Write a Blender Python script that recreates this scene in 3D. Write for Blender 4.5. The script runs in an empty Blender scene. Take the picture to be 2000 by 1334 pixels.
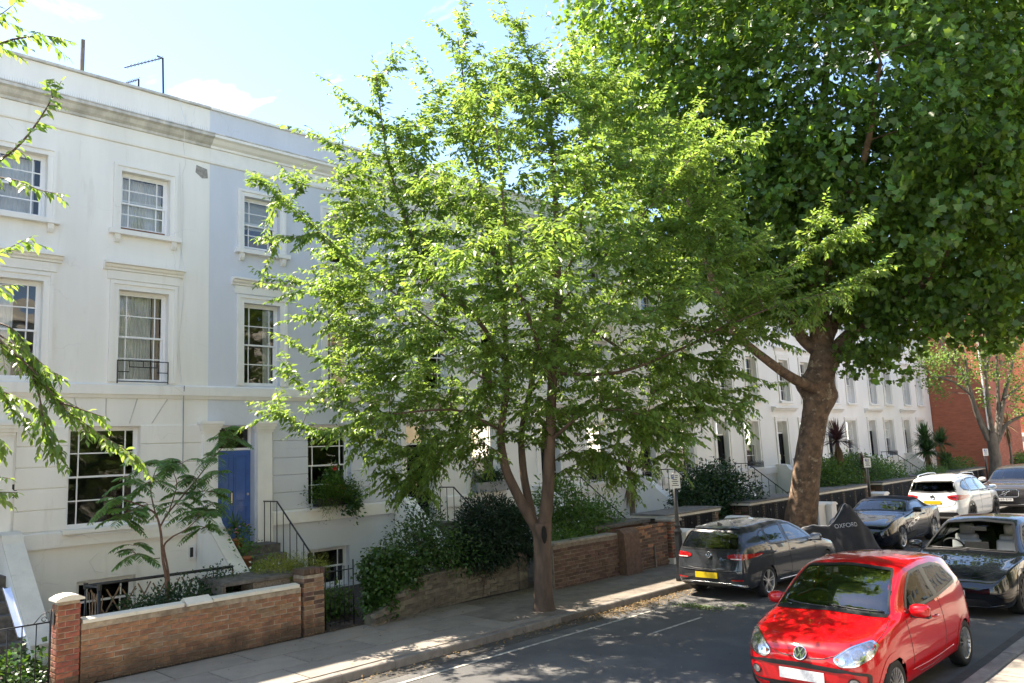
import bpy, bmesh, math, random
import numpy as np
from mathutils import Vector, Matrix
from mathutils.bvhtree import BVHTree
R = math.radians
rng = np.random.default_rng(7)
random.seed(7)
SC = bpy.context.scene
COL = SC.collection

# ---------------------------------------------------------------- camera
CAM = np.array([0.0, 0.0, 3.0])
C_RIGHT = np.array([0.703337, 0.709422, -0.045135])
C_UP = np.array([0.130523, -0.066468, 0.989215])
C_FWD = np.array([-0.698771, 0.701643, 0.139346])
FPX = 1556.0
cd = bpy.data.cameras.new('camera')
cd.sensor_width = 36.0
cd.lens = 36.0 * FPX / 2000.0
cd.clip_start = 0.05
cd.clip_end = 2000
cam = bpy.data.objects.new('camera', cd)
COL.objects.link(cam)
cam.matrix_world = Matrix(((C_RIGHT[0], C_UP[0], -C_FWD[0], CAM[0]),
                           (C_RIGHT[1], C_UP[1], -C_FWD[1], CAM[1]),
                           (C_RIGHT[2], C_UP[2], -C_FWD[2], CAM[2]),
                           (0, 0, 0, 1)))
SC.camera = cam

def at(px, py, depth):
    """point seen at photo pixel (px, py) at this depth in metres"""
    d = C_FWD + C_RIGHT * ((px - 1000) / FPX) - C_UP * ((py - 667) / FPX)
    return CAM + d * depth

def at_x(px, py, x):
    d = C_FWD + C_RIGHT * ((px - 1000) / FPX) - C_UP * ((py - 667) / FPX)
    return CAM + d * (x - CAM[0]) / d[0]

# ---------------------------------------------------------------- sky, sun, exposure
SUN_EL = R(59)
SUN_H = Vector((-0.93, -0.37)).normalized()
to_sun = Vector((SUN_H.x * math.cos(SUN_EL), SUN_H.y * math.cos(SUN_EL), math.sin(SUN_EL)))
world = bpy.data.worlds.new('World')
SC.world = world
world.use_nodes = True
wn = world.node_tree
wn.nodes.clear()
sky = wn.nodes.new('ShaderNodeTexSky')
sky.sky_type = 'NISHITA'
sky.sun_disc = False
sky.sun_elevation = SUN_EL
sky.sun_rotation = math.atan2(SUN_H.x, SUN_H.y)
sky.air_density = 0.9
sky.dust_density = 0.35
sky.ozone_density = 4.0
tc = wn.nodes.new('ShaderNodeTexCoord')
sep = wn.nodes.new('ShaderNodeSeparateXYZ')
wn.links.new(tc.outputs['Generated'], sep.inputs[0])
# clouds lie on a flat layer: direction divided by height
addz = wn.nodes.new('ShaderNodeMath'); addz.operation = 'MAXIMUM'; addz.inputs[1].default_value = 0.06
wn.links.new(sep.outputs['Z'], addz.inputs[0])
dx = wn.nodes.new('ShaderNodeMath'); dx.operation = 'DIVIDE'
dy = wn.nodes.new('ShaderNodeMath'); dy.operation = 'DIVIDE'
wn.links.new(sep.outputs['X'], dx.inputs[0]); wn.links.new(addz.outputs[0], dx.inputs[1])
wn.links.new(sep.outputs['Y'], dy.inputs[0]); wn.links.new(addz.outputs[0], dy.inputs[1])
cmb = wn.nodes.new('ShaderNodeCombineXYZ')
wn.links.new(dx.outputs[0], cmb.inputs[0]); wn.links.new(dy.outputs[0], cmb.inputs[1])
mp = wn.nodes.new('ShaderNodeMapping')
mp.inputs['Rotation'].default_value = (0, 0, R(45))
mp.inputs['Scale'].default_value = (0.9, 1.7, 1.0)
mp.inputs['Location'].default_value = (3.1, 1.7, 0)
wn.links.new(cmb.outputs[0], mp.inputs[0])
nz = wn.nodes.new('ShaderNodeTexNoise')
nz.inputs['Scale'].default_value = 2.1; nz.inputs['Detail'].default_value = 8; nz.inputs['Roughness'].default_value = 0.52
nz.inputs['Distortion'].default_value = 0.35
wn.links.new(mp.outputs[0], nz.inputs['Vector'])
cr = wn.nodes.new('ShaderNodeValToRGB')
cr.color_ramp.elements[0].position = 0.585; cr.color_ramp.elements[0].color = (0, 0, 0, 1)
cr.color_ramp.elements[1].position = 0.70; cr.color_ramp.elements[1].color = (1, 1, 1, 1)
wn.links.new(nz.outputs['Fac'], cr.inputs[0])
mx = wn.nodes.new('ShaderNodeMixRGB')
mx.inputs['Color2'].default_value = (3.7, 3.75, 3.8, 1)
wn.links.new(cr.outputs[0], mx.inputs['Fac'])
wn.links.new(sky.outputs[0], mx.inputs['Color1'])
bg = wn.nodes.new('ShaderNodeBackground')
bg.inputs['Strength'].default_value = 0.11
wn.links.new(mx.outputs[0], bg.inputs['Color'])
wo = wn.nodes.new('ShaderNodeOutputWorld')
wn.links.new(bg.outputs[0], wo.inputs['Surface'])

sl = bpy.data.lights.new('sun', 'SUN')
sl.energy = 4.3
sl.angle = R(0.55)
sl.color = (1.0, 0.95, 0.87)
so = bpy.data.objects.new('sun', sl)
COL.objects.link(so)
so.rotation_euler = to_sun.to_track_quat('Z', 'Y').to_euler()
so.location = (0, 0, 40)
SC.view_settings.view_transform = 'Standard'
SC.view_settings.look = 'None'
SC.view_settings.gamma = 1.0
SC.view_settings.exposure = 2.12
SC.view_settings.use_curve_mapping = False
SC.view_settings.use_white_balance = True       # the photograph is balanced for open shade
SC.view_settings.white_balance_temperature = 7250
SC.view_settings.white_balance_tint = 12
SC.cycles.max_bounces = 8
SC.cycles.transparent_max_bounces = 16
SC.cycles.sample_clamp_indirect = 6.0
try:
    SC.cycles.use_denoising = True
except Exception:
    pass

# ---------------------------------------------------------------- materials
MATS = {}
class NT:
    def __init__(s, m):
        m.use_nodes = True
        s.t = m.node_tree
        s.t.nodes.clear()
        s.out = s.n('ShaderNodeOutputMaterial')
    def n(s, kind, **kw):
        nd = s.t.nodes.new(kind)
        for k, v in kw.items():
            if hasattr(nd, k) and not k[0].isupper(): setattr(nd, k, v)
            else: nd.inputs[k.replace('_', ' ')].default_value = v
        return nd
    def l(s, a, b): s.t.links.new(a, b)

def rgba(c): return (c[0], c[1], c[2], 1.0)

def mat(name, col, rough=0.7, metal=0.0, spec=0.5, var=0.0, vscale=6.0, col2=None, lo=0.35, hi=0.65, bump=0.0, bscale=40.0,
        coat=0.0, stretch=None, dirt=None, dscale=1.5, dlo=0.5, dhi=0.75, island=0.0, detail=6.0, coat_rough=0.03, foot=0.0, crack=0.0):
    """procedural surface: base colour broken up by noise, optional stains with their own shape, fine bump"""
    m = bpy.data.materials.new(name)
    k = NT(m)
    b = k.n('ShaderNodeBsdfPrincipled')
    b.inputs['Roughness'].default_value = rough
    b.inputs['Metallic'].default_value = metal
    b.inputs['Specular IOR Level'].default_value = spec
    if coat: b.inputs['Coat Weight'].default_value = coat; b.inputs['Coat Roughness'].default_value = coat_rough
    k.l(b.outputs[0], k.out.inputs['Surface'])
    tcn = k.n('ShaderNodeTexCoord')
    src = tcn.outputs['Object']
    if stretch:
        mpn = k.n('ShaderNodeMapping'); mpn.inputs['Scale'].default_value = stretch
        k.l(src, mpn.inputs[0]); src = mpn.outputs[0]
    cur = None
    if col2 is None and var: col2 = tuple(max(0, c * (1 - var)) for c in col); col = tuple(min(1, c * (1 + var * 0.5)) for c in col)
    if col2 is not None:
        nn = k.n('ShaderNodeTexNoise'); nn.inputs['Scale'].default_value = vscale; nn.inputs['Detail'].default_value = detail
        nn.inputs['Roughness'].default_value = 0.6
        k.l(src, nn.inputs['Vector'])
        rp = k.n('ShaderNodeValToRGB')
        rp.color_ramp.elements[0].position = lo; rp.color_ramp.elements[0].color = rgba(col)
        rp.color_ramp.elements[1].position = hi; rp.color_ramp.elements[1].color = rgba(col2)
        k.l(nn.outputs['Fac'], rp.inputs[0]); cur = rp.outputs[0]
    if dirt is not None:
        dn = k.n('ShaderNodeTexNoise'); dn.inputs['Scale'].default_value = dscale; dn.inputs['Detail'].default_value = 8
        dn.inputs['Roughness'].default_value = 0.65
        k.l(src, dn.inputs['Vector'])
        dr = k.n('ShaderNodeValToRGB')
        dr.color_ramp.elements[0].position = dlo; dr.color_ramp.elements[0].color = (0, 0, 0, 1)
        dr.color_ramp.elements[1].position = dhi; dr.color_ramp.elements[1].color = (1, 1, 1, 1)
        k.l(dn.outputs['Fac'], dr.inputs[0])
        mm = k.n('ShaderNodeMixRGB')
        k.l(dr.outputs[0], mm.inputs['Fac'])
        if cur is None: mm.inputs['Color1'].default_value = rgba(col)
        else: k.l(cur, mm.inputs['Color1'])
        mm.inputs['Color2'].default_value = rgba(dirt); cur = mm.outputs[0]
    if island:
        gi = k.n('ShaderNodeNewGeometry')
        oi = k.n('ShaderNodeObjectInfo')
        ad = k.n('ShaderNodeMath'); ad.operation = 'ADD'
        k.l(gi.outputs['Random Per Island'], ad.inputs[0]); k.l(oi.outputs['Random'], ad.inputs[1])
        fr = k.n('ShaderNodeMath'); fr.operation = 'FRACT'; k.l(ad.outputs[0], fr.inputs[0])
        mr = k.n('ShaderNodeMapRange'); mr.inputs['To Min'].default_value = 1 - island; mr.inputs['To Max'].default_value = 1 + island
        k.l(fr.outputs[0], mr.inputs[0])
        hs = k.n('ShaderNodeHueSaturation')
        k.l(mr.outputs[0], hs.inputs['Value'])
        mh = k.n('ShaderNodeMapRange'); mh.inputs['To Min'].default_value = 0.5 - island * 0.04; mh.inputs['To Max'].default_value = 0.5 + island * 0.05
        f2 = k.n('ShaderNodeMath'); f2.operation = 'MULTIPLY'; f2.inputs[1].default_value = 7.31
        k.l(fr.outputs[0], f2.inputs[0])
        f3 = k.n('ShaderNodeMath'); f3.operation = 'FRACT'; k.l(f2.outputs[0], f3.inputs[0])
        k.l(f3.outputs[0], mh.inputs[0]); k.l(mh.outputs[0], hs.inputs['Hue'])
        if cur is None: hs.inputs['Color'].default_value = rgba(col)
        else: k.l(cur, hs.inputs['Color'])
        cur = hs.outputs[0]
    if crack and cur is not None:
        # sparse hairline cracks in the render
        wn_ = k.n('ShaderNodeTexNoise'); wn_.inputs['Scale'].default_value = 2.5; wn_.inputs['Detail'].default_value = 5; k.l(tcn.outputs['Object'], wn_.inputs['Vector'])
        wv = k.n('ShaderNodeVectorMath'); wv.operation = 'MULTIPLY_ADD'; wv.inputs[1].default_value = (.5, .5, .5); k.l(wn_.outputs['Color'], wv.inputs[0]); k.l(tcn.outputs['Object'], wv.inputs[2])
        vo = k.n('ShaderNodeTexVoronoi'); vo.feature = 'DISTANCE_TO_EDGE'; vo.inputs['Scale'].default_value = .55; k.l(wv.outputs[0], vo.inputs['Vector'])
        vr = k.n('ShaderNodeMapRange'); vr.inputs['From Min'].default_value = .002; vr.inputs['From Max'].default_value = .006; vr.inputs['To Min'].default_value = crack; vr.inputs['To Max'].default_value = 0; k.l(vo.outputs['Distance'], vr.inputs[0])
        mn_ = k.n('ShaderNodeTexNoise'); mn_.inputs['Scale'].default_value = .8; k.l(tcn.outputs['Object'], mn_.inputs['Vector'])
        mr_ = k.n('ShaderNodeMapRange'); mr_.inputs['From Min'].default_value = .48; mr_.inputs['From Max'].default_value = .6; k.l(mn_.outputs['Fac'], mr_.inputs[0])
        mu = k.n('ShaderNodeMath'); mu.operation = 'MULTIPLY'; k.l(vr.outputs[0], mu.inputs[0]); k.l(mr_.outputs[0], mu.inputs[1])
        cx = k.n('ShaderNodeMixRGB'); k.l(mu.outputs[0], cx.inputs['Fac']); k.l(cur, cx.inputs['Color1']); cx.inputs['Color2'].default_value = (.22, .20, .17, 1); cur = cx.outputs[0]
    if foot and cur is not None:
        # ragged dark algae stain rising from the pavement
        gp = k.n('ShaderNodeNewGeometry'); sp3 = k.n('ShaderNodeSeparateXYZ'); k.l(gp.outputs['Position'], sp3.inputs[0])
        fn = k.n('ShaderNodeTexNoise'); fn.inputs['Scale'].default_value = 3.2; fn.inputs['Detail'].default_value = 7; k.l(gp.outputs['Position'], fn.inputs['Vector'])
        fm = k.n('ShaderNodeMath'); fm.operation = 'MULTIPLY_ADD'; fm.inputs[1].default_value = 0.9; fm.inputs[2].default_value = -0.45; k.l(fn.outputs['Fac'], fm.inputs[0])
        fa = k.n('ShaderNodeMath'); fa.operation = 'SUBTRACT'; k.l(fm.outputs[0], fa.inputs[0]); k.l(sp3.outputs['Z'], fa.inputs[1])
        fr_ = k.n('ShaderNodeMapRange'); fr_.inputs['From Min'].default_value = -foot - .12; fr_.inputs['From Max'].default_value = -foot + .22; fr_.inputs['To Max'].default_value = .82
        k.l(fa.outputs[0], fr_.inputs[0])
        fx = k.n('ShaderNodeMixRGB'); k.l(fr_.outputs[0], fx.inputs['Fac']); k.l(cur, fx.inputs['Color1']); fx.inputs['Color2'].default_value = (.055, .042, .03, 1); cur = fx.outputs[0]
    if cur is None: b.inputs['Base Color'].default_value = rgba(col)
    else: k.l(cur, b.inputs['Base Color'])
    if bump:
        bn = k.n('ShaderNodeTexNoise'); bn.inputs['Scale'].default_value = bscale; bn.inputs['Detail'].default_value = 8
        k.l(src, bn.inputs['Vector'])
        bp = k.n('ShaderNodeBump'); bp.inputs['Strength'].default_value = bump; bp.inputs['Distance'].default_value = 0.02
        k.l(bn.outputs['Fac'], bp.inputs['Height']); k.l(bp.outputs[0], b.inputs['Normal'])
        if coat: k.l(bp.outputs[0], b.inputs['Coat Normal']) if bump < 0 else None
    MATS[name] = m
    return m

def leaf_mat(name, col, trans_col, trans=0.42, rough=0.38, var=0.35, spec=0.5):
    m = bpy.data.materials.new(name)
    k = NT(m)
    b = k.n('ShaderNodeBsdfPrincipled'); b.inputs['Roughness'].default_value = rough; b.inputs['Specular IOR Level'].default_value = spec
    t = k.n('ShaderNodeBsdfTranslucent')
    mxn = k.n('ShaderNodeMixShader'); mxn.inputs[0].default_value = trans
    gi = k.n('ShaderNodeNewGeometry')
    mr = k.n('ShaderNodeMapRange'); mr.inputs['To Min'].default_value = 1 - var; mr.inputs['To Max'].default_value = 1 + var
    k.l(gi.outputs['Random Per Island'], mr.inputs[0])
    f2 = k.n('ShaderNodeMath'); f2.operation = 'MULTIPLY'; f2.inputs[1].default_value = 13.7
    k.l(gi.outputs['Random Per Island'], f2.inputs[0])
    f3 = k.n('ShaderNodeMath'); f3.operation = 'FRACT'; k.l(f2.outputs[0], f3.inputs[0])
    mh = k.n('ShaderNodeMapRange'); mh.inputs['To Min'].default_value = 0.485; mh.inputs['To Max'].default_value = 0.515
    k.l(f3.outputs[0], mh.inputs[0])
    for c, tgt in ((col, b.inputs['Base Color']), (trans_col, t.inputs['Color'])):
        h = k.n('ShaderNodeHueSaturation'); h.inputs['Color'].default_value = rgba(c)
        k.l(mr.outputs[0], h.inputs['Value']); k.l(mh.outputs[0], h.inputs['Hue'])
        k.l(h.outputs[0], tgt)
    k.l(b.outputs[0], mxn.inputs[1]); k.l(t.outputs[0], mxn.inputs[2])
    k.l(mxn.outputs[0], k.out.inputs['Surface'])
    MATS[name] = m
    return m

def glass_mat(name, tint=(0.9, 0.93, 0.92), ior=1.5, rough=0.0, boost=1.0, wob=0.0):
    m = bpy.data.materials.new(name)
    k = NT(m)
    tr = k.n('ShaderNodeBsdfTransparent'); tr.inputs['Color'].default_value = rgba(tint)
    gl = k.n('ShaderNodeBsdfGlossy'); gl.inputs['Roughness'].default_value = rough; gl.inputs['Color'].default_value = (1, 1, 1, 1)
    fr = k.n('ShaderNodeFresnel'); fr.inputs['IOR'].default_value = ior
    if wob:
        tcn = k.n('ShaderNodeTexCoord'); bn = k.n('ShaderNodeTexNoise'); bn.inputs['Scale'].default_value = 1.6; bn.inputs['Detail'].default_value = 1
        k.l(tcn.outputs['Object'], bn.inputs['Vector'])
        bp = k.n('ShaderNodeBump'); bp.inputs['Strength'].default_value = wob; bp.inputs['Distance'].default_value = 0.05
        k.l(bn.outputs['Fac'], bp.inputs['Height']); k.l(bp.outputs[0], gl.inputs['Normal'])
    ml = k.n('ShaderNodeMath'); ml.operation = 'MULTIPLY'; ml.inputs[1].default_value = boost; ml.use_clamp = True
    k.l(fr.outputs[0], ml.inputs[0])
    mxn = k.n('ShaderNodeMixShader')
    k.l(ml.outputs[0], mxn.inputs[0]); k.l(tr.outputs[0], mxn.inputs[1]); k.l(gl.outputs[0], mxn.inputs[2])
    k.l(mxn.outputs[0], k.out.inputs['Surface'])
    MATS[name] = m
    return m

mat('stucco_white', (0.83, 0.795, 0.725), 0.75, var=0.06, vscale=1.4, bump=0.22, bscale=7, dirt=(0.62, 0.57, 0.49), dscale=3.2, dlo=0.58, dhi=0.9, stretch=(1, 1, 0.16), crack=.12)
mat('stucco_pure', (0.84, 0.815, 0.77), 0.7, var=0.04, vscale=1.4, bump=0.08, bscale=9, dirt=(0.62, 0.6, 0.55), dscale=2.5, dlo=0.62, dhi=0.95, stretch=(1, 1, 0.45))
mat('stucco_blue', (0.62, 0.635, 0.675), 0.75, var=0.05, vscale=1.2, bump=0.22, bscale=7, dirt=(0.70, 0.71, 0.73), dscale=2.5, dlo=0.60, dhi=0.9, stretch=(1, 1, .25), crack=.1)
mat('stucco_weathered', (0.42, 0.40, 0.36), 0.85, col2=(0.66, 0.63, 0.57), vscale=3.5, bump=0.3, bscale=25, stretch=(1, 1, 0.3))
mat('trim_white', (0.83, 0.80, 0.75), 0.5, var=0.05, vscale=3, dirt=(0.5, 0.47, 0.42), dscale=5, dlo=0.68, dhi=0.9)
mat('bare_render', (0.33, 0.30, 0.26), 0.9, var=0.3, vscale=20, bump=0.5, bscale=50)
mat('paint_timber', (0.82, 0.81, 0.79), 0.4, var=0.04, vscale=5)
mat('cut_timber', (0.23, 0.10, 0.05), 0.7, var=0.3, vscale=14)
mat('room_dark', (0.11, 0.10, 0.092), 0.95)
mat('curtain', (0.72, 0.71, 0.69), 0.9, var=0.12, vscale=3)
mat('curtain_pink', (0.62, 0.50, 0.44), 0.9, var=0.12, vscale=3)
mat('blind', (0.58, 0.58, 0.55), 0.8, var=0.1, vscale=2, stretch=(1, 1, 12))
mat('door_blue', (0.050, 0.125, 0.36), 0.35, var=0.12, vscale=4, coat=0.2)
mat('door_black', (0.008, 0.009, 0.011), 0.6, spec=.08, var=0.3, vscale=4)
mat('door_grey', (0.16, 0.17, 0.18), 0.4, var=0.2, vscale=4)
mat('brass', (0.75, 0.7, 0.6), 0.3, metal=1.0)
mat('iron_black', (0.012, 0.013, 0.015), 0.4, var=0.4, vscale=20, bump=0.1)
mat('step_stone', (0.15, 0.135, 0.12), 0.9, col2=(0.07, 0.062, 0.055), vscale=9, bump=0.4, bscale=40)
mat('coping_cream', (0.66, 0.62, 0.53), 0.75, var=0.08, vscale=4, dirt=(0.33, 0.29, 0.22), dscale=7, dlo=0.6, dhi=0.85, bump=0.15)
mat('mortar_dark', (0.20, 0.165, 0.13), 0.95, var=0.3, vscale=12, bump=0.5, bscale=60)
mat('mortar', (0.38, 0.315, 0.24), 0.95, var=0.3, vscale=12, bump=0.5, bscale=60, dirt=(0.14, 0.11, 0.08), dscale=2.2, dlo=0.5, dhi=0.7, foot=0.40)
mat('brick_orange', (0.36, 0.165, 0.085), 0.9, col2=(0.235, 0.125, 0.075), vscale=11, bump=0.5, bscale=45, island=0.16, dirt=(0.13, 0.09, 0.06), dscale=13, dlo=0.55, dhi=0.8, foot=0.40)
mat('brick_red', (0.33, 0.105, 0.06), 0.9, col2=(0.20, 0.075, 0.05), vscale=11, bump=0.5, bscale=45, island=0.28, dirt=(0.09, 0.06, 0.05), dscale=13, dlo=0.58, dhi=0.8)
mat('brick_buff', (0.33, 0.205, 0.125), 0.9, col2=(0.22, 0.135, 0.085), vscale=11, bump=0.5, bscale=45, island=0.18, foot=0.40)
mat('brick_dark', (0.15, 0.088, 0.062), 0.92, col2=(0.085, 0.052, 0.04), vscale=10, bump=0.6, bscale=40, island=0.35)
mat('brick_black', (0.045, 0.040, 0.038), 0.92, var=0.4, vscale=10, bump=0.5, bscale=40, island=0.3)
mat('stone_dark', (0.155, 0.135, 0.105), 0.95, col2=(0.09, 0.08, 0.063), vscale=8, bump=0.6, bscale=30, island=0.3, dirt=(0.06, 0.065, 0.04), dscale=6, dlo=0.55, dhi=0.8)
mat('concrete', (0.27, 0.25, 0.22), 0.95, var=0.25, vscale=7, bump=0.3, bscale=60, dirt=(0.12, 0.105, 0.09), dscale=4, dlo=0.5, dhi=0.8)
mat('pebbledash', (0.34, 0.29, 0.235), 0.95, col2=(0.17, 0.14, 0.12), vscale=70, lo=0.42, hi=0.58, bump=1.0, bscale=80)
mat('slate_lid', (0.20, 0.19, 0.18), 0.9, col2=(0.12, 0.115, 0.105), vscale=5, bump=0.3)
mat('lead_grey', (0.3, 0.3, 0.3), 0.7, var=0.2)
mat('asphalt', (0.105, 0.103, 0.10), 0.92, col2=(0.075, 0.074, 0.073), vscale=1.1, lo=.3, hi=.7, bump=0.6, bscale=140, dirt=(0.14, 0.135, 0.125), dscale=0.7, dlo=0.5, dhi=0.68, detail=12.0)
mat('gutter_dirt', (0.085, 0.075, 0.062), 0.95, col2=(0.05, 0.047, 0.043), vscale=6, bump=0.5, bscale=90)
mat('road_paint', (0.46, 0.43, 0.37), 0.85, col2=(0.17, 0.165, 0.155), vscale=11, lo=0.42, hi=0.66)
mat('paving', (0.255, 0.225, 0.19), 0.9, col2=(0.20, 0.176, 0.15), vscale=2.5, bump=0.2, bscale=90, island=0.10, dirt=(0.12, 0.105, 0.09), dscale=2.0, dlo=0.55, dhi=0.85)
mat('paving_bed', (0.11, 0.095, 0.08), 0.95, var=0.2, vscale=8)
mat('paving_dirty', (0.20, 0.17, 0.14), 0.95, col2=(0.135, 0.115, 0.095), vscale=3.5, bump=0.35, bscale=60, dirt=(0.09, 0.078, 0.063), dscale=3, dlo=0.5, dhi=0.75)
mat('kerb_stone', (0.22, 0.20, 0.175), 0.9, col2=(0.14, 0.125, 0.11), vscale=5, bump=0.3, bscale=70, island=0.12)
mat('soil', (0.06, 0.045, 0.035), 0.95, var=0.4, vscale=6, bump=0.6)
mat('bark_cherry', (0.135, 0.092, 0.066), 0.85, col2=(0.065, 0.045, 0.035), vscale=7, bump=1.0, bscale=13, stretch=(1, 1, 0.25))
mat('bark_twig', (0.10, 0.066, 0.048), 0.75, var=0.3, vscale=10)
mat('bark_plane', (0.20, 0.125, 0.078), 0.9, col2=(0.085, 0.056, 0.038), vscale=6, lo=0.38, hi=0.62, bump=1.0, bscale=12, dirt=(0.30, 0.235, 0.16), dscale=4.5, dlo=0.58, dhi=0.64, detail=10)
mat('bark_grey', (0.19, 0.165, 0.135), 0.9, col2=(0.10, 0.085, 0.07), vscale=6, bump=0.7, bscale=18, stretch=(1, 1, 0.4))
mat('bark_sumac', (0.15, 0.085, 0.06), 0.8, var=0.3, vscale=15, bump=0.3)
mat('brick_far_red', (0.44, 0.15, 0.085), 0.9, col2=(0.31, 0.10, 0.06), vscale=2.2, bump=0.3, bscale=14, stretch=(1, 1, 5), dirt=(0.27, 0.085, 0.05), dscale=0.6, dlo=0.5, dhi=0.8)
leaf_mat('leaf_cherry', (0.088, 0.155, 0.040), (0.31, 0.46, 0.07), 0.48, 0.38)
leaf_mat('leaf_cherry_near', (0.072, 0.135, 0.020), (0.33, 0.46, 0.035), 0.48, 0.36)
leaf_mat('leaf_plane', (0.066, 0.136, 0.026), (0.26, 0.42, 0.038), 0.40, 0.42, var=0.5)
leaf_mat('leaf_lime', (0.095, 0.165, 0.038), (0.26, 0.40, 0.07), 0.42, 0.5)
leaf_mat('leaf_sumac', (0.085, 0.185, 0.055), (0.26, 0.44, 0.09), 0.45, 0.45)
leaf_mat('leaf_ivy', (0.035, 0.085, 0.018), (0.10, 0.2, 0.02), 0.25, 0.35, var=0.5)
leaf_mat('leaf_yew', (0.012, 0.036, 0.017), (0.03, 0.07, 0.02), 0.2, 0.5, var=0.5)
leaf_mat('leaf_box', (0.022, 0.058, 0.020), (0.06, 0.13, 0.02), 0.25, 0.35, var=0.5)
leaf_mat('leaf_juniper', (0.17, 0.20, 0.028), (0.3, 0.33, 0.04), 0.3, 0.6, var=0.35)
leaf_mat('leaf_hedge', (0.055, 0.125, 0.022), (0.15, 0.28, 0.03), 0.35, 0.45, var=0.45)
leaf_mat('leaf_cordyline', (0.072, 0.032, 0.036), (0.12, 0.05, 0.045), 0.3, 0.45, var=0.4)
leaf_mat('leaf_dead', (0.17, 0.12, 0.062), (0.15, 0.1, 0.05), 0.2, 0.8, var=0.4)
leaf_mat('leaf_yucca', (0.04, 0.092, 0.03), (0.09, 0.17, 0.04), 0.3, 0.4, var=0.4)
leaf_mat('leaf_litter', (0.22, 0.145, 0.06), (0.2, 0.13, 0.05), 0.2, 0.8, var=0.6)
mat('petal_red', (0.55, 0.02, 0.02), 0.6)
mat('petal_white', (0.8, 0.8, 0.75), 0.6)
mat('petal_pink', (0.7, 0.25, 0.28), 0.6)
mat('terracotta', (0.36, 0.13, 0.06), 0.85, var=0.2)
glass_mat('glass_window', (0.80, 0.83, 0.83), 1.5, boost=1.5, wob=0.16)
glass_mat('glass_car', (0.60, 0.68, 0.66), 1.5, boost=1.9)
glass_mat('glass_screen', (0.55, 0.62, 0.60), 1.5, boost=3.0)
glass_mat('glass_car_dark', (0.30, 0.33, 0.33), 1.45, boost=0.38)
glass_mat('glass_clear', (0.92, 0.94, 0.94), 1.45, boost=1.0)
mat('aluminium', (0.72, 0.74, 0.77), 0.28, metal=1.0, var=0.1)
mat('trellis_wood', (0.24, 0.16, 0.10), 0.9, var=0.3, vscale=20)
mat('plastic_white', (0.75, 0.75, 0.73), 0.45)
mat('plastic_black', (0.014, 0.014, 0.015), 0.5)
mat('print_black', (0.02, 0.02, 0.025), 0.6)
mat('print_blue', (0.02, 0.06, 0.35), 0.6)
mat('sign_white', (0.78, 0.79, 0.80), 0.45)
mat('sunlit_render', (0.80, 0.75, 0.64), 0.8, var=0.1, vscale=1)
mat('yellow_render', (0.66, 0.56, 0.36), 0.8, var=0.1, vscale=1)

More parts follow.
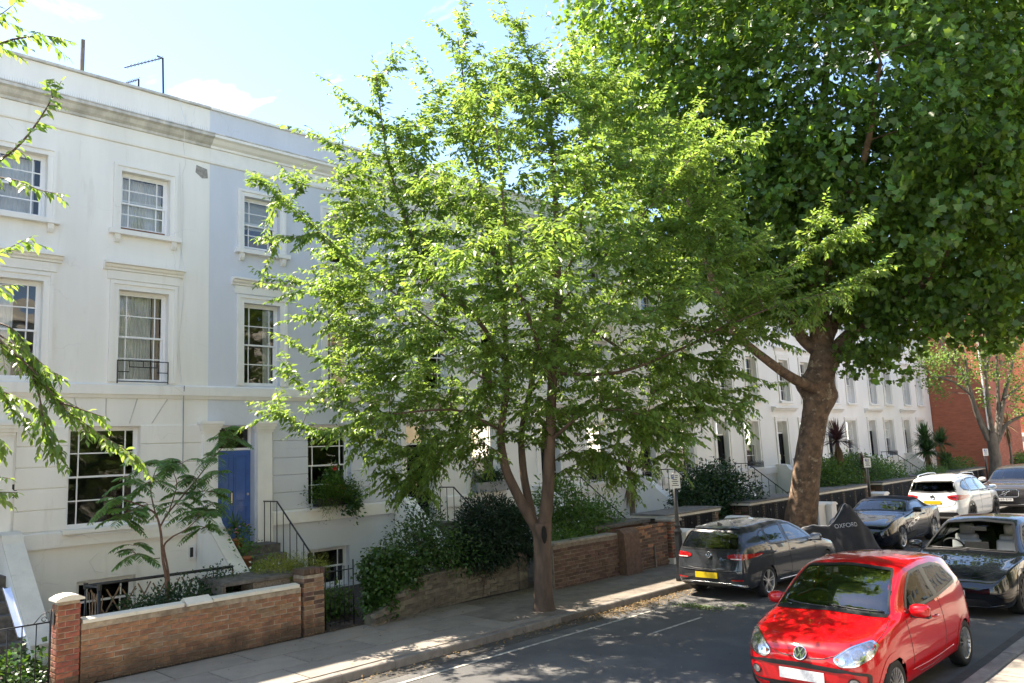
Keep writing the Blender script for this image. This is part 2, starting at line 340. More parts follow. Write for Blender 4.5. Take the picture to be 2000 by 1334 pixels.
# ---------------------------------------------------------------- mesh building
class MB:
    def __init__(s): s.v = []; s.f = []
    def add(s, vs, fs):
        o = len(s.v); s.v.extend([tuple(map(float, p)) for p in vs]); s.f.extend([tuple(i + o for i in f) for f in fs]); return s
    def box(s, x0, x1, y0, y1, z0, z1):
        return s.add([(x0, y0, z0), (x1, y0, z0), (x1, y1, z0), (x0, y1, z0), (x0, y0, z1), (x1, y0, z1), (x1, y1, z1), (x0, y1, z1)],
                     [(0, 3, 2, 1), (4, 5, 6, 7), (0, 1, 5, 4), (1, 2, 6, 5), (2, 3, 7, 6), (3, 0, 4, 7)])
    def quad(s, a, b, c, d): return s.add([a, b, c, d], [(0, 1, 2, 3)])
    def bar(s, a, b, w, h=None, up=(0, 0, 1)):
        """rectangular bar between two points"""
        h = h or w
        a = Vector(a); b = Vector(b); d = (b - a).normalized(); u = Vector(up)
        if abs(d.dot(u)) > 0.98: u = Vector((1, 0, 0))
        r = d.cross(u).normalized() * (w / 2); u = r.cross(d).normalized() * (h / 2)
        vs = [a - r - u, a + r - u, a + r + u, a - r + u, b - r - u, b + r - u, b + r + u, b - r + u]
        return s.add(vs, [(0, 1, 2, 3), (7, 6, 5, 4), (0, 4, 5, 1), (1, 5, 6, 2), (2, 6, 7, 3), (3, 7, 4, 0)])
    def tube(s, pts, r, n=8, cap=True):
        """round tube along a polyline; r is a number or one radius per point"""
        pts = [Vector(p) for p in pts]
        rs = r if hasattr(r, '__len__') else [r] * len(pts)
        rings = []; prev = None
        for i, p in enumerate(pts):
            d = (pts[min(i + 1, len(pts) - 1)] - pts[max(i - 1, 0)])
            if d.length < 1e-9: d = Vector((0, 0, 1))
            d.normalize()
            if prev is None:
                u = Vector((0, 0, 1)) if abs(d.z) < 0.9 else Vector((1, 0, 0))
                a = d.cross(u).normalized()
            else:
                a = prev - d * prev.dot(d)
                a = a.normalized() if a.length > 1e-6 else d.orthogonal().normalized()
            prev = a; b = d.cross(a)
            rings.append([p + (a * math.cos(2 * math.pi * k / n) + b * math.sin(2 * math.pi * k / n)) * rs[i] for k in range(n)])
        vs = [v for rg in rings for v in rg]; fs = []
        for i in range(len(pts) - 1):
            for k in range(n):
                fs.append((i * n + k, i * n + (k + 1) % n, (i + 1) * n + (k + 1) % n, (i + 1) * n + k))
        if cap:
            fs.append(tuple(range(n - 1, -1, -1))); fs.append(tuple((len(pts) - 1) * n + k for k in range(n)))
        return s.add(vs, fs)
    def prism(s, poly, axis, a, b):
        """polygon extruded along an axis: axis 'x' takes (y,z), 'y' takes (x,z), 'z' takes (x,y)"""
        def P(p, t): return (t, p[0], p[1]) if axis == 'x' else ((p[0], t, p[1]) if axis == 'y' else (p[0], p[1], t))
        n = len(poly)
        vs = [P(p, a) for p in poly] + [P(p, b) for p in poly]
        fs = [tuple(range(n)), tuple(range(2 * n - 1, n - 1, -1))] + [(i, i + n, (i + 1) % n + n, (i + 1) % n) for i in range(n)]
        return s.add(vs, fs)
    def lathe(s, prof, n=20, c=(0, 0, 0), axis='z'):
        vs = []; fs = []
        for (r, h) in prof:
            for k in range(n):
                t = 2 * math.pi * k / n; x, y = r * math.cos(t), r * math.sin(t)
                p = (x, y, h) if axis == 'z' else ((h, x, y) if axis == 'x' else (x, h, y))
                vs.append((p[0] + c[0], p[1] + c[1], p[2] + c[2]))
        for i in range(len(prof) - 1):
            for k in range(n): fs.append((i * n + k, i * n + (k + 1) % n, (i + 1) * n + (k + 1) % n, (i + 1) * n + k))
        return s.add(vs, fs)
    def mesh(s, name, m, smooth=False):
        me = bpy.data.meshes.new(name)
        me.from_pydata(s.v, [], s.f)
        bm = bmesh.new(); bm.from_mesh(me); bmesh.ops.recalc_face_normals(bm, faces=bm.faces); bm.to_mesh(me); bm.free()
        if m: me.materials.append(MATS[m] if isinstance(m, str) else m)
        if smooth:
            me.polygons.foreach_set('use_smooth', [True] * len(me.polygons))
        me.update()
        return me
    def build(s, name, m, parent=None, smooth=False, loc=None):
        return link(name, s.mesh(name, m, smooth), parent, loc)

def link(name, me, parent=None, loc=None, rot=None):
    o = bpy.data.objects.new(name, me); COL.objects.link(o)
    if parent is not None: o.parent = parent
    if loc is not None: o.location = loc
    if rot is not None: o.rotation_euler = rot
    return o

def tag(o, label, cat, group=None):
    o['label'] = label; o['category'] = cat
    if group: o['group'] = group
    return o

def empty(name, loc, label=None, cat=None, group=None, rz=0.0):
    o = bpy.data.objects.new(name, None); COL.objects.link(o); o.location = loc; o.rotation_euler = (0, 0, rz)
    o.empty_display_size = 0.1
    if label: tag(o, label, cat, group)
    return o

def structure(o):
    o['kind'] = 'structure'; return o

def stuff(o):
    o['kind'] = 'stuff'; return o

def copy_tree(o, parent=None):
    c = o.copy(); COL.objects.link(c)
    c.parent = parent
    for ch in o.children: copy_tree(ch, c)
    return c

def smooth_by_angle(me, deg=35):
    me.polygons.foreach_set('use_smooth', [True] * len(me.polygons))
    bm = bmesh.new(); bm.from_mesh(me)
    for e in bm.edges:
        if len(e.link_faces) == 2: e.smooth = e.calc_face_angle(0) < R(deg)
    bm.to_mesh(me); bm.free()

def text_mesh(name, s, size, m, parent, mw, depth=0.001, width=None):
    cu = bpy.data.curves.new(name, 'FONT'); cu.body = s; cu.size = size; cu.extrude = depth; cu.align_x = 'CENTER'; cu.align_y = 'CENTER'
    o = bpy.data.objects.new(name, cu); COL.objects.link(o)
    dg = bpy.context.evaluated_depsgraph_get(); dg.update()
    me = bpy.data.meshes.new_from_object(o.evaluated_get(dg))
    bpy.data.objects.remove(o); bpy.data.curves.remove(cu)
    me.name = name
    if width and len(me.vertices):
        w = max(v.co.x for v in me.vertices) - min(v.co.x for v in me.vertices)
        me.transform(Matrix.Diagonal((width / w, 1, 1, 1)))
    me.transform(mw)
    me.materials.clear(); me.materials.append(MATS[m])
    return link(name, me, parent)
# ---------------------------------------------------------------- ground, road, pavements
FX = -16.5            # facade line of the terrace
KX = -9.85            # kerb face, house side
KR = -3.34            # kerb face, near side
PZ = 0.12
def sheet(name, x0, x1, y0, y1, z, m, nx=1, ny=1, amp=0.0):
    mb = MB()
    xs = np.linspace(x0, x1, nx + 1); ys = np.linspace(y0, y1, ny + 1)
    vs = [(x, y, z + (amp * (math.sin(x * 1.7 + y * 0.6) + math.sin(y * 1.1 - x * 0.8)) if amp else 0)) for y in ys for x in xs]
    fs = [(j * (nx + 1) + i, j * (nx + 1) + i + 1, (j + 1) * (nx + 1) + i + 1, (j + 1) * (nx + 1) + i) for j in range(ny) for i in range(nx)]
    return mb.add(vs, fs).build(name, m, smooth=True)

structure(sheet('ground', -400, 400, -400, 400, -0.03, 'soil'))
road = structure(sheet('road', KX - 0.02, KR + 0.02, -40, 160, 0.0, 'asphalt'))
gut = sheet('gutter', KX, KX + 0.38, -20, 90, 0.004, 'gutter_dirt'); gut.parent = road
gut2 = sheet('gutter', KR - 0.25, KR, -20, 90, 0.004, 'gutter_dirt'); gut2.parent = road
# painted bay line, then a short broken line nearer the middle
mk = MB()
mk.quad((-9.23, 2.0, .008), (-9.16, 2.0, .008), (-9.10, 12.6, .008), (-9.17, 12.6, .008))
mk.build('bay_line', 'road_paint', road)
MB().quad((-8.10, 11.0, .008), (-8.04, 11.0, .008), (-8.04, 12.5, .008), (-8.10, 12.5, .008)).build('bay_dash', 'road_paint', road)

def kerb(name, x0, x1, y0, y1, step):
    root = structure(MB().box(x0, x1, y0, y1, -0.02, 0.105).build(name, 'paving_bed'))
    rr = random.Random(3)
    mbk = MB(); w = x1 - x0
    # one kerb stone with a worn, rounded edge on both arrises
    prof = [(0, 0), (w, 0), (w, .100), (w - .012, .118), (w - .03, .125), (.03, .125), (.012, .118), (0, .100)]
    mbk.prism(prof, 'y', 0.004, step - 0.004)
    me = mbk.mesh('kerb_stone', 'kerb_stone')
    n = int((y1 - y0) / step)
    for i in range(n):
        o = link('kerb_stone', me, root, (x0 + rr.uniform(-.004, .004) + (0.004 if 0 else 0), y0 + i * step, rr.uniform(-.003, .003) + 0.002))
    return root
kerb('kerb_left', KX - 0.16, KX + 0.003, 0.0, 60.0, 0.9)
kerb('kerb_right', KR - 0.003, KR + 0.20, 5.0, 32.0, 0.9)
pav = structure(sheet('pavement', -16.6, KX - 0.155, -10, 75, 0.095, 'paving_bed'))
# flagstones: each a slab of its own as far as joints show
rr = random.Random(11)
me_slabs = []
for v in range(3):
    b = MB(); L, Wd = (1.18, 0.78)
    b.add([(0.006, 0.006, 0), (Wd - .006, 0.006, 0), (Wd - .006, L - .006, 0), (0.006, L - .006, 0),
           (0.011, 0.011, .028), (Wd - .011, 0.011, .028 + rr.uniform(-.002, .002)), (Wd - .011, L - .011, .028), (0.011, L - .011, .028 + rr.uniform(-.002, .002))],
          [(4, 5, 6, 7), (0, 1, 5, 4), (1, 2, 6, 5), (2, 3, 7, 6), (3, 0, 4, 7)])
    me_slabs.append(b.mesh('paving_slab', 'paving'))
for r_ in range(3):
    x = -12.36 + r_ * 0.78
    yy = 1.2 + (0.45 * (r_ % 2))
    while yy < 9.6:
        link('paving_slab', me_slabs[rr.randrange(3)], pav, (x, yy, 0.0975 + rr.uniform(-.001, .0015)))
        yy += 1.18
mb = MB()
ny = 60
vs = []; fs = []
ys = np.linspace(9.9, 70, 121); xs = np.linspace(-12.4, KX - 0.158, 9)
for j, y in enumerate(ys):
    for i, x in enumerate(xs):
        hump = 0.05 * math.exp(-((x + 10.5) ** 2 + (y - 11.2) ** 2) / 0.9) * min(1.0, max(0.0, (-10.01 - x) / .5))
        vs.append((x, y, 0.118 + hump + 0.004 * math.sin(3 * x + 2 * y)))
nxx = len(xs)
fs = [(j * nxx + i, j * nxx + i + 1, (j + 1) * nxx + i + 1, (j + 1) * nxx + i) for j in range(len(ys) - 1) for i in range(nxx - 1)]
mb.add(vs, fs).build('tarmac_footway', 'paving_dirty', pav, smooth=True)
gard = sheet('garden_soil', -16.5, -12.45, -6, 60, 0.112, 'soil'); structure(gard)
# pavement on the near side
pr = structure(sheet('near_pavement', KR + 0.19, 6.2, -30, 75, 0.095, 'paving'))
for r_ in range(3):
    x = KR + 0.22 + r_ * 0.80
    yy = 4.0 + 0.5 * (r_ % 2)
    while yy < 24:
        link('paving_slab', me_slabs[rr.randrange(3)], pr, (x, yy, 0.0975)); yy += 1.18

# ---------------------------------------------------------------- terrace
def rects_wall(mb, y0, y1, z0, z1, ops, x=0.0, t=0.32):
    ys = sorted({y0, y1} | {o[0] for o in ops} | {o[1] for o in ops}); zs = sorted({z0, z1} | {o[2] for o in ops} | {o[3] for o in ops})
    ys = [v for v in ys if y0 <= v <= y1]; zs = [v for v in zs if z0 <= v <= z1]
    for a, b in zip(ys[:-1], ys[1:]):
        for c, d in zip(zs[:-1], zs[1:]):
            my, mz = (a + b) / 2, (c + d) / 2
            if any(o[0] < my < o[1] and o[2] < mz < o[3] for o in ops): continue
            mb.quad((x, a, c), (x, b, c), (x, b, d), (x, a, d))
    for o in ops:
        a, b, c, d = o[:4]
        mb.quad((x, a, c), (x - t, a, c), (x - t, a, d), (x, a, d))
        mb.quad((x, b, c), (x, b, d), (x - t, b, d), (x - t, b, c))
        mb.quad((x, a, c), (x, b, c), (x - t, b, c), (x - t, a, c))
        mb.quad((x, a, d), (x - t, a, d), (x - t, b, d), (x, b, d))
    return mb

def frame_ring(mb, x0, x1, a, b, c, d, w):
    mb.box(x0, x1, a, a + w, c, d); mb.box(x0, x1, b - w, b, c, d)
    mb.box(x0, x1, a + w, b - w, c, c + w); mb.box(x0, x1, a + w, b - w, d - w, d)

def curtain(parent, a, b, c, d, x, m, name='curtain', folds=14, amp=0.02):
    mb = MB(); n = folds * 4
    pts = [(x + amp * math.sin(i / n * folds * 2 * math.pi) * (0.7 + 0.3 * math.sin(i * 1.3)), a + (b - a) * i / n) for i in range(n + 1)]
    vs = [(p[0], p[1], z) for z in (c, d) for p in pts]
    fs = [(i, i + 1, n + 1 + i + 1, n + 1 + i) for i in range(n)]
    return mb.add(vs, fs).build(name, m, parent, smooth=True)

def window(parent, a, b, c, d, detail=2, margin=0.16, rows=4, wide=1, blind=None, drape=None, open_=0.0, rec=0.13):
    """sash window in opening a..b, c..d: outer frame, two sashes, glazing bars, panes"""
    f = MB(); frame_ring(f, -rec - 0.09, -rec + 0.0, a, b, c, d, 0.045)
    win = f.build('window', 'paint_timber', parent)
    a2, b2, c2, d2 = a + .045, b - .045, c + .045, d - .045
    mid = (c2 + d2) / 2
    bars = MB()
    sashes = ((c2 + open_, mid + 0.018 + open_, -rec - 0.075, -rec - 0.045), (mid - 0.018, d2, -rec - 0.042, -rec - 0.012))
    for (z0, z1, x0, x1) in sashes:
        frame_ring(bars, x0, x1, a2, b2, z0, z1, 0.036)
        W = b2 - a2 - 0.072; mg = margin * W
        cols = [a2 + .036, a2 + .036 + mg] + [a2 + .036 + mg + (W - 2 * mg) * k / wide for k in range(1, wide + 1)] + [b2 - .036]
        nr = rows // 2
        zz = [z0 + .036 + (z1 - z0 - .072) * k / nr for k in range(nr + 1)]
        t = 0.011
        for yv in cols[1:-1]: bars.box(x0 + .004, x1 - .002, yv - t, yv + t, z0 + .036, z1 - .036)
        for zv in zz[1:-1]: bars.box(x0 + .005, x1 - .003, a2 + .036, b2 - .036, zv - t, zv + t)
        xm = (x0 + x1) / 2
        if detail == 2:
            for i in range(len(cols) - 1):
                for j in range(nr):
                    MB().quad((xm, cols[i], zz[j]), (xm, cols[i + 1], zz[j]), (xm, cols[i + 1], zz[j + 1]), (xm, cols[i], zz[j + 1])).build('pane', 'glass_window', win)
        else:
            MB().quad((xm, a2, z0), (xm, b2, z0), (xm, b2, z1), (xm, a2, z1)).build('pane', 'glass_window', win)
    bars.build('glazing_bars', 'paint_timber', win)
    if blind: MB().box(-rec - .19, -rec - .17, a2, b2, d2 - (d2 - c2) * blind, d2).build('blind', 'blind', win)
    if drape:
        for (u0, u1, m, fo) in drape:
            curtain(win, a2 + (b2 - a2) * u0, a2 + (b2 - a2) * u1, c2, d2, -rec - .2, m, folds=fo)
    return win

def architrave(parent, a, b, c, d, w=0.15, m='trim_white', foot=True):
    s = MB()
    for (wi, wo, p) in ((0.0, w * 0.62, 0.028), (w * 0.62, w, 0.052)):
        s.box(0.002, p, a - wo, a - wi, c, d + wo); s.box(0.002, p, b + wi, b + wo, c, d + wo)
        s.box(0.002, p - .001, a - wi, b + wi, d + wi, d + wo)
    return s.build('window_surround', m, parent)

def ledge(parent, name, a, b, z, m, scale=1.0, ret=True):
    """moulded hood or sill projecting from the wall"""
    k = scale
    prof = [(0.002, z), (.05 * k, z), (.06 * k, z + .035 * k), (.10 * k, z + .06 * k), (.12 * k, z + .10 * k), (.17 * k, z + .115 * k), (.17 * k, z + .155 * k), (0.002, z + .185 * k)]
    s = MB(); s.prism(prof, 'y', a, b)
    return s.build(name, m, parent)

def panel_door(parent, a, b, c, d, x, m):
    s = MB(); s.box(x - .045, x, a, b, c, d)
    dr = s.build('door', m, parent)
    p = MB(); w = b - a; h = d - c
    for (u0, u1) in ((.10, .45), (.55, .90)):
        for (v0, v1) in ((.08, .40), (.46, .95)):
            A, B, Z0, Z1 = a + w * u0, a + w * u1, c + h * v0, c + h * v1
            frame_ring(p, x + .001, x + .016, A, B, Z0, Z1, .022)
            p.box(x + .001, x + .008, A + .05, B - .05, Z0 + .05, Z1 - .05)
    p.build('door_panels', m, dr)
    MB().box(x + .002, x + .012, (a + b) / 2 - .028, (a + b) / 2 + .028, c + h * .42, c + h * .56).build('letter_plate', 'plastic_black', dr)
    MB().box(x + .0125, x + .022, (a + b) / 2 - .017, (a + b) / 2 + .017, c + h * .435, c + h * .545).build('letter_flap', 'brass', dr)
    MB().lathe([(0, .04), (.025, .035), (.03, .015), (.012, .008), (.012, 0)], 10, (x + .002, b - .07, c + h * .52), 'x').build('door_knob', 'brass', dr)
    return dr

def stoop(parent, a, b, zt, m_par, left=True, right=False, rail=True, n=7, x0=0.30, land=0.45, curve=True):
    """flight of steps from a landing at the door down to the garden path"""
    rise = (zt - 0.12) / n; tread = 0.27
    MB().box(-.30, x0 + land, a, b, 0.115, zt).build('landing', 'step_stone', parent)
    for i in range(1, n):
        xx = x0 + land + (i - 1) * tread
        MB().box(xx, xx + tread, a + .001 * i, b - .001 * i, 0.115, zt - i * rise).build('step', 'step_stone', parent)
    xe = x0 + land + (n - 1) * tread
    for side, yes in ((a, left), (b, right)):
        if not yes: continue
        y0, y1 = (side - .26, side - .002) if side == a else (side + .002, side + .26)
        prof = [(0.004, 0.116), (xe + .05, 0.116), (xe + .05, .42), (x0 + land * 0.6, zt + .46), (x0 + .18, zt + .60), (x0 - .05, zt + .64), (0.004, zt + .64)]
        MB().prism(prof, 'y', y0, y1).build('stair_parapet', m_par, parent)
        cap = MB()
        tp = [(xe + .05, .42), (x0 + land * 0.6, zt + .46), (x0 + .18, zt + .60), (x0 - .05, zt + .64), (0.004, zt + .64)]
        cap.prism([(p[0] + (.03 if i == 0 else 0), p[1] + .003) for i, p in enumerate(tp)] + [(p[0] + (.03 if i == 0 else .01), p[1] + .05) for i, p in reversed(list(enumerate(tp)))], 'y', y0 - .03, y1 + .03)
        cap.build('parapet_cap', 'coping_cream' if m_par == 'stucco_white' else 'stucco_pure', parent)
    if rail:
        r = MB(); yb = b - .05
        top = [(0.12, yb, zt + .86), (x0 + land - .05, yb, zt + .86), (xe, yb, .12 + .86)]
        r.tube(top, .018, 6)
        for k in range(9):
            t = k / 8; X = 0.15 + (xe - .05 - .15) * t
            zt_ = zt + .86 if X < x0 + land - .05 else zt + .86 + (.98 - zt - .86) * (X - x0 - land + .05) / (xe - x0 - land + .05)
            zb = zt if X < x0 + land else zt - rise * (int((X - x0 - land) / tread) + 1)
            r.tube([(X, yb, max(zb, .12)), (X, yb, zt_)], .010, 5)
        r.build('railing', 'iron_black', parent, smooth=True)

def house(y0, kind, label, W=5.0, group='terrace houses'):
    root = empty('terrace_house', (FX, y0, 0), label, 'house', group)
    wallm = {'cream': 'stucco_white', 'blue': 'stucco_blue', 'white': 'stucco_pure'}[kind]
    trim = 'trim_white' if kind != 'cream' else 'stucco_white'
    det = 1 if kind == 'white' else 2
    Z = dict(base=0.0, band0=1.68, band1=1.98, g1=3.88, str0=4.46, str1=4.70, f0=4.75, f1=6.60, s0=7.82, s1=9.07, fr=9.66, c0=9.98, c1=10.34, par=10.90)
    dz = 1.36
    if kind == 'cream':
        A = (0.84, 1.82); B = (3.16, 4.14); G = (2.33, 3.63); D = (0.16, 1.06); base = (2.55, 3.6, .22, 1.02)
    else:
        A = (0.80, 1.68); B = (2.92, 3.76); G = (2.36, 3.52); D = (0.19, 1.06); base = (2.35, 3.45, .16, 1.04)
    ops = [(A[0], A[1], Z['f0'], Z['f1']), (B[0], B[1], Z['f0'], Z['f1']), (A[0], A[1], Z['s0'], Z['s1']), (B[0], B[1], Z['s0'], Z['s1']),
           (G[0], G[1], Z['band1'], Z['g1']), (D[0], D[1], dz, Z['g1']), base]
    mb = MB(); rects_wall(mb, 0, W, 0, Z['par'], ops)
    wall = mb.build('wall', wallm, root)
    # end and back walls, roof slab, dark rooms
    s = MB()
    s.box(-8.5, -.33, 0.002, .2, 0, Z['par'] - .01); s.box(-8.5, -.33, W - .2, W - .002, 0, Z['par'] - .01); s.box(-8.7, -8.5, 0.002, W - .002, 0, 10.4)
    s.box(-.33, -.01, 0.002, W - .002, Z['par'] - .02, Z['par'] - .004)
    s.build('side_walls', wallm, root)
    MB().box(-8.5, -.25, .2, W - .2, 10.15, 10.3).build('roof', 'lead_grey', root)
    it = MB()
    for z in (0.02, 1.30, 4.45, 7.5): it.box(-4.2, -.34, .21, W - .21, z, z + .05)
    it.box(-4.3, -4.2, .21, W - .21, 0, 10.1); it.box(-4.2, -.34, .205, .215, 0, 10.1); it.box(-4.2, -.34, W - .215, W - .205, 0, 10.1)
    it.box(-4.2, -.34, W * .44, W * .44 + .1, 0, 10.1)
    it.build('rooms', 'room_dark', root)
    # parapet coping, cornice, frieze
    cp = MB(); cp.prism([(-.36, 10.905), (.06, 10.905), (.06, 10.955), (-.15, 10.985), (-.36, 10.955)], 'y', 0.003, W - .003)
    cp.build('coping', 'stucco_weathered' if kind == 'cream' else 'trim_white', root)
    cn = MB(); cn.prism([(.002, 10.0), (.05, 10.0), (.06, 10.05), (.13, 10.09), (.19, 10.16), (.27, 10.185), (.27, 10.245), (.002, 10.30)], 'y', 0.001, W - .001)
    cn.build('cornice', 'stucco_weathered' if kind == 'cream' else trim, root)
    MB().prism([(.27, 10.247), (.285, 10.25), (.28, 10.275), (.002, 10.335), (.002, 10.305)], 'y', 0.002, W - .002).build('cornice_top', 'stucco_weathered', root)
    fz = MB(); fz.box(.002, .014, .001, W - .001, 9.70, 9.998); fz.prism([(.002, 9.64), (.035, 9.655), (.045, 9.70), (.002, 9.70)], 'y', .001, W - .001)
    fz.build('frieze', trim, root)
    # plinth band
    bd = MB(); bd.box(.002, .07, D[1] + .40, W - .001, Z['band0'], Z['band1'] - .04); bd.prism([(.002, Z['band1'] - .04), (.07, Z['band1'] - .04), (.002, Z['band1'])], 'y', D[1] + .40, W - .001)
    bd.build('sill_band', trim, root)
    if kind != 'white':
        st_ = MB(); st_.box(.002, .075, .001, W - .001, Z['str0'] + .04, Z['str1'] - .02)
        st_.prism([(.002, Z['str0'] - .03), (.03, Z['str0'] - .03), (.05, Z['str0'] + .04), (.002, Z['str0'] + .04)], 'y', .001, W - .001)
        st_.prism([(.002, Z['str1'] - .02), (.075, Z['str1'] - .02), (.002, Z['str1'] + .02)], 'y', .001, W - .001)
        st_.build('string_course', trim, root)
    # channelled stucco courses on the ground floor
    zs = np.linspace(Z['band1'] + .0, 3.90, 6) if kind != 'white' else []
    for c0, c1 in zip(zs[:-1], zs[1:]):
        segs = [(D[1] + .42, G[0]), (G[1], W)]
        for (p, q) in segs:
            if q - p > .1:
                MB().prism([(p + .0, .002), (q - .0, .002), (q - .0, .022), (p + .0, .022)] and [(.002, c0 + .006), (.014, c0 + .010), (.024, c0 + .022), (.024, c1 - .016), (.014, c1 - .005), (.002, c1 - .002)], 'y', p + .002, q - .002).build('stucco_course', wallm, root)
    if kind == 'cream':
        for yk, sl in ((2.05, -.28), (2.55, -.14), (2.98, 0), (3.42, .14), (3.85, .3)):
            MB().add([(.003, yk - .012 + sl * 0, 3.93), (.003, yk + .012, 3.93), (.003, yk + .012 + sl, 4.42), (.003, yk - .012 + sl, 4.42),
                      (.012, yk - .005, 3.93), (.012, yk + .005, 3.93), (.012, yk + .005 + sl, 4.42), (.012, yk - .005 + sl, 4.42)],
                     [(4, 5, 6, 7), (0, 4, 7, 3), (1, 2, 6, 5)]).build('voussoir_joint', 'stucco_weathered', root)
    # windows
    if kind == 'cream':
        window(root, *A, Z['f0'], Z['f1'], 2, wide=1, drape=[(0, .6, 'curtain', 8)], rec=.14)
        w = window(root, *B, Z['f0'], Z['f1'], 2, drape=[(0, .80, 'curtain', 12), (.82, 1, 'curtain_pink', 4)], rec=.14)
        window(root, *A, Z['s0'], Z['s1'], 2, drape=[(.2, .9, 'curtain', 9)], open_=.02, rec=.14)
        w2 = window(root, *B, Z['s0'], Z['s1'], 2, drape=[(0, 1, 'curtain', 14)], open_=.06, rec=.14)
        MB().box(-.19, -.12, B[0] + .05, B[1] - .05, Z['s0'] + .03, Z['s0'] + .10).build('timber_board', 'cut_timber', w2)
        window(root, *G, Z['band1'], Z['g1'], 2, margin=.13, rows=6 if False else 4, wide=1, rec=.14)
    elif kind == 'blue':
        window(root, *A, Z['f0'], Z['f1'], 2, drape=[(.72, .98, 'curtain', 4)])
        window(root, *B, Z['f0'], Z['f1'], 2, drape=[(.74, .98, 'curtain', 4)])
        window(root, *A, Z['s0'], Z['s1'], 2, blind=.55, open_=.05)
        window(root, *B, Z['s0'], Z['s1'], 2, blind=.6)
        window(root, *G, Z['band1'], Z['g1'], 2, margin=.13)
    else:
        for (p, zz0, zz1, dr_) in ((A, 'f0', 'f1', [(.0, .3, 'curtain', 4)]), (B, 'f0', 'f1', None), (A, 's0', 's1', None), (B, 's0', 's1', [(.6, 1, 'curtain', 4)])):
            window(root, *p, Z[zz0], Z[zz1], 1, drape=dr_, rec=.16)
        window(root, *G, Z['band1'], Z['g1'], 1, margin=.16, drape=[(0, .75, 'curtain', 6)], rec=.16)
    window(root, *base[:2], base[2], base[3], 1, margin=.5 if False else .16, rows=2)
    for p in (A, B):
        architrave(root, *p, Z['f0'], Z['f1'], .17, trim); architrave(root, *p, Z['s0'], Z['s1'], .15, trim)
        ledge(root, 'window_hood', p[0] - .30, p[1] + .30, 6.98, trim)
        MB().box(.002, .03, p[0] - .22, p[1] + .22, 6.80, 6.975).build('hood_frieze', trim, root)
        sl_ = MB(); sl_.box(.002, .13, p[0] - .22, p[1] + .22, 7.72, 7.815)
        sl_.prism([(.002, 7.56), (.05, 7.56), (.09, 7.62), (.10, 7.718), (.002, 7.718)], 'y', p[0] - .12, p[0] - .02)
        sl_.prism([(.002, 7.56), (.05, 7.56), (.09, 7.62), (.10, 7.718), (.002, 7.718)], 'y', p[1] + .02, p[1] + .12)
        sl_.build('window_sill', trim, root)
        if kind == 'white':
            MB().box(.002, .14, p[0] - .2, p[1] + .2, 4.66, 4.745).build('window_sill', trim, root)
    MB().box(.002, .15, G[0] - .08, G[1] + .08, Z['band1'] - .075, Z['band1'] - .003).build('window_sill', trim, root)
    if kind == 'white':
        architrave(root, *G, Z['band1'], Z['g1'], .16, trim)
        architrave(root, D[0], D[1], dz, Z['g1'], .18, trim)
        ledge(root, 'door_hood', D[0] - .35, A[1] + .30, 4.28, trim, 1.3)
        gd = MB()
        for k in range(13):
            yk = G[0] + .02 + (G[1] - G[0] - .04) * k / 12
            gd.tube([(.12, yk, 2.0), (.12, yk, 2.22 + .05 * (k % 2))], .010, 5)
            if k < 12: gd.tube([(.12, yk + .045 + .035 * math.cos(t), 2.11 + .05 * math.sin(t)) for t in np.linspace(0, 6.28, 9)], .008, 4)
        gd.tube([(.12, G[0], 2.02), (.12, G[1], 2.02)], .012, 5); gd.tube([(.12, G[0], 2.2), (.12, G[1], 2.2)], .012, 5)
        gd.build('window_guard', 'iron_black', root)
    # door case
    dm = {'cream': 'door_grey', 'blue': 'door_blue', 'white': 'door_black'}[kind]
    xr = -.20
    panel_door(root, D[0], D[1], dz, 3.34, xr, dm)
    fl = MB(); frame_ring(fl, xr - .05, xr + .012, D[0], D[1], 3.345, Z['g1'], .05)
    fo = fl.build('fanlight', 'paint_timber', root)
    MB().quad((xr - .02, D[0], 3.345), (xr - .02, D[1], 3.345), (xr - .02, D[1], Z['g1']), (xr - .02, D[0], Z['g1'])).build('pane', 'glass_window', fo)
    for (p, q) in ((D[0] - .32, D[0] - .012), (D[1] + .012, D[1] + .36)):
        if kind == 'white': break
        if p < 0: p = max(p, -.16)
        pl = MB(); pl.box(.002, .12, p, q, 1.36, 3.72)
        for (z, e) in ((3.72, .02), (3.78, .045), (3.84, .07), (3.90, .095)): pl.box(.003, .12 + e, p - e, q + e, z, z + .059)
        pl.build('pilaster', trim, root)
    return root, dict(A=A, B=B, G=G, D=D, W=W, dz=dz)

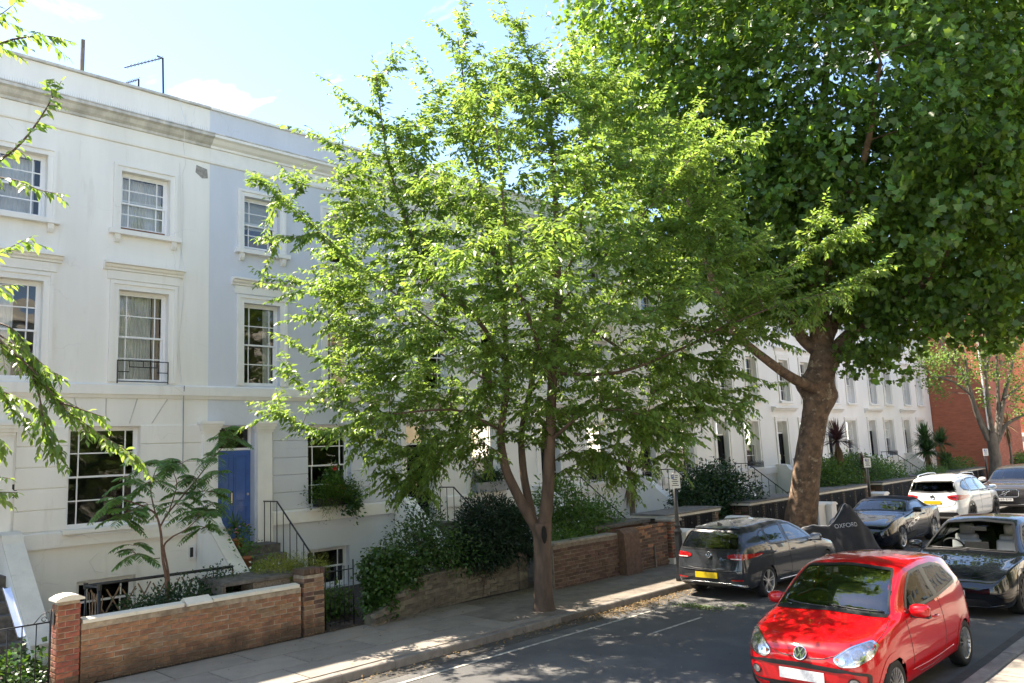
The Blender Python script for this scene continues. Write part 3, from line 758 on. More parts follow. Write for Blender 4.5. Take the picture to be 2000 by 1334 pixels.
hw, iw = house(2.36, 'cream', 'cream stucco terraced house with wires on its wall, beside the pale blue one', group='terraced houses along the street')
hb, ib = house(7.36, 'blue', 'pale blue terraced house with bright blue front door', group='terraced houses along the street')
stoop(hb, .19 - .15, 1.06 + .2, 1.36, 'stucco_white', left=True, rail=True)
stoop(hw, .02, 1.06 + .18, 1.36, 'stucco_white', left=False, right=True, rail=False)
h1, i1 = house(12.36, 'white', 'white terraced house directly right of the blue house, behind the cherry tree', group='terraced houses along the street')
stoop(h1, .05, 1.2, 1.36, 'stucco_pure', left=True, rail=True)
order = ['second', 'third', 'fourth', 'fifth', 'sixth', 'seventh', 'eighth']
for k in range(7):
    c = copy_tree(h1); c.location = (FX, 17.36 + 5.0 * k, 0)
    c['label'] = f'white terraced house, {order[k]} white one along from the blue house' if k < 6 else 'last white terraced house of the row, against the red brick building'
    vrr = random.Random(40 + k)
    for wn2 in [w for w in c.children if w.name.split('.')[0] == 'window']:
        for cu in list(wn2.children):
            if cu.name.split('.')[0] == 'curtain':
                if vrr.random() < .45: bpy.data.objects.remove(cu)
                else: cu.scale = (1, vrr.uniform(.8, 1.0), 1)
    if k in (1, 4, 6):
        for ch in c.children:
            if ch.name.startswith('door') and ch.type == 'MESH' and ch.name.split('.')[0] == 'door':
                ch.data = ch.data.copy(); ch.data.materials[0] = MATS['door_grey']
# wires, bell boxes, patch of bare render on the cream house
wm = MB()
wob = random.Random(5)
def wire(mb, pts, r=.006, n=5): mb.tube(pts, r, n)
wire(wm, [(.02, 4.30, 10.95), (.30, 4.33, 10.3), (.04, 4.40, 9.9), (.025, 4.46, 9.5), (.02, 4.40, 9.3), (.02, 4.42, 8.4), (.02, 4.40, 7.5), (.12, 4.42, 7.16), (.02, 4.44, 6.5), (.02, 4.36, 5.6), (.02, 4.42, 4.9), (.09, 4.44, 4.6), (.03, 4.45, 4.3), (.03, 4.46, 3.0), (.03, 4.45, 2.0)])
wire(wm, [(.02, 4.33, 9.5), (.02, 4.36, 8.9), (.02, 4.38, 7.6), (.02, 4.32, 6.4), (.02, 4.28, 5.7), (.02, 4.42, 4.75)], .005)
wire(wm, [(.02, 4.26, 4.74), (.09, 3.9, 4.72), (.02, 3.75, 4.66), (.08, 4.2, 4.72), (.09, 4.44, 4.55)], .005)
wire(wm, [(.02, 2.9, 1.5), (.03, 2.75, 1.36), (.03, 2.85, 1.18), (.03, 3.0, 1.14)], .006)
wire(wm, [(.075, 1.6, 1.97), (.075, 2.2, 2.0), (.085, 2.36, 1.86), (.16, 2.6, 1.88), (.16, 3.6, 1.86), (.09, 4.2, 1.95)], .006)
wm.build('cable', 'plastic_white', hw)
bw = MB(); wire(bw, [(.03, 4.47, 2.6), (.03, 4.47, 4.4), (.09, 4.46, 4.7)], .011); bw.build('conduit', 'lead_grey', hw)
MB().add([(.003, 4.70, 9.55), (.003, 4.94, 9.50), (.003, 4.96, 9.30), (.003, 4.83, 9.27), (.003, 4.68, 9.38), (.007, 4.71, 9.54), (.007, 4.93, 9.49), (.007, 4.95, 9.31), (.007, 4.83, 9.28), (.007, 4.69, 9.39)],
         [(5, 6, 7, 8, 9), (0, 1, 6, 5), (1, 2, 7, 6), (2, 3, 8, 7), (3, 4, 9, 8), (4, 0, 5, 9)]).build('bare_patch', 'bare_render', hw)
gr = MB(); Bc = iw['B']
for yv in (Bc[0] + .0, Bc[1] - .0): gr.tube([(.04, yv, 4.72), (.04, yv, 5.18)], .013, 5)
for zv in (5.17, 4.76): gr.tube([(.04, Bc[0], zv), (.04, Bc[1], zv)], .010, 5)
yc_ = (Bc[0] + Bc[1]) / 2
gr.tube([(.04, Bc[0], 4.95), (.04, Bc[0] + .22, 4.95), (.04, Bc[0] + .22, 5.05), (.04, Bc[1] - .22, 5.05), (.04, Bc[1] - .22, 4.95), (.04, Bc[1], 4.95)], .009, 4)
for yv in (Bc[0] + .22, Bc[1] - .22, yc_): gr.tube([(.04, yv, 5.05), (.04, yv, 5.17)], .009, 4)
gr.build('window_guard', 'iron_black', hw)
sp = MB()
for k in range(120):
    y = .02 + k * .041
    sp.add([(.20, y, 10.3), (.203, y + .003, 10.3), (.20 + wob.uniform(-.03, .05), y, 10.40)], [(0, 1, 2)])
sp.build('bird_spikes', 'lead_grey', hw)
MB().box(.004, .012, 1.28, 1.52, 2.62, 2.86).build('name_plaque', 'plastic_black', hw)
MB().lathe([(0, .014), (.09, .0142), (.09, .012)], 20, (.0, 1.40, 2.70), 'x').build('plaque_roundel', 'sign_white', hw)
MB().box(.004, .05, 4.62, 4.74, 1.18, 1.45).build('meter_box', 'plastic_white', hw)
MB().box(.052, .07, 4.63, 4.69, 1.22, 1.41).build('meter_lid', 'plastic_black', hw)

# red brick block closing the row
hr = empty('brick_building', (FX, 52.4, 0), 'tall red brick building beyond the white terrace', 'building')
b = MB(); b.box(-9, 3.25, 0.012, 6, 0, 12); b.build('wall', 'brick_far_red', hr)
b = MB(); b.box(-9, 3.30, -.03, 6.05, 12.003, 12.3); b.build('coping', 'trim_white', hr)
b = MB(); b.box(-1.198, 7.6, 9.6, 20, 2.6, 10.0); b.build('wing', 'brick_far_red', hr)
b = MB(); b.box(-1.198, 7.62, 9.58, 20, 0, 2.598); b.build('ground_floor', 'stucco_white', hr)
b = MB(); b.box(-1.198, 7.68, 9.5, 20, 2.602, 2.85); b.build('string_course', 'trim_white', hr)
for (x0, z0) in ((4.4, 3.6), (6.2, 3.6), (4.4, 6.4), (6.2, 6.4)):
    f = MB(); f.box(x0, x0 + 1.0, 9.50, 9.598, z0, z0 + 1.5); w = f.build('window', 'paint_timber', hr)
    MB().box(x0 + .08, x0 + .92, 9.48, 9.499, z0 + .08, z0 + 1.42).build('pane', 'door_grey', w)
    MB().box(x0 - .15, x0 + 1.15, 9.44, 9.60, z0 - .16, z0 - .005).build('sill', 'trim_white', w)
MB().box(4.4, 7.4, 9.45, 9.575, .0, 2.2).build('garage_door', 'door_grey', hr)
dp = MB(); dp.tube([(3.0, -.06, 0), (3.0, -.06, 9), (2.9, -.06, 11.9)], .05, 6); dp.build('drain_pipe', 'trim_white', hr)

# chimney, aerials and pole on the roof
t = empty('roof_aerial', (FX - 1.0, 6.35, 10.3), 'taller television aerial with a long boom on the cream house roof', 'aerial', 'aerials on the roofs')
p0 = at_x(322, 185, FX - 1.0) - np.array(t.location); p1 = at_x(318, 113, FX - 1.0) - np.array(t.location); p2 = at_x(243, 132, FX - 1.0) - np.array(t.location)
m_ = MB(); m_.tube([(p0[0], p0[1], 0), tuple(p1)], .022, 6); m_.build('mast', 'iron_black', t)
m_ = MB(); m_.tube([tuple(p1), tuple(p2)], .014, 5)
for k in range(10):
    q = p1 + (p2 - p1) * (.06 + .09 * k); m_.tube([(q[0] - .14, q[1], q[2]), (q[0] + .14, q[1], q[2])], .005, 4)
m_.tube([(p1[0] - .1, p1[1] + .0, p1[2] + .05), (p1[0] + .1, p1[1] - .16, p1[2] - .05)], .02, 4)
m_.build('boom', 'iron_black', t)
t = empty('roof_aerial', (FX - 1.0, 5.9, 10.3), 'small low television aerial just above the cream house parapet', 'aerial', 'aerials on the roofs')
p0 = at_x(271, 175, FX - 1.0) - np.array(t.location); p1 = at_x(271, 155, FX - 1.0) - np.array(t.location); p2 = at_x(240, 164, FX - 1.0) - np.array(t.location)
m_ = MB(); m_.tube([(p0[0], p0[1], 0), tuple(p1)], .02, 6); m_.build('mast', 'iron_black', t)
m_ = MB(); m_.tube([tuple(p1), tuple(p2)], .012, 5)
for k in range(6):
    q = p1 + (p2 - p1) * (.1 + .15 * k); m_.tube([(q[0] - .16, q[1], q[2]), (q[0] + .16, q[1], q[2])], .006, 4)
m_.build('boom', 'iron_black', t)
p1 = at_x(162, 78, FX - 1.2)
pole = MB().box(-.035, .035, -.035, .035, 0, float(p1[2] - 10.3)).build('roof_pole', 'bark_grey', loc=(float(p1[0]), float(p1[1]), 10.3))
tag(pole, 'plain grey wooden pole standing up behind the parapet', 'pole')
p1 = at_x(400, 206, FX - .45)
cb = empty('roof_slab', (float(p1[0]), float(p1[1]), 10.96), 'small dark coping slab lying on the party wall between cream and blue houses', 'slab')
MB().prism([(-.3, 0), (.28, 0), (.3, .05), (-.2, .09)], 'x', -.2, .2).build('slate', 'slate_lid', cb)

# terrace across the street, seen only in reflections and as reflected light
opp = empty('opposite_terrace', (6.2, -14, 0), 'pale sunlit terrace across the street, seen in the car windows', 'building')
b = MB()
OWM = {}
for j, (m, n0, n1) in enumerate((('sunlit_render', 0, 7), ('yellow_render', 7, 10), ('sunlit_render', 10, 16))):
    b = MB(); gl = []
    for k in range(n0, n1):
        for (u, w_) in ((1.0, .9), (3.2, .9)):
            for (z0, z1) in ((1.6, 3.6), (4.7, 6.5), (7.6, 9.0)): gl.append((k * 5 + u, k * 5 + u + w_, z0, z1))
    ys0, ys1 = n0 * 5, n1 * 5
    s_ = MB(); ysl = sorted({ys0, ys1} | {g[0] for g in gl} | {g[1] for g in gl}); zsl = sorted({0, 10.5} | {g[2] for g in gl} | {g[3] for g in gl})
    for a_, b_ in zip(ysl[:-1], ysl[1:]):
        for c_, d_ in zip(zsl[:-1], zsl[1:]):
            if any(g[0] < (a_ + b_) / 2 < g[1] and g[2] < (c_ + d_) / 2 < g[3] for g in gl): continue
            s_.quad((0, a_, c_), (0, b_, c_), (0, b_, d_), (0, a_, d_))
    s_.box(-.25, .02, ys0, ys1, 9.5, 9.8); s_.box(.1, 8, ys0, ys1, 9.9, 10.1)
    s_.build('wall', m, opp)
    for g in gl:
        key = round(g[3] - g[2], 2)
        if key not in OWM: OWM[key] = MB().box(.15, .2, 0, g[1] - g[0], 0, g[3] - g[2]).mesh('window', 'door_grey')
        link('window', OWM[key], opp, (0, g[0], g[2]))
# ---------------------------------------------------------------- masonry helpers
def brick_mesh(name, L, H, D, m, seed, rough=0.004):
    """one brick or stone, chamfered and a little uneven; local: x depth (front at 0), y length, z height"""
    q = random.Random(seed); c = min(.008, H * .12)
    def j(): return q.uniform(-rough, rough)
    fr = [(0, c, c), (0, L - c, c), (0, L - c, H - c), (0, c, H - c)]
    md = [(-c, 0, 0), (-c, L, 0), (-c, L, H), (-c, 0, H)]
    bk = [(-D, 0, 0), (-D, L, 0), (-D, L, H), (-D, 0, H)]
    vs = [(p[0] + j(), p[1] + j() * .7, p[2] + j() * .7) for p in fr] + [(p[0], p[1] + j() * .5, p[2] + j() * .5) for p in md] + bk
    fs = [(0, 1, 2, 3)] + [(i, 4 + i, 4 + (i + 1) % 4, (i + 1) % 4) for i in range(4)] + [(4 + i, 8 + i, 8 + (i + 1) % 4, 4 + (i + 1) % 4) for i in range(4)]
    return MB().add(vs, fs).mesh(name, m)

BR = {}
def bricks(key, m, n=5, L=.215, H=.064, D=.09, rough=.004, name='brick'):
    if key not in BR: BR[key] = [brick_mesh(name, L, H, D, m, sum(map(ord, key)) * 7 + i, rough) for i in range(n)]
    return BR[key]

def lay(parent, y0, y1, z0, z1, xf, keys, L=.2135, H=.0625, g=.0125, zskew=0.0, seed=1, name='brick', jit=.003, rot=0.0, maxz=None):
    """lay a running-bond face of bricks looking toward +x; the bed may slope with y by zskew"""
    q = random.Random(seed); z = z0; row = 0
    while z + H <= z1 + .012:
        y = y0 - (L / 2 + g / 2 if row % 2 else 0)
        while y < y1 - .03:
            a = max(y, y0); b_ = min(y + L, y1)
            if b_ - a > .035:
                key = q.choice(keys); me = q.choice(BR[key])
                xx = xf(y) if callable(xf) else xf
                o = link(name, me, parent, (xx + q.uniform(-jit, jit), a, z + zskew * (a - y0) + q.uniform(-jit, jit) * .5))
                o.scale = (1, (b_ - a) / (.40 if name == 'stone' else .215), H / (.072 if name == 'stone' else .064))
                if callable(xf):
                    o.rotation_euler = (0, 0, -math.atan2(xf(y + L) - xf(y), L))
                elif rot: o.rotation_euler = (q.uniform(-rot, rot), 0, q.uniform(-rot, rot))
            y += L + g
        z += H + g; row += 1

random.seed(5)
bricks('orange', 'brick_orange'); bricks('red', 'brick_red'); bricks('buff', 'brick_buff')
bricks('dark', 'brick_dark', 6, rough=.009); bricks('black', 'brick_black', 6); bricks('stone', 'stone_dark', 6, L=.40, H=.072, rough=.007, name='stone')

def pier(parent, y0, y1, x0, x1, z0, z1, keys, H=.064, g=.011):
    """square brick pier: bricks on the street face and both ends"""
    MB().box(x0 + .012, x1 - .012, y0 + .012, y1 - .012, z0, z1).build('pier_core', 'mortar', parent)
    q = random.Random(int(y0 * 100)); z = z0; row = 0
    while z + H <= z1 + .01:
        W = y1 - y0; D = x1 - x0
        cuts = [0, .215, W] if row % 2 == 0 else [0, max(.10, W - .215), W]
        for a, b_ in zip(cuts[:-1], cuts[1:]):
            if b_ - a < .03: continue
            o = link('brick', q.choice(BR[q.choice(keys)]), parent, (x1 + q.uniform(-.003, .003), y0 + a + g / 2, z)); o.scale = (1, (b_ - a - g) / .215, 1)
        for (yy, rz, sgn) in ((y0, -math.pi / 2, 1), (y1, math.pi / 2, -1)):
            cuts2 = [0, .10, D] if row % 2 == 0 else [0, .215, D]
            for a, b_ in zip(cuts2[:-1], cuts2[1:]):
                if b_ - a < .03: continue
                o = link('brick', q.choice(BR[q.choice(keys)]), parent, (x0 + a + g / 2 if sgn == 1 else x1 - a - g / 2, yy, z), (0, 0, rz))
                o.scale = (.5, (b_ - a - g) / .215, 1)
        z += H + g; row += 1

# ---------------------------------------------------------------- front wall of the cream house
WX = -12.5
w1 = empty('garden_wall', (0, 0, 0), 'low orange brick garden wall with cream coping between two brick piers', 'wall')
MB().box(WX - .22, WX - .012, 3.80, 7.22, .10, .925).build('wall_core', 'mortar', w1)
lay(w1, 3.80, 7.22, .10, .89, WX, ['orange', 'orange', 'orange', 'orange', 'orange', 'buff'], seed=4, jit=.006, rot=.012)
cp = MB(); y = 3.81
q = random.Random(2)
for L in (.72, .70, .03, .40, .02, .70, .80):
    if L == .40:
        MB().prism([(WX - .27, .925), (WX + .05, .925), (WX + .05, .955), (WX - .11, 1.035), (WX - .27, .955)], 'y', y, y + L).build('coping_stone', 'coping_cream', w1)
    elif L > .1:
        MB().prism([(WX - .25, .925), (WX + .03, .925), (WX + .03, .975), (WX - .11, .995), (WX - .25, .975)], 'y', y, y + L - .004).build('coping_stone', 'coping_cream', w1)
    y += L
p1_ = empty('brick_pier', (0, 0, 0), 'red brick gate pier with rounded cream cap beside the wrought iron gate', 'pier', 'brick gate piers')
pier(p1_, 3.49, 3.78, WX - .25, WX + .02, .10, 1.26, ['red', 'red', 'orange'])
cap = MB(); cap.prism([(3.455, 1.265), (3.82, 1.265), (3.82, 1.29), (3.74, 1.33), (3.64, 1.345), (3.535, 1.33), (3.455, 1.29)], 'x', WX - .29, WX + .06)
cap.build('cap', 'coping_cream', p1_)
MB().box(WX - .20, WX - .10, 3.475, 3.486, .95, 1.12).build('latch_plate', 'iron_black', p1_)
p2_ = empty('brick_pier', (0, 0, 0), 'weathered brown brick pier without a cap beside the black gate', 'pier', 'brick gate piers')
pier(p2_, 7.26, 7.66, WX - .36, WX + .02, .08, 1.10, ['orange', 'buff', 'dark', 'buff'])
lay(p2_, 7.255, 7.665, 1.115, 1.21, WX + .025, ['dark'], L=.10, H=.09, seed=9, jit=.006)
MB().box(WX - .36, WX - .01, 7.26, 7.66, 1.105, 1.195).build('pier_top', 'brick_dark', p2_)

# wrought iron gate at the frame edge
def gate(name, label, y0, y1, x, z0, z1, n, scroll):
    g = empty(name, (x, y0, 0), label, 'gate', 'iron garden gates')
    W = y1 - y0; f = MB()
    f.tube([(0, .02, z0), (0, .02, z1 + .10)], .014, 6); f.tube([(0, W - .02, z0), (0, W - .02, z1 + .16)], .014, 6)
    f.tube([(0, .02, z1), (0, W - .02, z1)], .011, 6); f.tube([(0, .02, z0 + .08), (0, W - .02, z0 + .08)], .011, 6)
    f.build('gate_frame', 'iron_black', g, smooth=True)
    for k in range(1, n):
        yy = .02 + (W - .04) * k / n
        MB().tube([(0, yy, z0 + .03), (0, yy, z1 + (.0 if scroll else .07))], .008, 5).build('bar', 'iron_black', g, smooth=True)
    if scroll:
        def scroll(p, r): MB().tube(p, r, 5).build('scroll', 'iron_black', g, smooth=True)
        scroll([(0, W - .04, z1 + .13)] + [(0, W - .30 + .24 * (1 - t), z1 + .02 + .12 * (1 - t) ** 2 + .03 * math.sin(t * 6)) for t in np.linspace(0, 1, 8)], .007)
        for yc in (W * .62, W * .2):
            for sg in (1, -1): scroll([(0, yc + sg * (.05 + .035 * math.cos(t)), z0 + .33 + .045 * math.sin(t)) for t in np.linspace(0, 5.2, 10)], .007)
        scroll([(0, W - .10 + .03 * math.cos(t), z1 + .05 + .03 * math.sin(t)) for t in np.linspace(0, 5.5, 10)], .006)
    return g
gate('iron_gate', 'wrought iron scrolled gate at the foot of the cream house steps', 2.40, 3.46, WX - .12, .14, 1.0, 6, True)
gate('iron_gate', 'black barred gate between the brown pier and the ivy', 7.74, 8.36, WX - .12, .12, 1.08, 6, False)

# metal strip lying on the cream house steps
ms = MB(); a = at_x(12, 1150, -14.3); b_ = at_x(42, 1245, -13.55)
ms.bar(tuple(a), tuple(b_), .10, .02, (1, 0, .3)); ms.bar(tuple(a + np.array([.012, .045, .012])), tuple(b_ + np.array([.012, .045, .012])), .012, .03, (1, 0, .3)); ms.bar(tuple(a + np.array([.012, -.045, .012])), tuple(b_ + np.array([.012, -.045, .012])), .012, .03, (1, 0, .3))
tag(ms.build('metal_channel', 'aluminium'), 'shiny aluminium channel leaning on the cream house steps', 'metal strip')

# pipe railing round the basement area, with trellis
rl = empty('pipe_railing', (-14, 4.3, 0), 'black scaffold pipe railing round the basement area', 'railing')
a0 = Vector((0, 0, 1.24)); 
r_ = MB(); r_.tube([(0, 0, .12), (0, 0, 1.24), (0, 2.42, 1.23), (0, 2.42, .9)], .026, 8); r_.build('top_rail', 'iron_black', rl, smooth=True)
r_ = MB(); r_.tube([(0, 0, 1.24), (.62, 0, 1.27), (.62, 0, .12)], .026, 8); r_.build('return_rail', 'iron_black', rl, smooth=True)
r_ = MB(); r_.tube([(0, 0, .72), (0, 2.42, .72)], .02, 6); r_.tube([(0, 0, .72), (.62, 0, .72)], .02, 6); r_.tube([(0, 1.25, .12), (0, 1.25, 1.24)], .024, 6); r_.tube([(0, 2.0, .12), (0, 2.0, 1.05)], .024, 6)
r_.build('lower_rail', 'iron_black', rl, smooth=True)
for (px_, py_, pz_) in ((0, 0, 1.24), (.62, 0, 1.27), (0, 0, .72), (.62, 0, .72), (0, 1.25, 1.24)):
    MB().lathe([(.0, -.045), (.036, -.045), (.036, .045), (0, .045)], 8, (px_, py_, pz_)).build('pipe_joint', 'iron_black', rl)
tr = empty('trellis', (-13.95, 4.35, .2), 'thin brown expanding trellis tied to the pipe railing', 'trellis')
for k in range(9):
    y0_ = k * .24
    MB().bar((0, y0_, .15), (0, y0_ + .45, .98 - .04 * (k % 2)), .022, .008, (1, 0, 0)).build('lath', 'trellis_wood', tr)
    MB().bar((.012, y0_ + .45, .15), (.012, y0_, .98 - .03 * (k % 3)), .022, .008, (1, 0, 0)).build('lath', 'trellis_wood', tr)
for k in range(4):
    MB().bar((.05 + k * .13, -.02, .1), (.05 + k * .13 + .2, -.02, .95), .02, .008, (0, 1, 0)).build('lath', 'trellis_wood', tr)
    MB().bar((.25 + k * .13, -.032, .1), (.05 + k * .13, -.032, .95), .02, .008, (0, 1, 0)).build('lath', 'trellis_wood', tr)

# concrete bin house
bh = empty('bin_shelter', (-13.35, 6.45, 0), 'concrete bin shelter with slab roof and pebbledash end behind the brick wall', 'bin shelter')
MB().box(-.35, .42, .12, .80, .1, 1.05).build('pebbledash_panel', 'pebbledash', bh)
MB().box(-.42, -.36, -.36, .82, .1, 1.06).build('back_panel', 'concrete', bh)
MB().box(-.36, .30, -.36, -.30, .1, 1.06).build('side_panel', 'concrete', bh)
MB().box(-.36, .30, -.30, .118, .1, .75).build('bin', 'plastic_black', bh)
MB().prism([(-.48, 1.065), (.50, 1.065), (.50, 1.12), (.0, 1.15), (-.48, 1.12)], 'y', -.42, .88).build('roof_slab', 'step_stone', bh)

# low dark stone wall curving toward the cherry
def lwx(y):
    t = (y - 8.35) / 4.3
    return -12.02 - .55 * math.sin(min(max(t, 0), 1) * math.pi * .62) + .02
w2 = empty('stone_wall', (0, 0, 0), 'low curved dark stone wall under the shrubs beside the cherry tree', 'wall')
core = MB()
ys_ = np.linspace(8.36, 12.72, 16)
for a, b_ in zip(ys_[:-1], ys_[1:]):
    xa, xb = lwx(a) - .02, lwx(b_) - .02
    za, zb = .28 + .50 * min(1, (a - 8.36) / 1.2), .28 + .50 * min(1, (b_ - 8.36) / 1.2)
    core.add([(xa, a, .08), (xb, b_, .08), (xb, b_, zb), (xa, a, za), (xa - .3, a, .08), (xb - .3, b_, .08), (xb - .3, b_, zb), (xa - .3, a, za)],
             [(0, 1, 2, 3), (3, 2, 6, 7), (4, 7, 6, 5), (0, 3, 7, 4), (1, 5, 6, 2)])
core.build('wall_core', 'stone_dark', w2)
lay(w2, 8.36, 12.70, .10, .40, lwx, ['stone'], L=.40, H=.072, g=.010, seed=14, name='stone', jit=.007)
lay(w2, 8.95, 12.70, .428, .64, lwx, ['stone'], L=.40, H=.072, g=.010, seed=15, name='stone', jit=.007)
lay(w2, 9.45, 12.70, .674, .78, lwx, ['stone'], L=.40, H=.072, g=.010, seed=16, name='stone', jit=.007)
for k in range(4):
    MB().box(lwx(12.5) - .04, lwx(12.5) + .035, 12.45, 12.70, .1 + k * .2, .29 + k * .2).build('quoin', 'stone_dark', w2)

# rough brown brick wall beyond the cherry
w3 = empty('rough_brick_wall', (0, 0, 0), 'rough brown brick wall behind the cherry trunk', 'wall')
RX = -11.78
MB().box(RX - .25, RX - .014, 12.78, 17.0, .06, 1.02).build('wall_core', 'mortar_dark', w3)
lay(w3, 12.80, 15.0, .09, .98, RX, ['dark'], seed=21, jit=.010, rot=.02, L=.215, H=.066)
lay(w3, 15.62, 17.0, .09, 1.12, RX, ['dark', 'dark', 'orange'], seed=22, jit=.007, rot=.015)
MB().box(RX - .29, RX + .03, 12.8, 14.95, 1.03, 1.075).build('coping_stone', 'concrete', w3)
bt = MB(); bt.prism([(RX - .1, .06), (RX + .22, .06), (RX + .20, .5), (RX + .17, 1.05), (RX + .05, 1.14), (RX - .1, 1.14)], 'y', 15.02, 15.6); bt.build('buttress', 'brick_dark', w3)
MB().bar((RX + .03, 16.4, .08), (RX + .02, 16.4, .62), .05, .04).build('timber_stake', 'bark_grey', w3)
ep = empty('brick_pier', (0, 0, 0), 'dark red brick end pier with pale stone foot behind the parking sign', 'pier', 'brick gate piers')
pier(ep, 17.04, 17.42, RX - .3, RX + .10, .26, 1.14, ['dark', 'red'])
MB().box(RX - .28, RX + .12, 17.03, 17.43, .06, .255).build('pier_foot', 'coping_cream', ep)
MB().prism([(17.0, 1.145), (17.46, 1.145), (17.46, 1.19), (17.3, 1.25), (17.16, 1.25), (17.0, 1.19)], 'x', RX - .35, RX + .15).build('pier_cap', 'concrete', ep)
ob = empty('brick_store', (-13.0, 15.2, 0), 'low store with mossy flat slab roof behind the rough brick wall', 'bin store')
MB().box(-.5, .55, -.2, 1.7, .1, 1.12).build('wall', 'brick_dark', ob)
MB().box(-.62, .70, -.35, 1.85, 1.125, 1.20).build('roof_slab', 'step_stone', ob)

# black fronted bin stores in front of the white houses
def bin_store(y0, y1, label):
    s = empty('bin_store', (-12.6, y0, 0), label, 'bin store', 'bin stores along the pavement')
    W = y1 - y0
    MB().box(-1.0, -.02, 0, W - .02, .06, 1.10).build('back_box', 'plastic_black', s)
    n = max(2, int(round(W / 0.95)))
    for k in range(n + 1):
        a = (W - .12) * k / n
        lay_y = (a, a + .12)
        MB().box(-.05, .012, lay_y[0], lay_y[1], .06, 1.09).build('pier_core', 'mortar_dark', s)
        z = .08; r0 = 0
        while z < 1.05:
            o = link('brick', BR['black'][(k + r0) % 5], s, (.022, lay_y[0] + .004, z)); o.scale = (.4, .112 / .215, 1); z += .078; r0 += 1
        if k < n:
            d0, d1 = a + .135, (W - .12) * (k + 1) / n - .015
            dd = MB().box(-.045, -.004, d0, d1, .10, 1.06).build('bin_door', 'door_black', s)
            for j in range(4):
                MB().box(-.0035, .004, d0 + .01 + (d1 - d0 - .02) * j / 4, d0 + .0 + (d1 - d0 - .02) * (j + 1) / 4, .13, 1.03).build('door_board', 'door_black', dd)
            MB().box(.004, .03, (d0 + d1) / 2 - .05, (d0 + d1) / 2 + .05, .86, .90).build('door_handle', 'iron_black', dd)
    # end wall in pale mortared brick
    z = .08; r0 = 0
    MB().box(-.98, -.02, W - .05, W + .22, .06, 1.07).build('end_core', 'mortar', s)
    while z < 1.03:
        for j in range(2):
            o = link('brick', BR['buff' if (r0 + j) % 3 == 0 else 'dark'][(j + r0) % 5], s, (-.005, W - .04 + j * .135 + (0 if r0 % 2 else .02), z)); o.scale = (.5, .115 / .215, 1)
        for j in range(4):
            o = link('brick', BR['buff' if (r0 + j) % 4 == 0 else 'dark'][(j + r0) % 5], s, (-.96 + j * .235, -.01, z), (0, 0, -math.pi / 2)); o.scale = (.4, .95, 1)
        z += .076; r0 += 1
    MB().box(-1.06, .06, -.06, W + .26, 1.105, 1.165).build('lintel', 'coping_cream', s)
    nn = max(2, int(W / 1.0))
    for k in range(nn):
        MB().box(-1.08 + .01 * (k % 2), .10 - .015 * (k % 2), -.08 + (W + .36) * k / nn + .004, -.08 + (W + .36) * (k + 1) / nn - .004, 1.17, 1.215 + .006 * (k % 2)).build('lid_slab', 'slate_lid', s)
    return s
bin_store(18.1, 20.6, 'black doored bin store with slab top just behind the grey hatchback')
bin_store(22.6, 26.0, 'black doored bin store half hidden by the plane tree trunk')
bin_store(27.4, 31.6, 'long black doored bin store behind the dark roadster')
bin_store(33.2, 36.4, 'black doored bin store behind the white estate car')
bin_store(38.2, 41.6, 'black doored bin store with bushy plants on its lid')
bin_store(43.0, 47.0, 'farthest black doored bin store beside the red brick wall')
def gate_block(y, label, x=-12.1, w=.5):
    g = empty('gate_block', (x, y, 0), label, 'gate pier', 'low white gate blocks')
    MB().box(-.5, .0, 0, w, .06, .80).build('block', 'stucco_pure', g)
    MB().prism([(-.03, .803), (w + .03, .803), (w + .03, .84), (w * .75, .90), (w * .25, .90), (-.03, .84)], 'x', -.54, .04).build('cap', 'stucco_pure', g)
gate_block(17.55, 'low rounded white gate block beside the parking sign post', -11.6, .45)
gate_block(21.2, 'low white gate block above the roof of the grey hatchback')
gate_block(26.25, 'low white gate block just right of the plane tree trunk')
gate_block(26.8, 'long low white block between plane tree and roadster windscreen', -11.9, .4)
gate_block(31.95, 'low white gate block right of the long bin store')
gate_block(41.9, 'low white gate block between the white car and the dark estate car', -11.9)

# parking sign posts
def sign_post(x, y, zs, label, lamp=False):
    s = empty('sign_post', (x, y, .118), label, 'sign post', 'parking sign posts')
    if lamp:
        MB().lathe([(.0, 0), (.115, 0), (.115, .06), (.105, .08), (.105, .20), (.09, .24), (.085, .28), (.082, .95), (.075, 1.0), (.085, 1.02), (.085, 1.06), (.06, 1.10), (.06, 1.14), (.07, 1.16), (.05, 1.2), (.045, 1.26), (.042, zs), (0, zs)], 16).build('post', 'iron_black', s, smooth=True)
    else:
        MB().lathe([(.0, 0), (.045, 0), (.045, zs), (0, zs + .02)], 12).build('post', 'iron_black', s, smooth=True)
    # plate faces the road and camera
    p = MB().box(-.11, .11, -.006, .006, zs - .33, zs - .01).build('plate', 'sign_white', s); p.location = (.056, -.054, 0); p.rotation_euler = (0, 0, R(38))
    w_ = MB().box(-.075, -.02, -.0085, -.0065, zs - .12, zs - .035).build('symbol_panel', 'print_blue', p)
    text_mesh('symbol', 'P', .075, 'sign_white', w_, Matrix.Translation((-.0475, -.0095, zs - .078)) @ Matrix.Rotation(R(90), 4, 'X'), .0008)
    for k, (a, b_) in enumerate(((.0, .07), (.0, .06), (-.05, .05), (-.07, .07), (-.05, .05), (-.075, .075))):
        zz = zs - .055 - k * .042
        MB().box(a, b_, -.0085, -.0065, zz - .009, zz + .005).build('print_line', 'print_black', p)
    return s
sign_post(-10.15, 15.05, 2.30, 'black lamp base post with a white parking sign beside the grey hatchback', True)
sign_post(-11.1, 28.1, 2.2, 'thin black post with a white parking sign behind the roadster')
sign_post(-11.2, 42.3, 2.12, 'farthest thin black parking sign post, in front of the multi stemmed tree')
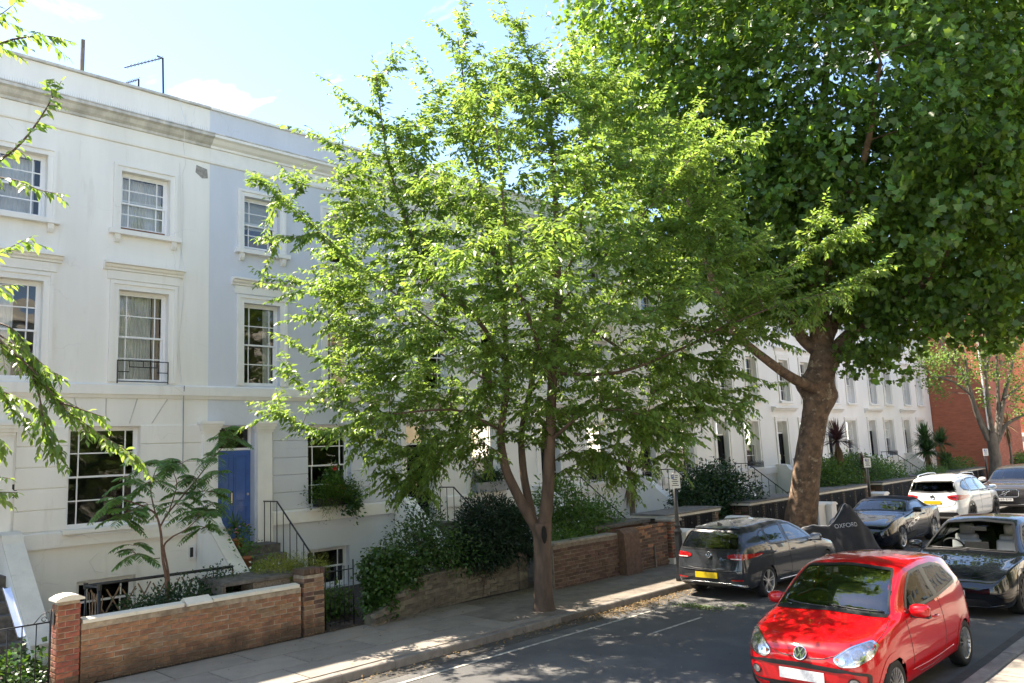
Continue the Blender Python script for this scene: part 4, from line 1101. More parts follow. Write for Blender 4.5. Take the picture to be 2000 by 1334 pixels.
# ---------------------------------------------------------------- cars
def car_paint(name, col, metal=0.3, rough=0.32, dirt=0.25):
    m = mat(name, col, rough, metal=metal, spec=.05, coat=1.0, coat_rough=0.01, var=0.04, vscale=3, dirt=tuple(min(1, c * .8 + .03) for c in col), dscale=9, dlo=.66, dhi=1.0)
    for nd in m.node_tree.nodes:
        if nd.type == 'BSDF_PRINCIPLED': nd.inputs['Coat IOR'].default_value = 1.62
    return m
car_paint('paint_red', (0.50, 0.004, 0.008), 0.0)
car_paint('paint_black', (0.004, 0.005, 0.007), 0.0)
car_paint('paint_grey', (0.030, 0.033, 0.038), 0.0)
car_paint('paint_navy', (0.005, 0.007, 0.013), 0.0)
car_paint('paint_white', (0.74, 0.75, 0.75), 0.0)
car_paint('paint_anthracite', (0.040, 0.038, 0.041), 0.0)
mat('tyre', (0.018, 0.018, 0.018), 0.85, var=.2, vscale=20)
mat('alloy', (0.62, 0.62, 0.62), 0.3, metal=0.9, var=.1)
mat('alloy_dark', (0.05, 0.05, 0.055), 0.35, metal=0.7)
mat('trim_black', (0.012, 0.012, 0.013), 0.35)
mat('arch_dark', (0.006, 0.006, 0.006), 0.9)
mat('chrome', (0.8, 0.8, 0.82), 0.12, metal=1.0)
mat('lamp_reflector', (0.50, 0.51, 0.53), 0.14, metal=0.9, var=.5, vscale=12, bump=.3, bscale=22)
mat('lamp_red', (0.40, 0.012, 0.014), 0.12, coat=1.0, var=.35, vscale=22)
mat('lamp_red_dark', (0.10, 0.006, 0.008), 0.12, coat=1.0)
mat('lamp_white', (0.75, 0.72, 0.70), 0.15, coat=1.0)
mat('plate_white', (0.66, 0.66, 0.65), 0.4, col2=(.50, .50, .51), vscale=26, lo=.42, hi=.6)
mat('plate_yellow', (0.72, 0.50, 0.02), 0.4, var=.08, vscale=12)
mat('interior_dark', (0.02, 0.02, 0.021), 0.8)
mat('interior_grey', (0.09, 0.09, 0.09), 0.8)
mat('seat_white', (0.72, 0.71, 0.69), 0.5, var=.05)
mat('soft_top', (0.012, 0.012, 0.014), 0.95, bump=.2, bscale=200)
mat('cover_cloth', (0.017, 0.017, 0.020), 0.75, var=.3, vscale=4, bump=.35, bscale=7)
mat('cover_trim', (0.42, 0.42, 0.43), 0.6)

def pchip(x, y, q):
    x = np.asarray(x, float); y = np.asarray(y, float); q = np.asarray(q, float)
    if len(x) == 1: return np.full_like(q, y[0])
    h = np.diff(x); d = np.diff(y) / h
    m = np.zeros_like(x)
    for i in range(1, len(x) - 1):
        if d[i - 1] * d[i] > 0:
            w1 = 2 * h[i] + h[i - 1]; w2 = h[i] + 2 * h[i - 1]
            m[i] = (w1 + w2) / (w1 / d[i - 1] + w2 / d[i])
    m[0] = d[0]; m[-1] = d[-1]
    i = np.clip(np.searchsorted(x, q) - 1, 0, len(x) - 2)
    t = np.clip((q - x[i]) / h[i], 0, 1); t2 = t * t; t3 = t2 * t
    return (2 * t3 - 3 * t2 + 1) * y[i] + (t3 - 2 * t2 + t) * h[i] * m[i] + (-2 * t3 + 3 * t2) * y[i + 1] + (t3 - t2) * h[i] * m[i + 1]

def inpoly(p, poly):
    x, y = p; c = False; n = len(poly)
    for i in range(n):
        x0, y0 = poly[i]; x1, y1 = poly[(i + 1) % n]
        if (y0 > y) != (y1 > y) and x < (x1 - x0) * (y - y0) / (y1 - y0) + x0: c = not c
    return c

def chaikin(poly, n=2, closed=True):
    for _ in range(n):
        out = []; m = len(poly)
        for i in range(m if closed else m - 1):
            a, b = poly[i], poly[(i + 1) % m]
            out.append((a[0] * .75 + b[0] * .25, a[1] * .75 + b[1] * .25)); out.append((a[0] * .25 + b[0] * .75, a[1] * .25 + b[1] * .75))
        if not closed: out = [poly[0]] + out + [poly[-1]]
        poly = out
    return poly

def fillet(poly, r, closed=True):
    """round the corners of a polygon by radius r, leaving its sides straight"""
    if r <= 0 or len(poly) > 14: return poly
    out = []; n = len(poly)
    for i in range(n):
        if not closed and i in (0, n - 1): out.append(poly[i]); continue
        p, a, b = Vector(poly[i]), Vector(poly[i - 1]), Vector(poly[(i + 1) % n])
        la, lb = (a - p).length, (b - p).length
        d = min(r, la * .4, lb * .4); u = p + (a - p) / max(la, 1e-6) * d; v = p + (b - p) / max(lb, 1e-6) * d
        for t in (0, .25, .5, .75, 1): out.append(tuple(u * (1 - t) ** 2 + p * 2 * t * (1 - t) + v * t * t))
    return out

def inset(poly, w):
    n = len(poly)
    area = sum(poly[i][0] * poly[(i + 1) % n][1] - poly[(i + 1) % n][0] * poly[i][1] for i in range(n))
    s = 1 if area > 0 else -1; out = []
    for i in range(n):
        p, a, b = Vector(poly[i]), Vector(poly[i - 1]), Vector(poly[(i + 1) % n])
        d0 = (p - a); d1 = (b - p)
        if d0.length < 1e-7 or d1.length < 1e-7: out.append(tuple(p)); continue
        d0.normalize(); d1.normalize()
        n0 = Vector((-d0.y, d0.x)) * s; n1 = Vector((-d1.y, d1.x)) * s
        m = n0 + n1; m = m.normalized() if m.length > 1e-6 else n0
        out.append(tuple(p + m * min(w / max(m.dot(n0), .4), 2.2 * w)))
    return out

class Car:
    def __init__(s, label, loc, rz, T, paint, wheels, group='cars parked along the street', regions=(), M=34, step=0.028):
        s.root = empty('parked_car', loc, label, 'car', group, rz)
        s.paint = paint
        s.wins = []; s.wheels = wheels
        ys = []
        ya, yb = T['zc'][0][0], T['zc'][-1][0]
        lo, hi = min(ya, yb), max(ya, yb)
        n = int((hi - lo) / step)
        # cosine-ish spacing keeps both ends round
        ys = list(np.linspace(lo, hi, n))
        ys = sorted(set([lo, lo + .004, lo + .012, hi - .004, hi - .012] + [float(v) for v in ys]))
        q = np.array(ys)
        def C(k):
            a = sorted(T[k]); return pchip([p[0] for p in a], [p[1] for p in a], q)
        zb, zm, wm, zsh, wsh, zr, wr, zc = (C(k) for k in ('zb', 'zm', 'wm', 'zsh', 'wsh', 'zr', 'wr', 'zc'))
        ws = wm - T.get('tuck', .055)
        t = np.linspace(0, 8, M)
        V = []
        idx = np.arange(9)
        for i in range(len(q)):
            px = [0, ws[i] * .8, ws[i], wm[i], wsh[i], wsh[i] * .5 + wr[i] * .5 + T.get('bulge', .012), wr[i], wr[i] * .55, 0]
            pz = [zb[i], zb[i], zb[i] + min(.05, (zm[i] - zb[i]) * .4), zm[i], zsh[i], (zsh[i] + zr[i]) / 2, zr[i], zc[i] - .28 * (zc[i] - zr[i]), zc[i]]
            X = pchip(idx, px, t); Zz = pchip(idx, pz, t)
            ring = [(X[j], q[i], Zz[j]) for j in range(M)] + [(-X[j], q[i], Zz[j]) for j in range(M - 2, 0, -1)]
            V.append(ring)
        N = len(V[0]); s.N = N
        s.v = [p for r in V for p in r]
        s.f = [(i * N + j, i * N + (j + 1) % N, (i + 1) * N + (j + 1) % N, (i + 1) * N + j) for i in range(len(q) - 1) for j in range(N)]
        s.caps = [tuple(range(N)), tuple((len(q) - 1) * N + j for j in range(N - 1, -1, -1))]
        tris = []
        for f in s.f: tris += [(f[0], f[1], f[2]), (f[0], f[2], f[3])]
        for c in s.caps:
            for j in range(1, N - 1): tris.append((c[0], c[j], c[j + 1]))
        s.bvh = BVHTree.FromPolygons([Vector(p) for p in s.v], tris)
        s.regions = regions
    def ray(s, view, u, v):
        if view == 'R': o, d = (3, u, v), (-1, 0, 0)
        elif view == 'L': o, d = (-3, u, v), (1, 0, 0)
        elif view == 'F': o, d = (u, 5, v), (0, -1, 0)
        elif view == 'B': o, d = (u, -5, v), (0, 1, 0)
        elif view == 'T': o, d = (u, v, 4), (0, 0, -1)
        else:
            th = R(view); d = (-math.sin(th), -math.cos(th), 0); o = (5 * math.sin(th) + u * math.cos(th), 5 * math.cos(th) - u * math.sin(th), v)
        hit = s.bvh.ray_cast(Vector(o), Vector(d))
        if hit[0] is None: return None
        nn = hit[1]
        if nn.dot(Vector(d)) > 0: nn = -nn
        return hit[0], nn
    def pt(s, view, u, v, off):
        h = s.ray(view, u, v)
        if h is None: return None
        return h[0] + h[1] * off
    def _surf(s, name, view, vs2, fs, m, parent, off, smooth=True):
        pts = [s.pt(view, p[0], p[1], off) for p in vs2]
        good = [p is not None for p in pts]
        fs = [f for f in fs if all(good[i] for i in f)]
        # drop slivers that jump to a far surface
        fs2 = []
        for f in fs:
            if max((pts[f[i]] - pts[f[i - 1]]).length for i in range(len(f))) < 0.35: fs2.append(f)
        used = sorted({i for f in fs2 for i in f}); mp_ = {i: k for k, i in enumerate(used)}
        mb = MB(); mb.add([tuple(pts[i]) for i in used], [tuple(mp_[i] for i in f) for f in fs2])
        me = bpy.data.meshes.new(name); me.from_pydata(mb.v, [], mb.f); me.materials.append(MATS[m])
        bm = bmesh.new(); bm.from_mesh(me); bmesh.ops.recalc_face_normals(bm, faces=bm.faces)
        bm.to_mesh(me); bm.free()
        me.polygons.foreach_set('use_smooth', [smooth] * len(me.polygons))
        return link(name, me, parent or s.root)
    def patch(s, name, view, poly, m, off=.004, rnd=2, res=.07, parent=None, mirror=False):
        if mirror:
            o1 = s.patch(name, view, poly, m, off, rnd, res, parent)
            if view in ('R', 'L'): v2 = 'L' if view == 'R' else 'R'; p2 = poly
            elif view in ('F', 'B', 'T'): v2 = view; p2 = [(-p[0], p[1]) for p in poly]
            else: v2 = -view; p2 = [(-p[0], p[1]) for p in poly]
            return o1, s.patch(name, v2, p2, m, off, rnd, res, parent)
        poly = fillet(poly, .045 * rnd) if rnd else poly
        bm = bmesh.new(); vs = [bm.verts.new((p[0], p[1], 0)) for p in poly]; bm.faces.new(vs)
        bmesh.ops.triangulate(bm, faces=bm.faces[:])
        for _ in range(6):
            long = [e for e in bm.edges if e.calc_length() > res]
            if not long: break
            bmesh.ops.subdivide_edges(bm, edges=long, cuts=1, use_grid_fill=False)
            bmesh.ops.triangulate(bm, faces=[f for f in bm.faces if len(f.verts) > 3])
        bm.verts.index_update()
        v2 = [(v.co.x, v.co.y) for v in bm.verts]; fs = [tuple(v.index for v in f.verts) for f in bm.faces]; bm.free()
        return s._surf(name, view, v2, fs, m, parent, off)
    def ring(s, name, view, poly, w, m, off=.006, rnd=2, parent=None, mirror=False):
        if mirror:
            a = s.ring(name, view, poly, w, m, off, rnd, parent)
            if view in ('R', 'L'): return a, s.ring(name, 'L' if view == 'R' else 'R', poly, w, m, off, rnd, parent)
            return a, s.ring(name, view if isinstance(view, str) else -view, [(-p[0], p[1]) for p in poly], w, m, off, rnd, parent)
        poly = fillet(poly, .045 * rnd) if rnd else poly
        dense = []
        n = len(poly)
        for i in range(n):
            a, b = poly[i], poly[(i + 1) % n]; k = max(1, int(math.dist(a, b) / .05))
            dense += [(a[0] + (b[0] - a[0]) * j / k, a[1] + (b[1] - a[1]) * j / k) for j in range(k)]
        inn = inset(dense, w); n = len(dense)
        return s._surf(name, view, dense + inn, [(i, (i + 1) % n, (i + 1) % n + n, i + n) for i in range(n)], m, parent, off)
    def window(s, name, view, poly, glass='glass_car', rim=.035, mirror=True, rnd=2, hole=True):
        views = [(view, poly)]
        if mirror:
            views.append(({'R': 'L'}.get(view, view), poly if view == 'R' else [(-p[0], p[1]) for p in poly]))
        for vw, pl in views:
            pl2 = fillet(pl, .045 * rnd) if rnd else pl
            g = s.patch(name, vw, pl, glass, .002, rnd, .09)
            s.ring('window_seal', vw, pl, rim, 'trim_black', .004, rnd, g)
            if hole: s.wins.append((vw, inset(pl2, rim * .55)))
    def line(s, name, view, pts, r=.004, m='trim_black', mirror=False, parent=None, rnd=1, off=.0):
        out = []
        for vw, P in [(view, pts)] + ([({'R': 'L'}.get(view, view), pts if view == 'R' else [(-p[0], p[1]) for p in pts])] if mirror else []):
            P = chaikin(P, rnd, False) if rnd else P
            D = []
            for a, b in zip(P[:-1], P[1:]):
                k = max(1, int(math.dist(a, b) / .04)); D += [(a[0] + (b[0] - a[0]) * j / k, a[1] + (b[1] - a[1]) * j / k) for j in range(k)]
            D.append(P[-1])
            pp = [s.pt(vw, u, v, off) for u, v in D]; pp = [p for p in pp if p is not None]
            if len(pp) > 1: out.append(MB().tube(pp, r, 5).build(name, m, parent or s.root, smooth=True))
        return out
    def finish(s, arch=.04, arch_mat=None, lining='interior_dark', cab=(-1.3, .95), floor=.55):
        W = max(p[0] for p in s.v)
        faces = []; reg = {}
        V = s.v
        keepwin = []
        for f in s.f:
            c = [sum(V[i][k] for i in f) / 4 for k in range(3)]
            a = Vector(V[f[2]]) - Vector(V[f[0]]); b = Vector(V[f[3]]) - Vector(V[f[1]]); nrm = a.cross(b)
            if nrm.length > 1e-12: nrm.normalize()
            if nrm.x * c[0] < 0 and abs(nrm.x) > .5: nrm = -nrm
            kill = False
            for (wy, wz, wr_, ww) in s.wheels:
                if (c[1] - wy) ** 2 + (c[2] - wz) ** 2 < (wr_ + arch - .012) ** 2 and abs(c[0]) > W - .32: kill = True
            inwin = False
            for vw, pl in s.wins:
                if vw == 'R' and c[0] > .2 and inpoly((c[1], c[2]), pl): inwin = True
                if vw == 'L' and c[0] < -.2 and inpoly((c[1], c[2]), pl): inwin = True
                if vw == 'F' and c[1] > -.2 and inpoly((c[0], c[2]), pl): inwin = True
                if vw == 'B' and c[1] < .0 and inpoly((c[0], c[2]), pl): inwin = True
            if kill or inwin: keepwin.append(f); continue
            key = 'body'
            for (nm, m_, fn) in s.regions:
                if fn(c, nrm): key = nm; break
            reg.setdefault(key, []).append(f)
        rm = {nm: m_ for nm, m_, fn in s.regions}
        dead = set(keepwin)
        for key, fl in reg.items():
            mb = MB(); mb.v = list(V); mb.f = list(fl) + (list(s.caps) if key == 'body' else [])
            me = bpy.data.meshes.new(key); me.from_pydata(mb.v, [], mb.f)
            bm = bmesh.new(); bm.from_mesh(me)
            bmesh.ops.delete(bm, geom=[v for v in bm.verts if not v.link_faces], context='VERTS')
            bmesh.ops.recalc_face_normals(bm, faces=bm.faces); bm.to_mesh(me); bm.free()
            smooth_by_angle(me, 42)
            me.materials.append(MATS[rm.get(key, s.paint)])
            link(key, me, s.root)
        # cabin lining just inside the shell
        me = bpy.data.meshes.new('lining'); fl = [f for f in s.f if f not in dead]
        sel = []
        for f in fl:
            c = [sum(V[i][k] for i in f) / 4 for k in range(3)]
            if cab[0] < c[1] < cab[1] and c[2] > floor: sel.append(f)
        me.from_pydata(V, [], s.f)
        bm = bmesh.new(); bm.from_mesh(me); bmesh.ops.recalc_face_normals(bm, faces=bm.faces); bm.normal_update()
        nrm = [v.normal.copy() for v in bm.verts]; bm.free()
        bpy.data.meshes.remove(me)
        lv = [tuple(Vector(V[i]) - nrm[i] * .03) for i in range(len(V))]
        me = bpy.data.meshes.new('lining'); me.from_pydata(lv, [], sel)
        bm = bmesh.new(); bm.from_mesh(me); bmesh.ops.delete(bm, geom=[v for v in bm.verts if not v.link_faces], context='VERTS'); bm.to_mesh(me); bm.free()
        me.materials.append(MATS[lining]); lo_ = link('lining', me, s.root)
        MB().box(-W + .14, W - .14, cab[0] + .1, cab[1] - .02, floor - .05, floor).build('cabin_floor', lining, s.root)
        # wheel arch lips and liners
        for (wy, wz, wr_, ww) in s.wheels:
            for vw, sg in (('R', 1), ('L', -1)):
                n = 40; ang = [R(-28) + R(236) * k / n for k in range(n + 1)]
                r0, r1 = wr_ + arch - .016, wr_ + arch + (.035 if arch_mat is None else .075)
                o = [(wy + r0 * math.cos(a), wz + r0 * math.sin(a)) for a in ang] + [(wy + r1 * math.cos(a), wz + r1 * math.sin(a)) for a in ang]
                s._surf('arch_lip', vw, o, [(k, k + 1, n + 1 + k + 1, n + 1 + k) for k in range(n)], arch_mat or s.paint, s.root, .005)
                l = MB(); rr_ = wr_ + arch - .004
                l.add([(sg * x, wy + rr_ * math.cos(a), wz + rr_ * math.sin(a)) for x in (W - .075, W - .36) for a in ang], [(k, k + 1, n + 1 + k + 1, n + 1 + k) for k in range(n)])
                l.add([(sg * (W - .36), wy + rr_ * math.cos(a), wz + rr_ * math.sin(a)) for a in ang] + [(sg * (W - .36), wy, wz)], [(k, k + 1, n + 1) for k in range(n)])
                l.build('arch_liner', 'arch_dark', s.root)
    def wheel(s, wy, wz, r, w, x, spokes=10, rimm='alloy', style='thin', rimfrac=.68):
        for sg in (1, -1):
            ty = MB()
            ty.lathe([(r * rimfrac, w * .42), (r * (rimfrac + .02), w * .5), (r * .92, w * .5), (r * .975, w * .42), (r, w * .25), (r, -w * .25), (r * .975, -w * .42), (r * .9, -w * .5), (r * rimfrac, -w * .45)], 40, axis='x')
            wh = ty.build('wheel', 'tyre', s.root, smooth=True, loc=(sg * (x - w / 2), wy, wz))
            ri = MB(); rr_ = r * rimfrac
            ri.lathe([(rr_ * 1.03, w * .43), (rr_ * 1.0, w * .49), (rr_ * .95, w * .46), (rr_ * .92, w * .30), (rr_ * .92, -w * .4)], 40, axis='x')
            ri.lathe([(0, w * .40), (rr_ * .16, w * .40), (rr_ * .2, w * .33), (rr_ * .2, w * .2)], 20, axis='x')
            for k in range(spokes):
                a = 2 * math.pi * k / spokes + .2
                ca, sa = math.cos(a), math.sin(a)
                if style == 'twin':
                    for e in (-.085, .085):
                        p0 = (w * .36, rr_ * .16 * ca - e * .6 * rr_ * sa, rr_ * .16 * sa + e * .6 * rr_ * ca); p1 = (w * .44, rr_ * .95 * ca - e * rr_ * sa * 1.7, rr_ * .95 * sa + e * rr_ * ca * 1.7)
                        ri.bar(p0, p1, rr_ * .075, w * .10, (1, 0, 0))
                else:
                    ri.bar((w * .36, rr_ * .16 * ca, rr_ * .16 * sa), (w * .44, rr_ * .95 * ca, rr_ * .95 * sa), rr_ * (.10 if style == 'thin' else .2), w * .10, (1, 0, 0))
            o = ri.build('rim', rimm, wh)
            bk = MB(); bk.lathe([(0, w * .05), (rr_ * .6, w * .05), (rr_ * .6, w * .02), (rr_ * .93, w * .0), (rr_ * .93, -w * .3)], 24, axis='x'); bk.build('brake_disc', 'arch_dark', wh)
            if sg < 0: wh.rotation_euler = (0, 0, math.pi)
    def plate(s, view, u, v, w, h, m, text=None, tilt=0, off=.012):
        p = s.pt(view, u, v, off); sg = 1 if view == 'F' else -1
        po = MB().box(-w / 2, w / 2, -.004, .004, -h / 2, h / 2).build('number_plate', m, s.root, loc=p); po.rotation_euler = (R(tilt), 0, math.pi if view == 'F' else 0)
        if text: text_mesh('lettering', text, h * .95, 'print_black', po, Matrix.Translation((0, -.0055, 0)) @ Matrix.Rotation(R(90), 4, 'X'), .0006, width=w * .86)
        return po
    def mirror(s, x, y, z, m, sx=.11, sy=.08, sz=.075):
        for sg in (1, -1):
            bm = bmesh.new(); bmesh.ops.create_uvsphere(bm, u_segments=16, v_segments=10, radius=1)
            for v in bm.verts:
                c = v.co; c.x = math.copysign(abs(c.x) ** .7, c.x) * sx; c.z = math.copysign(abs(c.z) ** .75, c.z) * sz
                c.y = math.copysign(abs(c.y) ** .8, c.y) * (sy if c.y > 0 else sy * .45)
            me = bpy.data.meshes.new('wing_mirror'); bm.to_mesh(me); bm.free(); me.polygons.foreach_set('use_smooth', [True] * len(me.polygons)); me.materials.append(MATS[m])
            o = link('wing_mirror', me, s.root, (sg * x, y, z))
            MB().bar((-sg * sx * .6, .0, -sz * .7), (-sg * (sx + .09), .03, -sz * 1.5), .06, .035).build('mirror_stalk', 'trim_black', o)
            MB().box(-sx * .86, sx * .86, -sy * .47, -sy * .44, -sz * .75, sz * .75).build('mirror_glass', 'chrome', o)
            MB().box(-sx * .9, sx * .9, -sy * .4, sy * .5, -sz * 1.02, -sz * .72).build('mirror_base', 'trim_black', o)
    def handle(s, y, z, m, mirror=True):
        for vw in ('R', 'L'):
            h = s.pt(vw, y, z, .012)
            if h is None: continue
            sg = 1 if vw == 'R' else -1
            MB().tube([(h.x - sg * .018, y + .085, z + .003), (h.x + sg * .008, y + .05, z + .002), (h.x + sg * .010, y - .05, z - .002), (h.x - sg * .018, y - .085, z - .003)], [.010, .014, .014, .010], 8).build('door_handle', m, s.root, smooth=True)
    def seat(s, x, y, z, m, back=.62, headrest=True):
        bm = bmesh.new()
        def rb(cx, cy, cz, sx, sy, sz, tilt=0):
            r = bmesh.ops.create_cube(bm, size=1); vs = r['verts']
            for v in vs: v.co = Vector((v.co.x * sx, v.co.y * sy, v.co.z * sz))
            fs = list({f for v in vs for f in v.link_faces}); es = list({e for v in vs for e in v.link_edges})
            rb_ = bmesh.ops.bevel(bm, geom=es, offset=min(sx, sy, sz) * .42, segments=3, affect='EDGES', profile=.6)
            M4 = Matrix.Translation((cx, cy, cz)) @ Matrix.Rotation(R(tilt), 4, 'X')
            nv = {v for f in rb_['faces'] for v in f.verts} | {v for v in vs if v.is_valid}
            for v in nv: v.co = M4 @ v.co
        rb(x, y + .05, z + .12, .50, .50, .16, 5)
        rb(x, y - .22, z + .18 + back * .42, .50, .16, back * .84, 12)
        rb(x, y - .285, z + .18 + back * .80, .40, .14, back * .40, 12)
        if headrest: rb(x, y - .35, z + .20 + back + .05, .25, .12, .22, 8)
        me = bpy.data.meshes.new('seat'); bm.to_mesh(me); bm.free(); me.materials.append(MATS[m]); me.polygons.foreach_set('use_smooth', [True] * len(me.polygons))
        return link('seat', me, s.root)
    def dash(s, y0, y1, z0, z1, w, m='interior_dark'):
        MB().prism([(y0, z0), (y1, z0), (y1, z1 - .02), ((y0 + y1) / 2, z1), (y0, z1 - .07)], 'x', -w, w).build('dashboard', m, s.root)
    def steering(s, x, y, z, r=.185):
        o = MB(); M4 = Matrix.Translation((x, y, z)) @ Matrix.Rotation(R(65), 4, 'X')
        o.tube([tuple(M4 @ Vector((r * math.cos(t), r * math.sin(t), 0))) for t in np.linspace(0, 2 * math.pi, 25)], .016, 6)
        for t in (0.1, 3.04, 4.71): o.tube([tuple(M4 @ Vector((0, 0, -.03))), tuple(M4 @ Vector((r * math.cos(t), r * math.sin(t), 0)))], .018, 5)
        o.build('steering_wheel', 'interior_dark', s.root, smooth=True)
    def roundel(s, view, u, v, r, kind='vw', off=.006, tiltx=0):
        h = s.ray(view, u, v)
        if h is None: return
        p, n = h
        nv = n.normalized(); up = Vector((0, 0, 1)); xa = up.cross(nv)
        xa.normalize(); ya = nv.cross(xa)
        M4 = Matrix(((xa.x, ya.x, nv.x, p.x), (xa.y, ya.y, nv.y, p.y), (xa.z, ya.z, nv.z, p.z), (0, 0, 0, 1)))
        def P(a, b, c=0): return tuple(M4 @ Vector((a * r, b * r, c)))
        disc = MB(); n_ = 28
        disc.add([P(math.cos(2 * math.pi * k / n_), math.sin(2 * math.pi * k / n_), off) for k in range(n_)] + [P(math.cos(2 * math.pi * k / n_), math.sin(2 * math.pi * k / n_), off - .02) for k in range(n_)],
                 [tuple(range(n_))] + [(k, (k + 1) % n_, n_ + (k + 1) % n_, n_ + k) for k in range(n_)])
        e = disc.build('badge', 'trim_black' if kind != 'volvo' else 'trim_black', s.root)
        c = MB(); w = .10 * r
        c.tube([P(.93 * math.cos(t), .93 * math.sin(t), off + .003) for t in np.linspace(0, 2 * math.pi, 33)], .085 * r if kind == 'vw' else .13 * r, 6)
        if kind == 'vw':
            for seg in ([(-.42, .80), (-.03, .08)], [(.42, .80), (.03, .08)], [(-.80, .38), (-.36, -.72)], [(-.36, -.72), (-.02, .0)], [(.80, .38), (.36, -.72)], [(.36, -.72), (.02, .0)]):
                c.bar(P(*seg[0], off + .003), P(*seg[1], off + .003), .17 * r, .006, tuple(nv))
        elif kind == 'volvo':
            c.bar(P(-2.6, -1.3, off - .004), P(2.6, 1.3, off - .004), .2 * r, .006, tuple(nv)); c.bar(P(-.5, 0, off + .004), P(.5, 0, off + .004), .3 * r, .006, tuple(nv))
        c.build('badge_emblem', 'chrome', e)

FL = (0, math.pi)  # headings

# ---- red city car ------------------------------------------------------------
T = dict(
    zc=[(1.77, .64), (1.74, .70), (1.66, .765), (1.5, .835), (1.25, .905), (1.02, .965), (.92, .995), (.70, 1.155), (.45, 1.305), (.2, 1.425), (.05, 1.462), (-.4, 1.485), (-.9, 1.468), (-1.35, 1.415), (-1.5, 1.37), (-1.62, 1.17), (-1.70, 1.0), (-1.755, .86), (-1.77, .78)],
    zr=[(1.77, .61), (1.74, .665), (1.66, .735), (1.5, .81), (1.25, .885), (1.02, .945), (.92, .965), (.70, 1.115), (.45, 1.265), (.2, 1.38), (.05, 1.405), (-.4, 1.425), (-.9, 1.41), (-1.35, 1.36), (-1.5, 1.31), (-1.62, 1.12), (-1.70, .96), (-1.755, .83), (-1.77, .75)],
    wr=[(1.77, .26), (1.74, .38), (1.66, .48), (1.5, .57), (1.25, .62), (1.02, .655), (.92, .655), (.70, .64), (.45, .615), (.2, .59), (-.4, .58), (-.9, .57), (-1.35, .55), (-1.5, .54), (-1.62, .55), (-1.7, .55), (-1.77, .42)],
    zsh=[(1.77, .57), (1.74, .62), (1.66, .68), (1.5, .755), (1.25, .83), (1.02, .88), (.9, .90), (.4, .92), (-.4, .945), (-.9, .97), (-1.3, 1.0), (-1.5, 1.0), (-1.62, .97), (-1.7, .90), (-1.77, .70)],
    wsh=[(1.77, .34), (1.74, .50), (1.66, .62), (1.5, .71), (1.25, .755), (1.0, .775), (.5, .785), (-.5, .785), (-1.0, .775), (-1.4, .745), (-1.6, .71), (-1.72, .65), (-1.77, .50)],
    wm=[(1.77, .40), (1.74, .57), (1.66, .68), (1.5, .765), (1.25, .805), (1.0, .815), (.3, .82), (-1.0, .82), (-1.4, .80), (-1.6, .77), (-1.72, .70), (-1.77, .56)],
    zm=[(1.77, .47), (1.0, .52), (-1.77, .55)],
    zb=[(1.77, .30), (1.74, .22), (1.6, .185), (0, .18), (-1.6, .20), (-1.74, .26), (-1.77, .34)])
UW = ((1.185, .288, .288, .17), (-1.235, .288, .288, .17))
c = Car('red three door city car parked at the near kerb', (-4.42, 10.555, 0), math.pi, T, 'paint_red', UW)
c.window('windscreen', 'F', [(-.685, .965), (-.60, 1.22), (-.535, 1.40), (0, 1.435), (.535, 1.40), (.60, 1.22), (.685, .965), (0, .985)], 'glass_screen', rim=.024, mirror=False, rnd=1)
c.window('rear_window', 'B', [(-.55, 1.04), (-.50, 1.33), (.50, 1.33), (.55, 1.04)], 'glass_car_dark', mirror=False)
c.window('side_window', 'R', [(.66, .955), (.30, 1.235), (.06, 1.355), (-.30, 1.375), (-.36, .985)], 'glass_car_dark', rnd=1)
c.window('side_window', 'R', [(-.43, .99), (-.38, 1.375), (-.75, 1.365), (-1.08, 1.30), (-1.28, 1.12), (-1.22, 1.055)], 'glass_car_dark', rnd=1)
c.patch('pillar_trim', 'R', [(-.35, .985), (-.30, 1.375), (-.385, 1.375), (-.435, .99)], 'trim_black', .005, 0, mirror=True)
hl = c.patch('headlight', 'F', [(.355, .625), (.43, .555), (.60, .575), (.715, .66), (.735, .76), (.68, .80), (.52, .745)], 'lamp_reflector', .005, 1, mirror=True)
for o, sg in zip(hl, (1, -1)):
    c.ring('headlight_rim', 'F', [(sg * p[0], p[1]) for p in [(.35, .625), (.43, .548), (.60, .568), (.722, .655), (.742, .765), (.68, .808), (.52, .752)]], .014, 'chrome', .008, 1, o)
    for (u, v, r_, m_) in ((.60, .675, .066, 'chrome'), (.60, .675, .05, 'lamp_reflector'), (.455, .615, .035, 'chrome')):
        c.patch('bulb_ring' if m_ == 'chrome' else 'bulb', 'F', [(sg * u + r_ * math.cos(t), v + r_ * math.sin(t)) for t in np.linspace(0, 2 * math.pi, 17)[:-1]], m_, .009 if m_ == 'chrome' else .012, 0, parent=o)
    c.patch('indicator', 'F', [(sg * p[0], p[1]) for p in ((.385, .625), (.43, .60), (.42, .648))], 'terracotta', .012, 1, parent=o)
c.ring('bumper_trim', 'F', [(-.715, .50), (-.45, .535), (0, .55), (.45, .535), (.715, .50), (.70, .36), (.60, .285), (0, .27), (-.60, .285), (-.70, .36)], .028, 'trim_black', .010, 1)
c.patch('lower_grille', 'F', [(-.42, .245), (-.40, .315), (.40, .315), (.42, .245)], 'trim_black', .006, 1)
c.patch('upper_grille', 'F', [(-.60, .505), (-.40, .52), (0, .53), (.40, .52), (.60, .505), (.40, .488), (0, .495), (-.40, .488)], 'trim_black', .006, 1)
fg = c.patch('fog_lamp', 'F', [(.565 + .045 * math.cos(t), .40 + .04 * math.sin(t)) for t in np.linspace(0, 2 * math.pi, 17)[:-1]], 'lamp_reflector', .012, 0, mirror=True)
